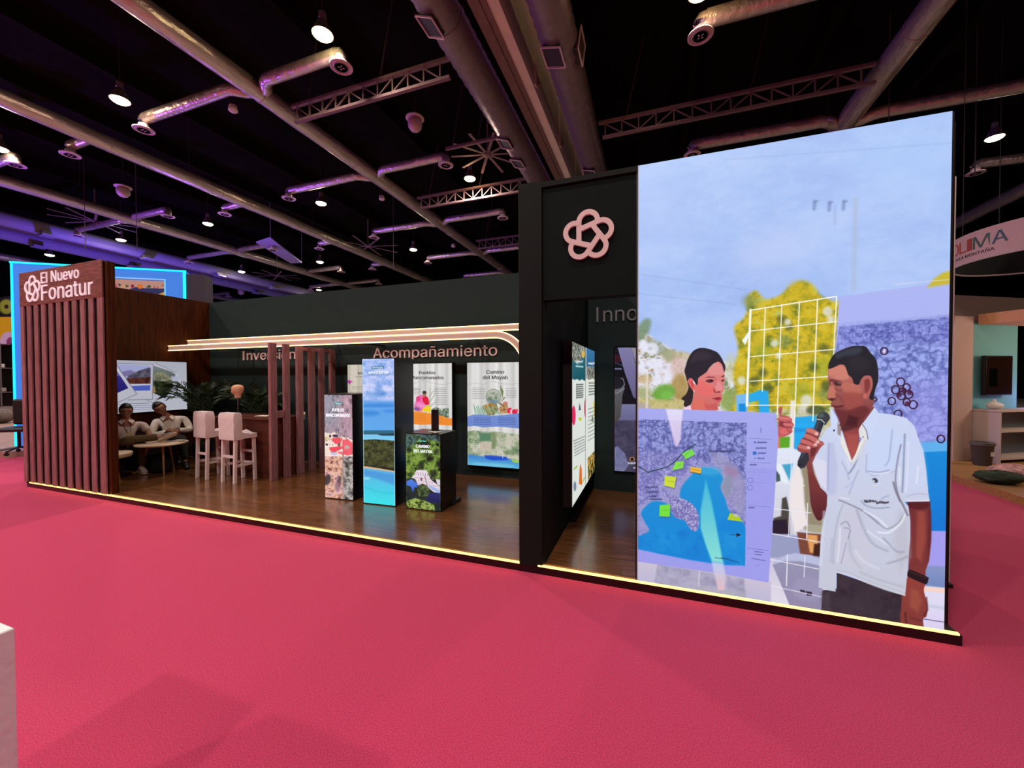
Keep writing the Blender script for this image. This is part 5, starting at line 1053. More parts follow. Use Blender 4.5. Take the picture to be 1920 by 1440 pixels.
# ---------------------------------------------------------------- bar stools
fab = mat('rose white linen', (242, 222, 224), .85, noise=.06, scale=60, bump=.12, sheen=.2); leg = mat('rose white painted wood', (242, 220, 222), .5, noise=.06, scale=9)
def stool(label, feet, rz):
    """back to the camera, seat towards the counter; built at the origin"""
    c = Vector((sum(f[0] for f in feet)/len(feet), sum(f[1] for f in feet)/len(feet), Z0))
    t = thing('bar_stool', label, 'bar stool', c, rz)
    hw, y0, y1 = .150, -.155, .150
    bm = new(); n = 7                                            # slipcover of the back, slightly slack
    rr = random.Random(int(c.x*1000))
    zz = [.615, .67, .74, .82, .90, .965, .998]
    def ring_(z, bulge):
        w = hw+.014+bulge; d0, d1 = y0-.012-bulge, y0+.105+bulge*.5
        return [(-w, d0, z), (-w*.33, d0-.004, z), (w*.33, d0-.003, z), (w, d0, z), (w, (d0+d1)/2, z), (w, d1, z), (0, d1+.004, z), (-w, d1, z), (-w, (d0+d1)/2, z)]
    rings = [[bm.verts.new((a+rr.uniform(-.003, .003), b+rr.uniform(-.003, .003), c_+rr.uniform(-.003, .003))) for a, b, c_ in ring_(z, (-.002, .004, 0, .001, .003, 0, -.012)[i])] for i, z in enumerate(zz)]
    for A, B in zip(rings, rings[1:]):
        for k in range(9): bm.faces.new((A[k], A[(k+1) % 9], B[(k+1) % 9], B[k]))
    bm.faces.new(rings[0][::-1]); bm.faces.new(rings[-1])
    obj('back_cover', bm, fab, t, smooth='auto', local=True)
    bm = new()                                                   # rumpled seat cover with a skirt
    nx, ny = 7, 7; g = []
    for j in range(ny+1):
        row = []
        for i in range(nx+1):
            u, v = i/nx*2-1, j/ny*2-1
            row.append(bm.verts.new((u*(hw+.012), (y0+.09)+(y1+.012-y0-.09)*(j/ny), .718-.02*(u*u)-.012*max(0, v)**3+rr.uniform(-.006, .006)+.014*math.sin(4*u+2.6*v))))
        g.append(row)
    for j in range(ny):
        for i in range(nx): bm.faces.new((g[j][i], g[j][i+1], g[j+1][i+1], g[j+1][i]))
    rim = g[0]+[g[j][nx] for j in range(1, ny+1)]+g[ny][nx-1::-1]+[g[j][0] for j in range(ny-1, 0, -1)]
    low = [bm.verts.new((v.co.x*1.01, v.co.y, .625+rr.uniform(-.004, .004))) for v in rim]
    for k in range(len(rim)): bm.faces.new((rim[k], rim[(k+1) % len(rim)], low[(k+1) % len(rim)], low[k]))
    bm.faces.new(low)
    obj('seat_cover', bm, fab, t, smooth='auto', local=True)
    s = .038
    for x in (-hw+.018, hw-.018):
        obj('leg', bar(new(), (x, y0+.012, 0), (x, y0+.03, .66), s, s, .002), leg, t, local=True)
        obj('leg', bar(new(), (x, y1-.005, 0), (x, y1-.018, .66), s, s, .002), leg, t, local=True)
        obj('stretcher', box(new(), x-.009, x+.009, y0+.03, y1-.03, .23, .265), leg, t, local=True)
    obj('stretcher', box(new(), -hw+.03, hw-.03, y0+.008, y0+.026, .36, .395), leg, t, local=True)
    obj('stretcher', box(new(), -hw+.03, hw-.03, y1-.022, y1-.004, .23, .265), leg, t, local=True)
    obj('stretcher', box(new(), -hw+.03, hw-.03, y1-.022, y1-.004,   .40, .435), leg, t, local=True)
    return t
stool('right-hand pale bar stool with a linen cover, nearer the wooden posts', [(-5.814, 3.892), (-5.494, 3.862), (-5.487, 4.179), (-5.766, 4.174)], R(-3))
stool('left-hand pale bar stool with a linen cover, nearer the lounge', [(-6.418, 3.955), (-6.11, 3.915), (-6.09, 4.19), (-6.38, 4.20)], R(-7))

# ---------------------------------------------------------------- lounge: benches, tables, palms
dk = mat('dark upholstery', (34, 26, 24), .85, noise=.15, scale=40)
t = thing('lounge_bench', 'low dark bench against the brown wall under the snapshot screen', 'bench', (-8.1, 4.3, Z0))
obj('seat', box(new(), -8.36, -7.87, 3.70, 4.78, Z0+.20, Z0+.33, .02), dk, t); obj('base', box(new(), -8.33, -7.95, 3.74, 4.74, Z0, Z0+.20), M['black'], t)
obj('back_pad', box(new(), -8.375, -8.28, 3.73, 4.76, Z0+.34, Z0+.62, .015), mat('dark red brown pad', (52, 22, 18), .8), t)
white = mat('cream lacquer table top', (232, 204, 178), .45); oak = mat('pale oak leg', (190, 140, 92), .5, noise=.15, scale=8, stretch=(6, 6, .6))
def round_table(label, c, r, h, legs, tk=.028):
    t = thing('side_table', label, 'table', (c.x, c.y, Z0))
    obj('top', lathe(new(), [(r-.012, h-tk), (r, h-tk*.6), (r, h-.006), (r-.008, h)], (c.x, c.y, Z0), 32), white, t, smooth='auto')
    for x, y in legs:
        d = Vector((x-c.x, y-c.y, 0)); q = c+d*.62; obj('leg', tube(new(), [(x, y, Z0), (q.x, q.y, Z0+h-tk)], .016, 10, rr=[.012, .018]), oak, t, smooth='auto')
    return t
p = Vector((-7.32, 4.0, 0)); la, lb = at(262, 888, Z=Z0), at(326.5, 881, Z=Z0)
c0 = Vector((p.x, p.y, 0)); lc = Vector((-7.10, 3.90, 0))
round_table('round cream coffee table on three oak legs in front of the two seated people', c0, .33, .47, [(la.x, la.y), (lb.x, lb.y), (lc.x, lc.y)])
p = Vector((-7.46, 3.40, 0)); c1 = Vector((p.x, p.y, 0))
round_table('cream side table partly hidden by the slatted fin', c1, .27, .40, [(c1.x+.17*math.cos(a), c1.y+.17*math.sin(a)) for a in (R(20), R(140), R(260))], .06)
tag(obj('magazine', obox(new(), (c0.x+.08, c0.y+.14, Z0+.475), (.20, .13, .008), Matrix.Rotation(R(30), 3, 'Z')), mat('pale magazine', (220, 206, 190), .5)), 'pale magazine lying on the round coffee table', 'magazine')

leafm = mat('dark palm leaf', (46, 66, 40), .5, noise=.3, scale=12, vary=.25)
def palm(label, x, y, h, n, seed, spread):
    rr = random.Random(seed); t = thing('potted_palm', label, 'plant', (x, y, Z0))
    obj('pot', lathe(new(), [(.11, 0), (.13, .02), (.155, .26), (.15, .28), (.13, .275), (.125, .25)], (x, y, Z0), 20), M['black'], t, smooth='auto')
    obj('soil', lathe(new(), [(.12, .235), (.125, .25), (.02, .255)], (x, y, Z0), 16), mat('potting soil', (40, 28, 20), .9), t)
    for k in range(n):
        a = 2*math.pi*k/n+rr.uniform(-.3, .3); L = spread*rr.uniform(.75, 1.1); H = h*rr.uniform(.75, 1.05)
        P = []
        for i in range(9):
            u = i/8; P.append(Vector((x+math.cos(a)*L*u**1.6, y+math.sin(a)*L*u**1.6, Z0+.25+(H-.25)*(u-.28*max(0, u-.45)**1.5*3.2*rr.uniform(.95, 1.05)))))
        bm = new(); tube(bm, P, .006, 5, rr=[.008-.0006*i for i in range(9)])
        for i in range(3, 9):
            for sgn in (-1, 1):
                for q in (0, .5):
                    if i == 8 and q: continue
                    b0 = P[i].lerp(P[min(i+1, 8)], q); d = (P[min(i+1, 8)]-P[i-1]).normalized(); sd = d.cross(Vector((0, 0, 1))).normalized()*sgn
                    ll = .34*(1.15-abs(i-6)*.13); tip = b0+d*ll*.7+sd*ll*.55+Vector((0, 0, -.06)); mid = b0+d*ll*.38+sd*ll*.34+Vector((0, 0, .012)); wv = d*.016+Vector((0, 0, .006))
                    v = [bm.verts.new(q_) for q_ in (b0, mid-wv, tip, mid+wv)]; bm.faces.new(v)
        o = obj('frond', bm, leafm, t)
    return t
def clamp_palm(t):
    for ch in t.children:
        for v in ch.data.vertices:
            w = v.co+t.location
            w.x = max(w.x, XL+.03); w.y = min(w.y, BACK-.02); v.co = w-t.location
clamp_palm(palm('dark leafy palm in the back corner beside the snapshot screen', -8.02, 5.02, 1.95, 15, 3, .5))
clamp_palm(palm('second dark palm before the green wall, right of the corner palm', -6.80, 5.15, 1.9, 11, 8, .42))
# ================================================================ the two seated visitors
def skin(verts, edges, sub=1, root=0):
    """verts: (x, y, z, radius[, radius2])"""
    me = bpy.data.meshes.new('skin'); me.from_pydata([v[:3] for v in verts], edges, [])
    o = bpy.data.objects.new('skin', me); C.objects.link(o)
    md = o.modifiers.new('s', 'SKIN'); md.use_smooth_shade = True; md.branch_smoothing = .6
    for i, v in enumerate(verts):
        q = me.skin_vertices[0].data[i]; q.radius = (v[3], v[4] if len(v) > 4 else v[3]); q.use_root = (i == root)
    if sub: sm = o.modifiers.new('d', 'SUBSURF'); sm.levels = sub; sm.render_levels = sub
    r = evaluated(o); bpy.data.meshes.remove(me); r.materials.clear(); return r
def chain(*pts):
    return list(pts), [(i, i+1) for i in range(len(pts)-1)]
def V3(*a): return Vector(a)
def hand(bm, wrist, d, up, sc=1., curl=.6, side=1):
    """palm, four unequal fingers and a thumb; d = pointing direction, up = back of the hand"""
    d = Vector(d).normalized(); up = Vector(up); up = (up-d*up.dot(d)).normalized(); s = d.cross(up)*side; w = Vector(wrist)
    def add(vs, es, sub=1):
        m = skin(vs, es, sub); bm.from_mesh(m); bpy.data.meshes.remove(m)
    pal = w+d*.075*sc
    add([(*w, .022*sc, .028*sc), (*(w+d*.04*sc), .022*sc, .038*sc), (*pal, .018*sc, .038*sc)], [(0, 1), (1, 2)])
    for k, L in enumerate((.066, .076, .070, .054)):
        b = pal+s*(.030-.020*k)*sc-d*.012*sc; p1 = b+d*L*.5*sc-up*.01*curl*sc; p2 = p1+(d*(1-.55*curl)-up*curl*.9).normalized()*L*.36*sc; p3 = p2+(d*(.5-.6*curl)-up*curl*1.3).normalized()*L*.3*sc
        add([(*b, .0095*sc), (*p1, .009*sc), (*p2, .0082*sc), (*p3, .007*sc)], [(0, 1), (1, 2), (2, 3)])
    b = w+d*.026*sc+s*.024*sc; p1 = b+(d*.6+s*.75-up*.2).normalized()*.036*sc; p2 = p1+(d*.9+s*.2-up*.3).normalized()*.030*sc
    add([(*b, .013*sc), (*p1, .0105*sc), (*p2, .0085*sc)], [(0, 1), (1, 2)])
def head_mesh(bm, c, M3, s):
    """skull with brow, nose, mouth, chin and ears; local x = face direction"""
    b = new(); bmesh.ops.create_uvsphere(b, u_segments=28, v_segments=20, radius=1)
    for v in b.verts:
        x, y, z = v.co
        X, Y, Z = x*.098, y*.078, z*.122
        if z < -.1:
            k = (-z-.1)/.9; Y *= 1-.32*k; X = X*(1-.10*k)+.012*k*(1 if x > 0 else -1.6)
        if x > .2:
            f = max(0, 1-abs(y)/.35)
            X += .006*math.exp(-((z-.22)/.12)**2)                       # brow
            X -= .010*math.exp(-((z-.05)/.10)**2)*math.exp(-((abs(y)-.36)/.16)**2)*1.2   # eye sockets
            X += .026*f**2*math.exp(-((z+.16)/.16)**2)                  # nose
            X += .008*math.exp(-((z+.44)/.07)**2)*max(0, 1-abs(y)/.4)   # lips
            X -= .005*math.exp(-((z+.455)/.018)**2)*max(0, 1-abs(y)/.4)
            X += .010*math.exp(-((z+.78)/.14)**2)*max(0, 1-abs(y)/.5)   # chin
        v.co = Vector((X, Y, Z))
    for sg in (-1, 1): blob(b, (-.005, sg*.079, -.005), (.018, .009, .032), 10, Matrix.Rotation(sg*.3, 3, 'Z'))
    b.transform(Matrix.Translation(c) @ M3.to_4x4() @ Matrix.Scale(s, 4)); me = bpy.data.meshes.new('h'); b.to_mesh(me); b.free(); bm.from_mesh(me); bpy.data.meshes.remove(me)
def hair_mesh(c, M3, s, seed):
    b = new(); bmesh.ops.create_uvsphere(b, u_segments=28, v_segments=18, radius=1); rr = random.Random(seed); kill = []
    for v in b.verts:
        x, y, z = v.co
        lim = .46 if x > .35 else (.10 if x > -.15 else -.35)
        if z < lim: kill.append(v)
        q = 1.10+.05*rr.random(); v.co = Vector((x*.100*q-.003, y*.082*q, z*.124*(1.06+.05*rr.random())+.004))
    bmesh.ops.delete(b, geom=kill, context='VERTS')
    r = bmesh.ops.solidify(b, geom=b.faces[:], thickness=.012)
    b.transform(Matrix.Translation(c) @ M3.to_4x4() @ Matrix.Scale(s, 4)); return b
def shoe_mesh(ankle, d, up, s=1.):
    d = Vector(d).normalized(); up = Vector(up); up = (up-d*up.dot(d)).normalized(); sd = d.cross(up); b = new(); rings = []
    for t, w, h0, h1 in ((-.075, .028, -.03, .035), (-.05, .038, -.045, .055), (.0, .038, -.05, .06), (.06, .040, -.052, .03), (.12, .046, -.054, .004), (.165, .040, -.054, -.014), (.19, .018, -.05, -.026)):
        c = Vector(ankle)+d*t*s
        rings.append([b.verts.new(c+(sd*w*math.cos(a)+up*((h0+h1)/2+(h1-h0)/2*math.sin(a)))*s) for a in [2*math.pi*k/12 for k in range(12)]])
    for A, B in zip(rings, rings[1:]):
        for k in range(12): b.faces.new((A[k], A[(k+1) % 12], B[(k+1) % 12], B[k]))
    b.faces.new(rings[0][::-1]); b.faces.new(rings[-1]); return b
def sole_mesh(ankle, d, up, s=1.):
    d = Vector(d).normalized(); up = Vector(up); up = (up-d*up.dot(d)).normalized(); sd = d.cross(up); b = new(); A, B = [], []
    for t, w in ((-.082, .024), (-.05, .038), (0, .036), (.06, .042), (.13, .047), (.18, .034), (.198, .012)):
        for sg in (1,): A.append((t, w))
    out = [(t, w) for t, w in A]+[(t, -w) for t, w in reversed(A)]
    lo = [b.verts.new(Vector(ankle)+(d*t+sd*w+up*-.068)*s) for t, w in out]; hi = [b.verts.new(Vector(ankle)+(d*t+sd*w+up*-.046)*s) for t, w in out]
    b.faces.new(lo[::-1]); b.faces.new(hi)
    for i in range(len(out)): b.faces.new((lo[i], lo[(i+1) % len(out)], hi[(i+1) % len(out)], hi[i]))
    return b
skinm = mat('warm brown skin', (168, 112, 88), .55, noise=.06, scale=30); hairm = mat('black hair', (18, 15, 15), .45, bump=.4, scale=90, stretch=(1, 1, .2))
def person(label, loc, rz, P, shirt, trous, shoe, sole, sc, sleeves_long):
    t = thing('person', label, 'person', loc, rz)
    q = {k: Vector(v) for k, v in P.items() if isinstance(v, tuple) and not isinstance(v[0], tuple)}
    M3 = Matrix.Rotation(P.get('look', 0), 3, 'Z') @ Matrix.Rotation(P.get('tilt', 0), 3, 'X') @ Matrix.Rotation(.1, 3, 'Y')
    # one continuous body
    names = ['pelvis', 'belly', 'chest', 'neck', 'skull', 'ls', 'le', 'lw', 'rs', 're', 'rw', 'lh', 'lk', 'la', 'rh', 'rk', 'ra']
    rad = dict(pelvis=(.12, .10), belly=(.125, .10), chest=(.13, .10), neck=(.048, .048), skull=(.055, .055), ls=(.055, .055), le=(.042, .042), lw=(.028, .028), rs=(.055, .055), re=(.042, .042), rw=(.028, .028),
               lh=(.082, .082), lk=(.058, .058), la=(.038, .038), rh=(.082, .082), rk=(.058, .058), ra=(.038, .038))
    ix = {n_: i for i, n_ in enumerate(names)}
    E = [('pelvis', 'belly'), ('belly', 'chest'), ('chest', 'neck'), ('neck', 'skull'), ('chest', 'ls'), ('ls', 'le'), ('le', 'lw'), ('chest', 'rs'), ('rs', 're'), ('re', 'rw'), ('pelvis', 'lh'), ('lh', 'lk'), ('lk', 'la'), ('pelvis', 'rh'), ('rh', 'rk'), ('rk', 'ra')]
    vs = [(*q[n_], rad[n_][0]*sc, rad[n_][1]*sc) for n_ in names]
    me = skin(vs, [(ix[a], ix[b]) for a, b in E], 1)
    bm = new(); bm.from_mesh(me); bpy.data.meshes.remove(me)
    head_mesh(bm, q['head'], M3, sc*1.03)
    hand(bm, q['lw'], P['hl'][0], P['hl'][1], sc*1.05, .7, 1); hand(bm, q['rw'], P['hr'][0], P['hr'][1], sc*1.05, .7, -1)
    obj('body', bm, skinm, t, smooth=True, local=True)
    obj('hair', hair_mesh(q['head'], M3, sc*1.03, 3), hairm, t, smooth=True, local=True)
    for sg in (-1, 1):
        ev = q['head']+M3 @ Vector((.086, sg*.030, .006))*sc; obj('eye', blob(new(), ev, (.008*sc, .011*sc, .006*sc), 10), mat('eye', (40, 30, 28), .3), t, smooth=True, local=True)
    if P.get('glasses'):
        bm = new()
        for sg in (-1, 1):
            cc = q['head']+M3 @ Vector((.104, sg*.032, .006))*sc
            tube(bm, [cc+M3 @ Vector((0, .026*math.cos(a), .020*math.sin(a)))*sc for a in [2*math.pi*i/14 for i in range(15)]], .003, 6, cap=False)
            tube(bm, [q['head']+M3 @ Vector((.104, sg*.058, .010))*sc, q['head']+M3 @ Vector((.0, sg*.084, .010))*sc], .003, 6)
        tube(bm, [q['head']+M3 @ Vector((.106, -.008, .010))*sc, q['head']+M3 @ Vector((.106, .008, .010))*sc], .003, 6)
        obj('glasses', bm, M['black_gloss'], t, local=True)
    # shirt: trunk and sleeves
    def lerp(a, b, u): return q[a].lerp(q[b], u)
    ke = 1. if sleeves_long else .62
    vs = [(*q['pelvis'].lerp(q['belly'], -.05), .150*sc, .130*sc), (*q['belly'], .150*sc, .128*sc), (*q['chest'], .152*sc, .118*sc), (*lerp('chest', 'neck', .62), .072*sc, .068*sc),
          (*q['ls'], .074*sc, .072*sc), (*(q['le'] if sleeves_long else lerp('ls', 'le', ke)), .064*sc, .064*sc), (*q['rs'], .074*sc, .072*sc), (*(q['re'] if sleeves_long else lerp('rs', 're', ke)), .064*sc, .064*sc)]
    ed = [(0, 1), (1, 2), (2, 3), (2, 4), (4, 5), (2, 6), (6, 7)]
    if sleeves_long:
        vs += [(*lerp('le', 'lw', .85), .044*sc), (*lerp('re', 'rw', .85), .044*sc)]; ed += [(5, 8), (7, 9)]
    me = skin(vs, ed, 2); omesh('shirt', me, shirt, t, True, True)
    bm = new(); nk = lerp('chest', 'neck', .72)
    for sg in (-1, 1):
        a = nk+Vector((.02, sg*.05, .02))*sc; pts = [a, a+Vector((.075, -sg*.032, -.03))*sc, a+Vector((.10, sg*.02, -.085))*sc, a+Vector((.02, sg*.055, -.035))*sc]
        vs2 = [bm.verts.new(p) for p in pts]+[bm.verts.new(p+Vector((.006, 0, .006))) for p in pts]
        bm.faces.new(vs2[:4]); bm.faces.new(vs2[:3:-1])
        for i in range(4): bm.faces.new((vs2[i], vs2[(i+1) % 4], vs2[4+(i+1) % 4], vs2[4+i]))
    obj('collar', bm, shirt, t, local=True)
    # trousers
    vs = [(*q['pelvis'].lerp(q['belly'], .12), .135*sc, .118*sc), (*q['pelvis'], .140*sc, .122*sc), (*q['lh'], .098*sc), (*q['lk'], .076*sc), (*lerp('lk', 'la', .9), .060*sc), (*q['rh'], .094*sc), (*q['rk'], .070*sc), (*lerp('rk', 'ra', .9), .054*sc)]
    me = skin(vs, [(0, 1), (1, 2), (2, 3), (3, 4), (1, 5), (5, 6), (6, 7)], 2); omesh('trousers', me, trous, t, True, True)
    for k, f in (('la', P['fl']), ('ra', P['fr'])):
        s_ = obj('shoe', shoe_mesh(q[k], f[0], f[1], sc), shoe, t, smooth=True, local=True); obj('sole', sole_mesh(q[k], f[0], f[1], sc), sole, s_, local=True)
    return t, q
pale = mat('pale checked shirt cloth', (214, 192, 188), .85, noise=.12, scale=70, bump=.3); whitec = mat('white shirt cloth', (246, 234, 224), .85, noise=.08, scale=40, bump=.3)
khaki = mat('olive brown trouser cloth', (92, 72, 48), .9, noise=.12, scale=50); blackc = mat('black trouser cloth', (20, 18, 20), .9, noise=.1, scale=50)
P1 = dict(pelvis=(0, 0, .42), belly=(.0, 0, .55), chest=(-.03, 0, .71), neck=(.0, 0, .855), skull=(.02, 0, .93), head=(.03, 0, .965), ls=(-.02, .205, .73), le=(.10, .27, .53), lw=(.27, .13, .47), rs=(-.02, -.205, .73), re=(.08, -.28, .52), rw=(.26, -.10, .50),
          lh=(.06, .11, .41), lk=(.44, .13, .47), la=(.45, .12, .075), rh=(.06, -.11, .42), rk=(.46, -.04, .55), ra=(.52, .36, .56), look=R(-4), tilt=0, glasses=True,
          hl=((.6, -.8, .1), (.2, .3, 1)), hr=((.7, .7, -.1), (.2, 0, 1)), fl=((1, .1, 0), (0, 0, 1)), fr=((.3, .85, .45), (-.5, .2, .8)))
t1, q1 = person('seated person on the left in a short-sleeved pale shirt, one ankle on the knee', (-7.99, 3.88, Z0), R(-20), P1, pale, khaki, mat('striped canvas shoe', (196, 170, 164), .8), mat('pale rubber sole', (216, 196, 180), .7), .92, False)
bd = q1['chest']+Vector((.165, .02, -.14)); bm = obox(new(), bd, (.004, .075, .10), Matrix.Rotation(R(8), 3, 'Y'))
obj('badge', bm, mat('cream badge card', (238, 214, 160), .6), t1, local=True)
obj('lanyard', tube(tube(new(), [q1['neck']+Vector((.04, .05, -.02)), q1['chest']+Vector((.13, .045, 0)), bd+Vector((.0, .02, .05))], .004, 5), [q1['neck']+Vector((.04, -.05, -.02)), q1['chest']+Vector((.13, -.03, 0)), bd+Vector((.0, -.01, .05))], .004, 5), mat('dark lanyard', (60, 30, 40), .8), t1, local=True)
st = new()
for k in range(4):
    d = Vector((.3, .85, .45)).normalized(); a = q1['ra']+d*(.02+.036*k)*.92; up = Vector((-.5, .2, .8)); sd = d.cross(up).normalized()
    tube(st, [a+sd*.042*math.cos(u)+up*(-.01+.036*math.sin(u)*(1-.12*k)) for u in [math.pi*i/8 for i in range(9)]], .006, 6)
obj('shoe_stripe', st, mat('dark stripe', (60, 34, 30), .8), t1, local=True)
P2 = dict(pelvis=(0, 0, .42), belly=(.02, .0, .56), chest=(.0, .0, .735), neck=(.05, -.06, .86), skull=(.07, -.11, .93), head=(.075, -.135, .975), ls=(-.02, .20, .775), le=(.08, .27, .56), lw=(.25, .04, .60), rs=(.02, -.20, .73), re=(.12, -.25, .52), rw=(.27, -.03, .59),
          lh=(.06, .11, .41), lk=(.48, .10, .47), la=(.68, .12, .075), rh=(.06, -.11, .42), rk=(.47, -.06, .58), ra=(.62, .02, .22), look=R(-6), tilt=R(32), glasses=True,
          hl=((.3, -.9, .1), (.7, 0, .7)), hr=((.3, .9, .0), (.7, 0, .7)), fl=((1, 0, 0), (0, 0, 1)), fr=((.85, .1, -.45), (.5, 0, .85)))
t2, q2 = person('seated person on the right in a white long-sleeved shirt, head tilted and hands clasped', (-7.94, 4.47, Z0), R(-24), P2, whitec, blackc, mat('black leather shoe', (16, 14, 14), .4), mat('black sole', (12, 12, 12), .6), .93, True)
obj('watch', tube(new(), [q2['lw'].lerp(q2['le'], .12)+Vector((0, .034*math.cos(a), .034*math.sin(a))) for a in [2*math.pi*i/12 for i in range(13)]], .008, 6, cap=False), M['black_gloss'], t2, local=True)
tag(obj('shoulder_bag', obox(new(), (-7.30, 3.98, Z0+.12), (.24, .18, .24), Matrix.Rotation(R(20), 3, 'Z'), .04), mat('black bag cloth', (16, 15, 16), .9), None), 'black soft bag on the floor under the round coffee table', 'bag')
# ================================================================ white plinth close to the camera
t = thing('white_plinth', 'white square plinth in the near left corner of the carpet', 'plinth', (-1.9, .1, 0))
obj('body', box(new(), -2.20, -1.614, -.35, .538, 0, .9, .003), mat('white painted board', (246, 242, 242), .6, noise=.04, scale=50, bump=.15), t)
# white dot of a screw cap
obj('screw_cap', lathe(new(), [(.004, 0), (.003, .001)], (0, 0, 0), 8, Matrix.Rotation(R(90), 3, 'Y')), mat('grey cap', (90, 80, 80), .6), t).location = Vector((-1.613, .50, .50))-t.location

# ================================================================ the blue lit stand behind, left
pA = at(22, 492, Z=4.05); pB = at(345.5, 509, Z=4.05); d = (pB-pA); d.z = 0; wB = d.length; ang = math.atan2(d.y, d.x); e = d.normalized(); nrm = Vector((e.y, -e.x, 0))
bl = thing('blue_lit_stand_front', 'blue portal front of the neighbouring stand with glowing cyan edges', 'exhibition stand', (pA.x, pA.y, 0), ang)
blue = mat('sky blue panel', (60, 130, 225), .6, emit=(40, 120, 230), es=.5); cy = glow('cyan edge light', (40, 226, 255), 1.6)
zt = 4.05; fw = .62
pm = mat('violet dusk panel side', (60, 50, 66), .8)
obj('post', box(new(), 0, .78, 0, .30, .12, zt), blue, bl, local=True); obj('post', box(new(), wB-.38, wB, 0, .30, .12, zt), blue, bl, local=True)
obj('lintel', box(new(), .78, wB-.38, 0, .30, zt-.21, zt), blue, bl, local=True)
obj('side_board', box(new(), wB, wB+.40, .02, .4, .12, zt-.05), pm, bl, local=True)
obj('edge_light', box(new(), -.015, .015, -.02, .02, .12, zt), cy, bl, local=True); obj('edge_light', box(new(), wB-.02, wB+.02, -.02, .02, .12, zt), cy, bl, local=True); obj('edge_light', box(new(), -.03, wB+.03, -.02, .02, zt-.015, zt+.02), cy, bl, local=True)
obj('inner_light', box(new(), .78, wB-.38, -.01, .02, zt-.225, zt-.20), glow('pale blue edge light', (150, 200, 255), .9), bl, local=True); obj('inner_light', box(new(), wB-.395, wB-.37, -.01, .02, .12, zt-.20), glow('pale cyan edge light', (130, 215, 255), .9), bl, local=True)
def LW(u, v, z): return Vector((pA.x, pA.y, 0))+e*u-nrm*v+Vector((0, 0, z))
co = [LW(.78, .2, zt-.21), LW(wB-.38, .2, zt-.21), LW(wB-.38, .2, .3), LW(.78, .2, .3)]
cq = [px(p) for p in co]
picture('flower_print', co, screen_mat('flower print', paint_flower_panel([at_ for at_ in cq]), .75), bl, 'salmon coloured print with flowers', thick=.03)
fl = struct('trim_2', box(new(), -22, -12.0, 3.95, 12, 0, .12), wood('pale stand floor', (150, 120, 110), (180, 150, 136), (.3, 5, 5), .4)); fl['label'] = 'pale plank floor of the blue lit stand'
# office chair behind the fin
p = at(52, 800, Z=.62); oc = thing('office_chair', 'black office chair beside the blue lit stand, mostly behind the slatted fin', 'chair', (p.x, p.y, .12))
x, y = p.x, p.y
obj('backrest', obox(new(), (x, y, .92), (.42, .09, .50), Matrix.Rotation(R(35), 3, 'Z'), .03), M['black'], oc); obj('seat', obox(new(), (x+.1, y-.15, .60), (.46, .46, .08), Matrix.Rotation(R(35), 3, 'Z'), .03), M['black'], oc)
obj('column', tube(new(), [(x+.1, y-.15, .24), (x+.1, y-.15, .58)], .025, 10), M['black_gloss'], oc)
for k in range(5):
    a = R(72*k+20); q = Vector((x+.1+.28*math.cos(a), y-.15+.28*math.sin(a), .20)); obj('leg', tube(new(), [(x+.1, y-.15, .25), q], .018, 8), M['black_gloss'], oc)
    obj('caster', tube(new(), [q+Vector((-.012, 0, -.045)), q+Vector((.012, 0, -.045))], .033, 12), M['black'], oc)
# far shop wall at the left edge of the frame
p0 = at(-40, 552, Y=9.0); p1 = at(26, 552, Y=9.0); zt_ = at(10, 556, Y=9).z; zb_ = at(10, 645, Y=9).z
t = thing('mural_board', 'flower and orange arch mural at the far left edge', 'mural', ((p0.x+p1.x)/2, 9.03, zb_))
co = [Vector((p0.x, 9, zt_)), Vector((p1.x, 9, zt_)), Vector((p1.x, 9, zb_)), Vector((p0.x, 9, zb_))]
picture('print', co, screen_mat('mural print', paint_mural([px(q) for q in co]), .6, True), t, thick=.05)
obj('support', box(new(), p0.x+.1, p1.x-.1, 9.05, 9.12, .12, zb_), M['black'], t)
zs = [at(10, v, Y=8.8).z for v in (645, 690, 735, 775)]
sh = thing('display_rack', 'grey wire display rack under the mural at the far left edge', 'shelf unit', ((p0.x+p1.x)/2, 8.9, .12))
for k, z in enumerate(zs): obj('shelf', box(new(), p0.x, p1.x-.2, 8.6, 8.95, z-.02, z), mat('grey shelf', (120, 112, 116), .6), sh)
for x in (p0.x, (p0.x+p1.x)/2, p1.x-.24): obj('upright', box(new(), x, x+.05, 8.62, 8.66, .12, zs[0]), mat('grey upright', (90, 84, 90), .6), sh)
for k in range(4):
    x = p1.x-.5-.42*(k % 2); z = zs[1+k//2]
    tag(obj('folded_cloth', obox(new(), (x, 8.72, z+.095), (.30, .22, .18), Matrix.Rotation(R(12*k), 3, 'Z'), .03), mat('cloth %d' % k, ((210, 200, 196), (96, 80, 74), (180, 168, 160), (140, 150, 166))[k], .85)), ('pale folded cloth upper right on the far left rack', 'brown folded cloth upper left on the far left rack', 'pale folded cloth lower right on the far left rack', 'blue grey folded cloth lower left on the far left rack')[k], 'cloth', 'cloths on the far left rack')
for k, (u, v, r) in enumerate(((10, 800, .34), (24, 812, .28), (4, 826, .36))):
    q = at(u, v, Y=(7.3, 8.1, 6.5)[k]); tag(obj('covered_goods', blob(new(), (q.x, (7.3, 8.1, 6.5)[k], .12+r*.66), (r*1.2, r*.8, r*.66), 14), mat('dull fabric %d' % k, ((96, 76, 74), (70, 62, 66), (104, 90, 84))[k], .9, noise=.3, scale=8, bump=.8), smooth=True), ('left brown heap of covered goods', 'dark heap of covered goods beside the blue stand', 'grey heap of covered goods in front')[k]+' at the far left edge', 'bundle')

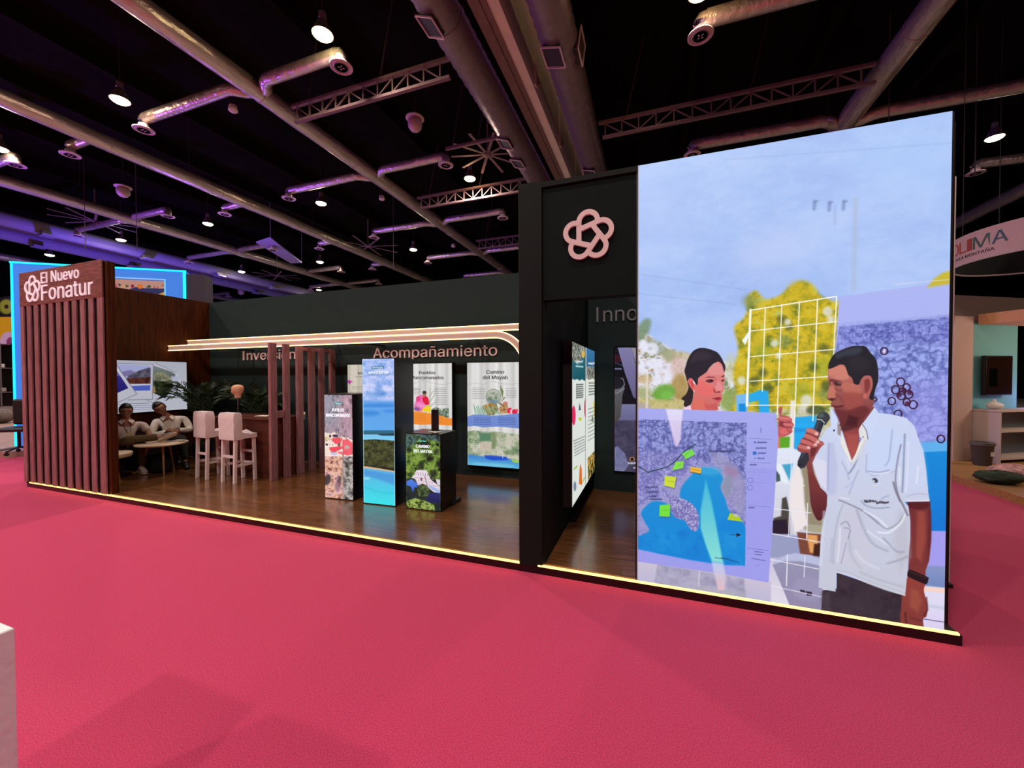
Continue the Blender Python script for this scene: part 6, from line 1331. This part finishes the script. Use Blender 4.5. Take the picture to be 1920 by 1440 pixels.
# ================================================================ stand on the right
wd = wood('pale oak floor', (150, 104, 66), (188, 138, 92), (.4, 5, 5), .5)
ed = [at(1778, 888, Z=.10), at(1920, 939, Z=.10)]
rf = struct('trim_3', box(new(), 4.22, 13, 5.0, 14.5, 0, .10), wd); rf['label'] = 'oak coloured platform of the stand on the right'
cream = mat('cream wall', (206, 176, 164), .7); teal = mat('teal wall', (110, 178, 176), .7, noise=.05)
P0 = at(1817, 861.5, Z=.10); dr = Vector((math.sin(R(60)), math.cos(R(60)), 0)); nr = Vector((dr.y, -dr.x, 0)); an = math.atan2(dr.y, dr.x)
ht = 2.62
ws = thing('teal_stand_wall', 'pale teal wall with a cream end pilaster on the right stand', 'exhibition stand', (P0.x, P0.y, .10), an)
def wlen(xpx, off=0.):
    """distance along the teal wall, or a plane OFF in front of it, at a picture column"""
    r0 = ray(xpx, 800); O = P0+nr*off; A = np.array([[r0.x, -dr.x], [r0.y, -dr.y]]); return float(np.linalg.solve(A, np.array([O.x, O.y]))[1])
wE = wlen(1905)
obj('wall', box(new(), 0, wE, 0, .15, 0, ht-.10), teal, ws, local=True)
obj('pilaster', box(new(), -.42, -.002, -.03, .16, 0, ht-.12), cream, ws, local=True)
bm_ = thing('stand_roof_beam', 'grey brown fascia beam and warm soffit over the teal wall', 'beam', (P0.x, P0.y, ht), an)
obj('fascia', box(new(), -.45, 5.5, -.02, .18, ht-.10, ht+.34), mat('grey fascia', (120, 104, 96), .8), bm_, local=True)
bm_.location.z = 0
obj('soffit', box(new(), .10, 5.0, -1.4, -.03, ht-.16, ht+.02), mat('warm soffit', (206, 146, 104), .7), bm_, local=True)
u0, u1 = wlen(1847, .12), wlen(1897, .12); zc = lambda v, u: (lambda q: EYE+ray(*q).z*(P0+nr*.12+dr*u).to_2d().length/ray(*q).to_2d().length)((1870, v))
uc = (u0+u1)/2; zt2, zb2 = zc(667, uc), zc(741, uc)
tv = thing('television', 'dark flat television on the teal wall of the right stand', 'television', tuple(P0+dr*uc+Vector((0, 0, (zt2+zb2)/2-P0.z))), an)
hh = (zt2-zb2)/2; hw_ = (u1-u0)/2
obj('casing', box(new(), -hw_, hw_, -.12, -.05, -hh, hh, .006), M['black_gloss'], tv, local=True); obj('display', box(new(), -hw_+.02, hw_-.02, -.123, -.12, -hh+.02, hh-.02), mat('dark tv glass', (34, 20, 14), .12), tv, local=True); obj('bracket', box(new(), -.1, .1, -.05, -.002, -.1, .1), M['black'], tv, local=True)
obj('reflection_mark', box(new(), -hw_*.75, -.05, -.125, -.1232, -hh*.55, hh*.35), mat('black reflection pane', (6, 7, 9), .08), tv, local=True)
sw = mat('pale grey laminate', (196, 176, 168), .6)
Sp = at(1874, 870, Z=.10); un = thing('shelf_unit', 'pale grey open shelf unit below the television', 'shelf unit', (Sp.x, Sp.y, .10), an)
hz = EYE+ray(1874, 773).z*Sp.to_2d().length/ray(1874, 773).to_2d().length-.10
D_ = .36
obj('end_panel', box(new(), 0, .03, 0, D_, 0, hz), sw, un, local=True); obj('end_panel', box(new(), 1.30, 1.33, 0, D_, 0, hz), sw, un, local=True)
obj('top', box(new(), -.01, 1.34, -.01, D_, hz, hz+.03), sw, un, local=True); obj('shelf', box(new(), .03, 1.30, 0, D_-.02, .52, .55), sw, un, local=True); obj('bottom_shelf', box(new(), .03, 1.30, 0, D_-.02, .06, .09), sw, un, local=True)
obj('back_panel', box(new(), .03, 1.30, D_-.02, D_, .09, hz), mat('glassy grey back', (96, 108, 116), .3), un, local=True)
bp = at(1841, 872, Z=.10)
bn = thing('waste_bin', 'dark grey waste bin beside the shelf unit', 'bin', (bp.x, bp.y, .10))
prof = [(.10, 0), (.105, .01), (.135, .36), (.14, .37), (.125, .37), (.10, .05)]
obj('bucket', lathe(new(), prof[:4]+[(.13, .372), (.095, .03)], (bp.x, bp.y, .10), 20), mat('dark grey plastic', (70, 60, 58), .6), bn, smooth='auto')
obj('bag_rim', lathe(new(), [(.143, .33), (.146, .375), (.136, .385), (.13, .36)], (bp.x, bp.y, .10), 20), mat('grey liner', (92, 84, 82), .5), bn)
obj('sticker', obox(new(), (bp.x+.06, bp.y-.115, .30), (.05, .01, .07)), mat('white sticker', (214, 206, 200), .6), bn)
q = at(1884, 762, Z=.955)
wo = Sp+dr*.20+Vector((0, 0, .94))-Vector((0, 0, .0)); wo = Vector((Sp.x, Sp.y, 0))+dr*.20+Vector((-dr.y, dr.x, 0))*.2
tag(obj('white_ornament', blob(blob(blob(new(), (wo.x, wo.y, hz+.13+.072), (.09, .07, .065), 12), (wo.x+.08, wo.y+.03, hz+.13+.062), (.07, .06, .055), 12), (wo.x+.01, wo.y, hz+.27), (.03, .03, .04), 10), mat('white ceramic', (226, 220, 214), .5), smooth=True), 'small white ornament on top of the pale shelf unit', 'ornament')
for k, (u, v, s_, col, lab) in enumerate(((1873, 897, .22, (46, 56, 40), 'dark green patterned cloth bundle on the oak platform'), (1908, 888, .27, (206, 150, 146), 'pink cloth bundle on the oak platform at the right edge'))):
    q = at(u, v, Z=.10+s_*.3); b = blob(new(), (q.x, q.y, .10+s_*.36), (s_*1.15, s_*.8, s_*.38), 22)
    rr = random.Random(k)
    for vv in b.verts: vv.co += Vector((rr.uniform(-1, 1), rr.uniform(-1, 1), rr.uniform(-.2, 1)))*.018
    tag(obj('cloth_bundle', b, mat('bundle cloth %d' % k, col, .9, noise=.5, scale=14, bump=.6), smooth=True), lab, 'bundle')
blw = lamp('stand_blue_light', 'POINT', tuple(P0+dr*(wE+.5)+Vector((0, -.2, 1.1))), 14, (.3, .3, 1.), .2)
lamp('stand_warm_light', 'POINT', tuple(P0+dr*1.2+nr*1.6+Vector((0, 0, 1.9))), 60, (1., .8, .62), .3)

# hanging ring sign
cx, cy_ = 9.42, 13.71; Rr_ = 1.78; zb3 = 4.5; zt3 = 5.219
inner = mat('black banner inside', (14, 10, 12), .9)  # unlit inside of the ring, its darkness put into the colour
rs = thing('ring_sign', 'round hanging banner ring with the name Colima over the right stand', 'sign', (cx, cy_, zb3))
cloth = mat('rose white banner cloth', (222, 178, 170), .8)
bm = new(); N_ = 64; ro = [[bm.verts.new((cx+r_*math.cos(2*math.pi*i/N_), cy_+r_*math.sin(2*math.pi*i/N_), z)) for i in range(N_)] for r_, z in ((Rr_, zb3), (Rr_, zt3), (Rr_-.02, zt3), (Rr_-.02, zb3))]
for a in range(4):
    A, B = ro[a], ro[(a+1) % 4]
    for k in range(N_): bm.faces.new((A[k], A[(k+1) % N_], B[(k+1) % N_], B[k]))
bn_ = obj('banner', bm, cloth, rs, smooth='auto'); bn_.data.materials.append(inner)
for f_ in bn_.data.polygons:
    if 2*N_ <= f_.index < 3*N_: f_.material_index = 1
obj('hoop', tube(new(), [(cx+Rr_*math.cos(2*math.pi*i/48), cy_+Rr_*math.sin(2*math.pi*i/48), zb3-.02) for i in range(49)], .022, 6, cap=False), mat('pale hoop', (214, 190, 182), .5), rs)
for i in range(4): obj('cable', tube(new(), [(cx+Rr_*math.cos(R(90*i)), cy_+Rr_*math.sin(R(90*i)), zt3), (cx+Rr_*math.cos(R(90*i)), cy_+Rr_*math.sin(R(90*i)), 11.88)], .008, 5), mat('cable', (70, 60, 60), .6), rs)
def on_ring(th, z, r_=Rr_+.006): return Vector((cx+r_*math.cos(th), cy_+r_*math.sin(th), z))
def ring_th(xpx):
    """bearing on the near side of the ring at a picture column"""
    best = min((abs(px(on_ring(R(a/4.), zb3+.4))[0]-xpx), a) for a in range(4*150, 4*290)); return R(best[1]/4.)
def bend_(v):                                                     # lay flat lettering (x = arc length, z) round the ring
    th = v.x/Rr_; return Vector((cx+(Rr_-v.y)*math.cos(th), cy_+(Rr_-v.y)*math.sin(th), v.z))
thL, thR = ring_th(1787), ring_th(1893)
wl_ = (thR-thL)*Rr_
cols = [(206, 70, 60), (206, 70, 60), (196, 90, 66), (180, 76, 60), (84, 104, 92), (76, 98, 112)]
full = wl_*1.24
x1_ = thR*Rr_; x0_ = x1_-full; zl = zb3+.27
me_w = [.19, .17, .15, .08, .23, .18]; tot = sum(me_w); xx_ = x0_
for ch, w_, k in zip('COLIMA', me_w, cols):
    ww = full*w_/tot; letters(rs, ch, (xx_+ww*.06, -.003, zl), (xx_+ww*.94, -.003, zl), .30, .006, mat('colima letter', k, .7), .02, bend=bend_); xx_ += ww
letters(rs, 'VIVE A LA MONTAÑA', (x0_+full*.10, -.003, zl-.15), (x1_-full*.14, -.003, zl-.15), .075, .005, mat('grey small letter', (84, 66, 66), .7), .02, bend=bend_)
# ================================================================ hall roof
ZD = 9.57
deck = mat('black roof deck', (17, 10, 7), .95, spec=.04, noise=.25, scale=.6)
struct('ceiling', box(new(), -46, 24, -9, 46, 11.9, 12.0), deck)
pur = mat('dark purlin', (20, 12, 9), .95, spec=.04)
for k, x in enumerate([-41.5+3.55*i for i in range(18)]):
    t = struct('trim_%d' % (4+k), box(new(), x, x+.22, -9, 46, 11.35, 11.9), pur); t['label'] = 'dark roof purlin'
hallw = mat('dark hall wall', (14, 10, 11), .95, spec=.04)
struct('wall_far', box(new(), -46, 24, 46, 46.2, 0, 12), hallw); struct('wall_west', box(new(), -46.2, -46, -9, 46, 0, 12), hallw); struct('wall_east', box(new(), 24, 24.2, -9, 46, 0, 12), hallw); struct('wall_front', box(new(), -46, 24, -9.2, -9, 0, 12), hallw)
foil = mat('foil duct cladding', (206, 184, 176), .30, .7, noise=.15, scale=5, bump=1., stretch=(1, .35, 1), bdist=.05)
galv = mat('ribbed duct metal', (150, 124, 128), .42, .7, noise=.12, scale=6)
steel = mat('rose lit steel', (132, 100, 98), .6, .2, noise=.1, scale=6)
darksteel = mat('dark steel', (60, 44, 46), .6, .3)
white_m = mat('rose white metal', (214, 182, 176), .5)
diff_dark = mat('diffuser slot', (50, 40, 40), .7)

def diffuser(parent, x, y, z, r=.27):
    d = obj('diffuser', lathe(new(), [(.05, .16), (.13, .15), (.14, .03), (r, .0), (r, -.02), (r*.86, -.03), (r*.78, .0), (r*.7, -.02), (r*.62, -.035), (r*.52, .0), (r*.42, -.02), (r*.3, -.03), (.01, -.03)], (x, y, z), 24), white_m, parent, smooth='auto')
    obj('slot_ring', lathe(new(), [(r*.60, -.0345), (r*.60, -.037), (r*.50, -.037), (r*.50, -.0345)], (x, y, z), 24), diff_dark, d)
    for k in range(4):
        a = R(45+90*k); obj('vane', bar(new(), (x+.03*math.cos(a), y+.03*math.sin(a), z-.035), (x+r*.48*math.cos(a), y+r*.48*math.sin(a), z-.028), .03, .006), white_m, d)
    return d
def ducted(label, X, y0, y1, branches, r=.25, z=ZD, m=foil, group=None):
    t = thing('air_duct', label, 'duct', (X, y0, z), group=group)
    rr = random.Random(int(X*10)); n = int((y1-y0)/1.2)
    P = [(X+rr.uniform(-.012, .012), y0+(y1-y0)*i/n, z+rr.uniform(-.012, .012)) for i in range(n+1)]
    obj('pipe', tube(new(), P, r, 18), m, t, smooth=True)
    for i in range(2, n, 3): obj('joint_band', tube(new(), [(P[i][0], P[i][1]-.03, P[i][2]), (P[i][0], P[i][1]+.03, P[i][2])], r+.012, 18), m, t, smooth='auto')
    for (y, x1) in branches:
        s = 1 if x1 > X else -1; rb = r*.62
        if abs(x1-X) < 2: pts = [(X+s*r*.6, y, z-.02), (x1-s*.05, y, z-.04)]
        else: pts = [(X+s*r*.6, y+.34, z), (X+s*(r+.10), y+.24, z-.01), (X+s*(r+.30), y+.06, z-.02), (X+s*(r+.45), y, z-.02), ((X+x1)/2, y, z-.03), (x1-s*.1, y, z-.02)]
        b = obj('branch_pipe', tube(new(), pts, rb, 14), m, t, smooth='auto')
        obj('elbow', tube(new(), [(x1-s*.12, y, z-.02), (x1-s*.02, y, z-.03), (x1+s*.02, y, z-.10), (x1+s*.02, y, z-.22)], rb*.9, 12), m, b, smooth='auto')
        diffuser(b, x1+s*.02, y, z-.34)
    for i in range(1, n, 5): obj('hanger_wire', tube(new(), [(X, P[i][1], z+r), (X, P[i][1], 11.88)], .008, 5), darksteel, t)
    return t
ys = (7.75, 12.7, 17.8, 23.0, 28.0)
ducted('long foil-clad duct running to the black post, left of the ribbed pair', -10.4, -8.9, 40, [(7.85, -7.25), (7.75, -14.75), (12.7, -7.05), (12.75, -14.6), (17.8, -6.8), (17.85, -14.3), (23, -14.1), (23, -6.8), (28, -13.9)])
ducted('second foil-clad duct from the left with short stub outlets', -17.5, -8.9, 40, [(7.75, -18.75), (12.95, -18.8), (18.3, -18.6), (23, -18.6)])
ducted('third foil-clad duct lit violet along its side', -24.7, -8.9, 42, [(7.45, -21.5), (12.2, -21.6), (12.2, -29.0), (17.5, -28.9), (22.8, -21.2), (17.5, -21.4), (26.8, -21.1), (26.7, -28.2)])
ducted('far left thin duct low over the blue lit stand', -40.3, -8.9, 42, [(20.0, -37.5), (26, -37.5), (31, -37.4)])
ducted('wide foil-clad duct rising from the video wall to the top right', 5.72, -8.9, 30, [(9.87, 1.02), (15.0, 1.3), (15.05, 10.6)], r=.30)
ducted('duct at the right edge behind the video wall', 15.0, -8.9, 40, [(20, 11.5)], r=.28)
def ribbed(label, X, y0, y1, r, grilles, side):
    t = thing('ribbed_duct', label, 'duct', (X, y0, ZD)); n = int((y1-y0)/.16)
    P = [(X, y0+(y1-y0)*i/n, ZD) for i in range(n+1)]
    obj('pipe', tube(new(), P, r, 20, rr=[r+(.03 if i % 2 else 0) for i in range(n+1)]), galv, t, smooth='auto')
    for (a, y, w, h) in grilles:
        c_, s_ = math.cos(R(a)), math.sin(R(a)); nv = Vector((c_, 0, s_)); tv_ = Vector((-s_, 0, c_)); cc = Vector((X, y, ZD))+nv*(r+.05)
        g = obj('register', obox(new(), cc-nv*.06, (w*.9, h*.9, .16), Matrix((tv_, Vector((0, 1, 0)), nv)).transposed()), diff_dark, t)
        fr = new()
        for u in (-1, 1): bar(fr, cc+tv_*u*w/2-Vector((0, h/2, 0))+nv*.03, cc+tv_*u*w/2+Vector((0, h/2, 0))+nv*.03, .03); bar(fr, cc-tv_*w/2+Vector((0, u*h/2, 0))+nv*.03, cc+tv_*w/2+Vector((0, u*h/2, 0))+nv*.03, .03)
        obj('register_frame', fr, white_m, g)
        obj('duct_band', tube(new(), [(X, y+h/2+.05, ZD), (X, y+h/2+.12, ZD)], r+.02, 20), galv, t, smooth='auto')
    return t
ribbed('left one of the two wide ribbed ducts above the emblem', -4.36, -8.9, 21, .40, [(248, 7.55, .42, .55), (250, 12.1, .42, .55), (252, 13.35, .42, .55)], -1)
ribbed('right one of the two wide ribbed ducts above the emblem', -2.10, -8.9, 21, .41, [(256, 9.2, .46, .62), (-8, 9.6, .5, .6), (256, 14.9, .46, .62), (-10, 16.4, .5, .6)], 1)
gd = thing('roof_girder', 'deep brown roof girder between the two ribbed ducts', 'beam', (-3.45, 4.5, 9.6))
tan = mat('brown girder paint', (236, 222, 212), .7, noise=.08, scale=2)
obj('web', box(new(), -3.36, -3.10, -8.9, 40, ZD+.02, 11.35), tan, gd); obj('flange', box(new(), -3.72, -3.35, -8.9, 40, ZD-.02, ZD+.06), steel, gd); obj('lip', box(new(), -3.62, -3.48, -8.9, 40, ZD-.05, ZD-.02), steel, gd); obj('top_flange', box(new(), -3.7, -2.8, -8.9, 40, 11.15, 11.35), tan, gd)
for k in range(7):
    y = 7.5+3.1*k; obj('stiffener', box(new(), -3.10, -3.05, y, y+.10, ZD+.1, 11.2), tan, gd)
    obj('brace', bar(new(), (-3.08, y+.2, ZD+.15), (-3.08, y+1.5, 10.9), .05), tan, gd)

def truss(label, x0, x1, y, n, zt=ZD, dep=.47, bottom=True):
    t = thing('roof_truss', label, 'truss', (x0, y, zt))
    obj('top_chord', box(new(), x0, x1, y-.05, y+.05, zt-.08, zt), steel, t)
    if bottom: obj('bottom_chord', box(new(), x0+.12, x1, y-.05, y+.05, zt-dep-.075, zt-dep), steel, t)
    w = (x1-x0)/n
    for i in range(n):
        a = x0+.2+w*i
        if bottom:
            obj('web_post', box(new(), a-.018, a+.018, y-.018, y+.018, zt-dep, zt-.10), steel, t)
            if i < n-1:
                if i % 4 < 2: obj('web_diagonal', bar(new(), (a, y, zt-.1), (a+w, y, zt-dep), .032), steel, t)
                else: obj('web_diagonal', bar(new(), (a, y, zt-dep), (a+w, y, zt-.1), .032), steel, t)
    for f in (.12, .6): obj('roof_strut', bar(new(), (x0+(x1-x0)*f, y, zt), (x0+(x1-x0)*f+.5, y, 11.88), .04), darksteel, t)
    return t
truss('nearest pale lattice truss left of the ribbed ducts', -10.0, -4.78, 8.87, 11)
truss('pale lattice beam behind the spoked fan', -6.8, -4.78, 12.3, 5, bottom=False)
truss('pale lattice truss right of the ribbed ducts, over the black header', -1.6, 5.35, 12.7, 14)
truss('pale lattice truss with a warm lamp in front of it', -9.85, -4.80, 15.2, 12)
truss('short far lattice truss just above the green wall', -9.7, -4.8, 21.1, 12)

# high-bay lamps
hous = mat('aluminium lamp housing', (170, 150, 140), .4, .7)
def highbay(label, x, y, z, col, s, power):
    t = thing('high_bay_lamp', label, 'ceiling lamp', (x, y, z))
    obj('shade', lathe(new(), [(.06, .34), (.10, .32), (.14, .22), (.19, .12), (.225, .02), (.235, 0), (.22, .004), (.18, .10)], (x, y, z), 24), hous, t, smooth='auto')
    obj('ballast', lathe(new(), [(.05, .34), (.085, .36), (.085, .50), (.04, .54)], (x, y, z), 16), hous, t, smooth='auto')
    obj('hook', tube(new(), [(x, y, z+.53), (x, y, 11.88)], .012, 6), darksteel, t)
    obj('lens', lathe(new(), [(.216, .006), (.216, -.012), (.17, -.05), (.08, -.075), (.01, -.08)], (x, y, z), 24), glow('lamp glow', col, s), t, smooth=True)
    lamp('high_bay_light', 'AREA', (x, y, z-.10), power*(.35 if 0 < x < 5 else 1), LAMP_COL, .44, (x, y, 0))
    lamp('high_bay_spill', 'POINT', (x, y, z-.22), power*.10, srgb(col), .08)
    return t
WH, WA, YE = (255, 246, 226), (255, 214, 150), (255, 240, 170)
LAMPS = [(605, 70, YE, 'brightest yellow lamp at the top of the frame, left of centre'), (225, 192, (255, 226, 190), 'near warm lamp at the upper left over the sign fin'), (-2, 282, (255, 232, 190), 'lamp cut by the left edge of the frame'),
         (881, 338, WA, 'orange lamp just left of the ribbed ducts'), (602, 384, (255, 224, 180), 'warm lamp in the middle between two foil ducts'), (390, 422, WH, 'white lamp left of the middle, beside a stub outlet'), (227, 452, WH, 'white lamp over the brown sign wall'), (93, 480, WH, 'white lamp over the blue lit stand at the left'),
         (775, 470, (255, 248, 200), 'far pale yellow lamp above the green wall'), (600, 493, WH, 'far white lamp above the green wall, left of the yellow one'), (453, 511, WH, 'far white lamp above the back left corner'), (598, 545, WH, 'farthest lamp just over the green wall edge'),
         (1865, 262, (255, 236, 200), 'lamp right of the video wall'), (1312, -8, WA, 'orange lamp cut by the top of the frame above the round outlet')]
for u, v, k, lab in LAMPS:
    p = at(u, v, Z=9.50); dist = p.length
    highbay('glowing high-bay '+lab, p.x, p.y, 9.56, k, 14 if dist < 40 else 8, LAMP_W*(.3 if p.x > 5 else 1.) if dist < 32 else LAMP_W*.5)

# domes, sprinkler-like small fittings, fans
def dome(label, u, v, r):
    p = at(u, v, Z=9.5); t = thing('dome_fitting', label, 'ceiling fitting', (p.x, p.y, p.z))
    x, y, z = p
    obj('cap', lathe(new(), [(r*.4, r*1.1), (r*1.25, r*1.0), (r*1.3, r*.85), (r*.7, r*.7)], (x, y, z), 20), white_m, t, smooth='auto')
    obj('globe', lathe(new(), [(r*.6, r*.75), (r*.98, r*.5), (r, r*.1), (r*.92, -r*.4), (r*.6, -r*.8), (r*.1, -r)], (x, y, z), 20), mat('pale dome', (206, 172, 166), .5), t, smooth=True)
    obj('rod', tube(new(), [(x, y, z+r), (x, y, 11.88)], .012, 6), darksteel, t)
dome('pale dome fitting hanging in the dark middle of the ceiling', 778, 234, .22); dome('pale dome fitting at the left under the violet duct', 231, 360, .23); dome('small pale dome far off above the back left corner', 452, 548, .26)
def fan(label, u, v, n, L, z=9.7):
    p = at(u, v, Z=z); t = thing('ceiling_fan', label, 'fan', (p.x, p.y, z)); x, y, _z = p
    obj('hub', lathe(new(), [(.10, -.06), (.14, -.03), (.14, .06), (.06, .12)], (x, y, z), 16), steel, t, smooth='auto'); obj('rod', tube(new(), [(x, y, z+.1), (x, y, 11.88)], .03, 8), steel, t)
    for k in range(n):
        a = 2*math.pi*k/n+.25; bl_ = bar(new(), (x+.1*math.cos(a), y+.1*math.sin(a), z), (x+L*math.cos(a), y+L*math.sin(a), z), .10, .012, .002); obj('blade', bl_, steel, t)
fan('large spoked ceiling fan left of the ribbed ducts', 914, 290, 10, 1.35); fan('spoked ceiling fan behind the violet duct at the left', 178, 415, 10, 1.7); fan('spoked ceiling fan partly behind the second duct', 690, 462, 8, 1.9); fan('small far ceiling fan over the back left corner', 520, 517, 8, 1.7)
# slender pair of violet-lit fabric ducts far left
fab_d = mat('grey fabric duct', (150, 140, 160), .7)
for X, lab, n0 in ((-30.6, 'upper violet-lit fabric duct at the far left', 0), (-33.6, 'lower violet-lit fabric duct at the far left', 1)):
    t = thing('fabric_duct', lab, 'duct', (X, -8.9, ZD)); obj('pipe', tube(new(), [(X, -8.9+i*2.9, ZD) for i in range(19)], .36, 18), fab_d, t, smooth=True)
    for k in range(7):
        y = 11.2+4.4*k+.8*n0; obj('nozzle', box(new(), X+.28, X+.78, y, y+.55, ZD-.52, ZD-.42), mat('violet grey nozzle', (150, 136, 170), .5), t)
        obj('nozzle_neck', box(new(), X+.30, X+.5, y+.1, y+.45, ZD-.44, ZD-.2), fab_d, t)
t = thing('far_girder', 'dark girder between the two violet-lit fabric ducts', 'beam', (-32.1, 6, ZD)); obj('web', box(new(), -32.2, -32.0, -8.9, 44, ZD, 11.35), pur, t); obj('flange', box(new(), -32.35, -31.85, -8.9, 44, ZD-.05, ZD), steel, t)
# tilted violet sail
Q = [at(480, 455, Z=9.4), at(507, 446, Z=9.55), at(566, 493, Z=9.3), at(545, 494, Z=9.2)]
bm = new(); A = [bm.verts.new(q) for q in Q]; B = [bm.verts.new(q+Vector((0, 0, .06))) for q in Q]; bm.faces.new(A); bm.faces.new(B[::-1])
for i in range(4): bm.faces.new((A[i], A[(i+1) % 4], B[(i+1) % 4], B[i]))
for q in (Q[1], Q[2]): tube(bm, [q+Vector((0, 0, .05)), (q.x, q.y, 11.88)], .01, 5)
tag(obj('ceiling_sail', bm, mat('lavender sail cloth', (170, 150, 214), .7)), 'tilted lavender sail panel hanging below the third duct', 'panel')
# rigging cables
for k, (u, v0, v1, lab) in enumerate(((160, 120, 470, 'thin rigging cable at the left, before the second duct'), (1666, 60, 290, 'thin rigging cable above the right end of the video wall'), (1828, 200, 330, 'thin rigging cable beside the lamp on the right'), (738, 425, 500, 'thin rigging cable over the green wall'), (257, 330, 470, 'thin rigging cable over the brown sign wall'))):
    p = at(u, v1, Z=7.4 if k != 1 else 7.9); tag(obj('rigging_cable', tube(new(), [(p.x, p.y, p.z), (p.x, p.y, 11.88)], .012, 5), mat('dark wire', (84, 64, 64), .6)), lab, 'cable')
for k, (u, v, lab) in enumerate(((437, 205, 'small spotlight under the first duct at the left'), (716, 372, 'small pale fitting between the foil ducts'), (850, 461, 'small pale fitting near the black post'))):
    p = at(u, v, Z=9.3); t = thing('spot_fitting', lab, 'ceiling fitting', (p.x, p.y, p.z)); obj('can', lathe(new(), [(.05, .12), (.10, .10), (.12, -.04), (.09, -.07), (.01, -.08)], tuple(p), 16), white_m, t, smooth='auto'); obj('arm', tube(new(), [(p.x, p.y, p.z+.1), (p.x, p.y, 11.88)], .012, 6), darksteel, t)
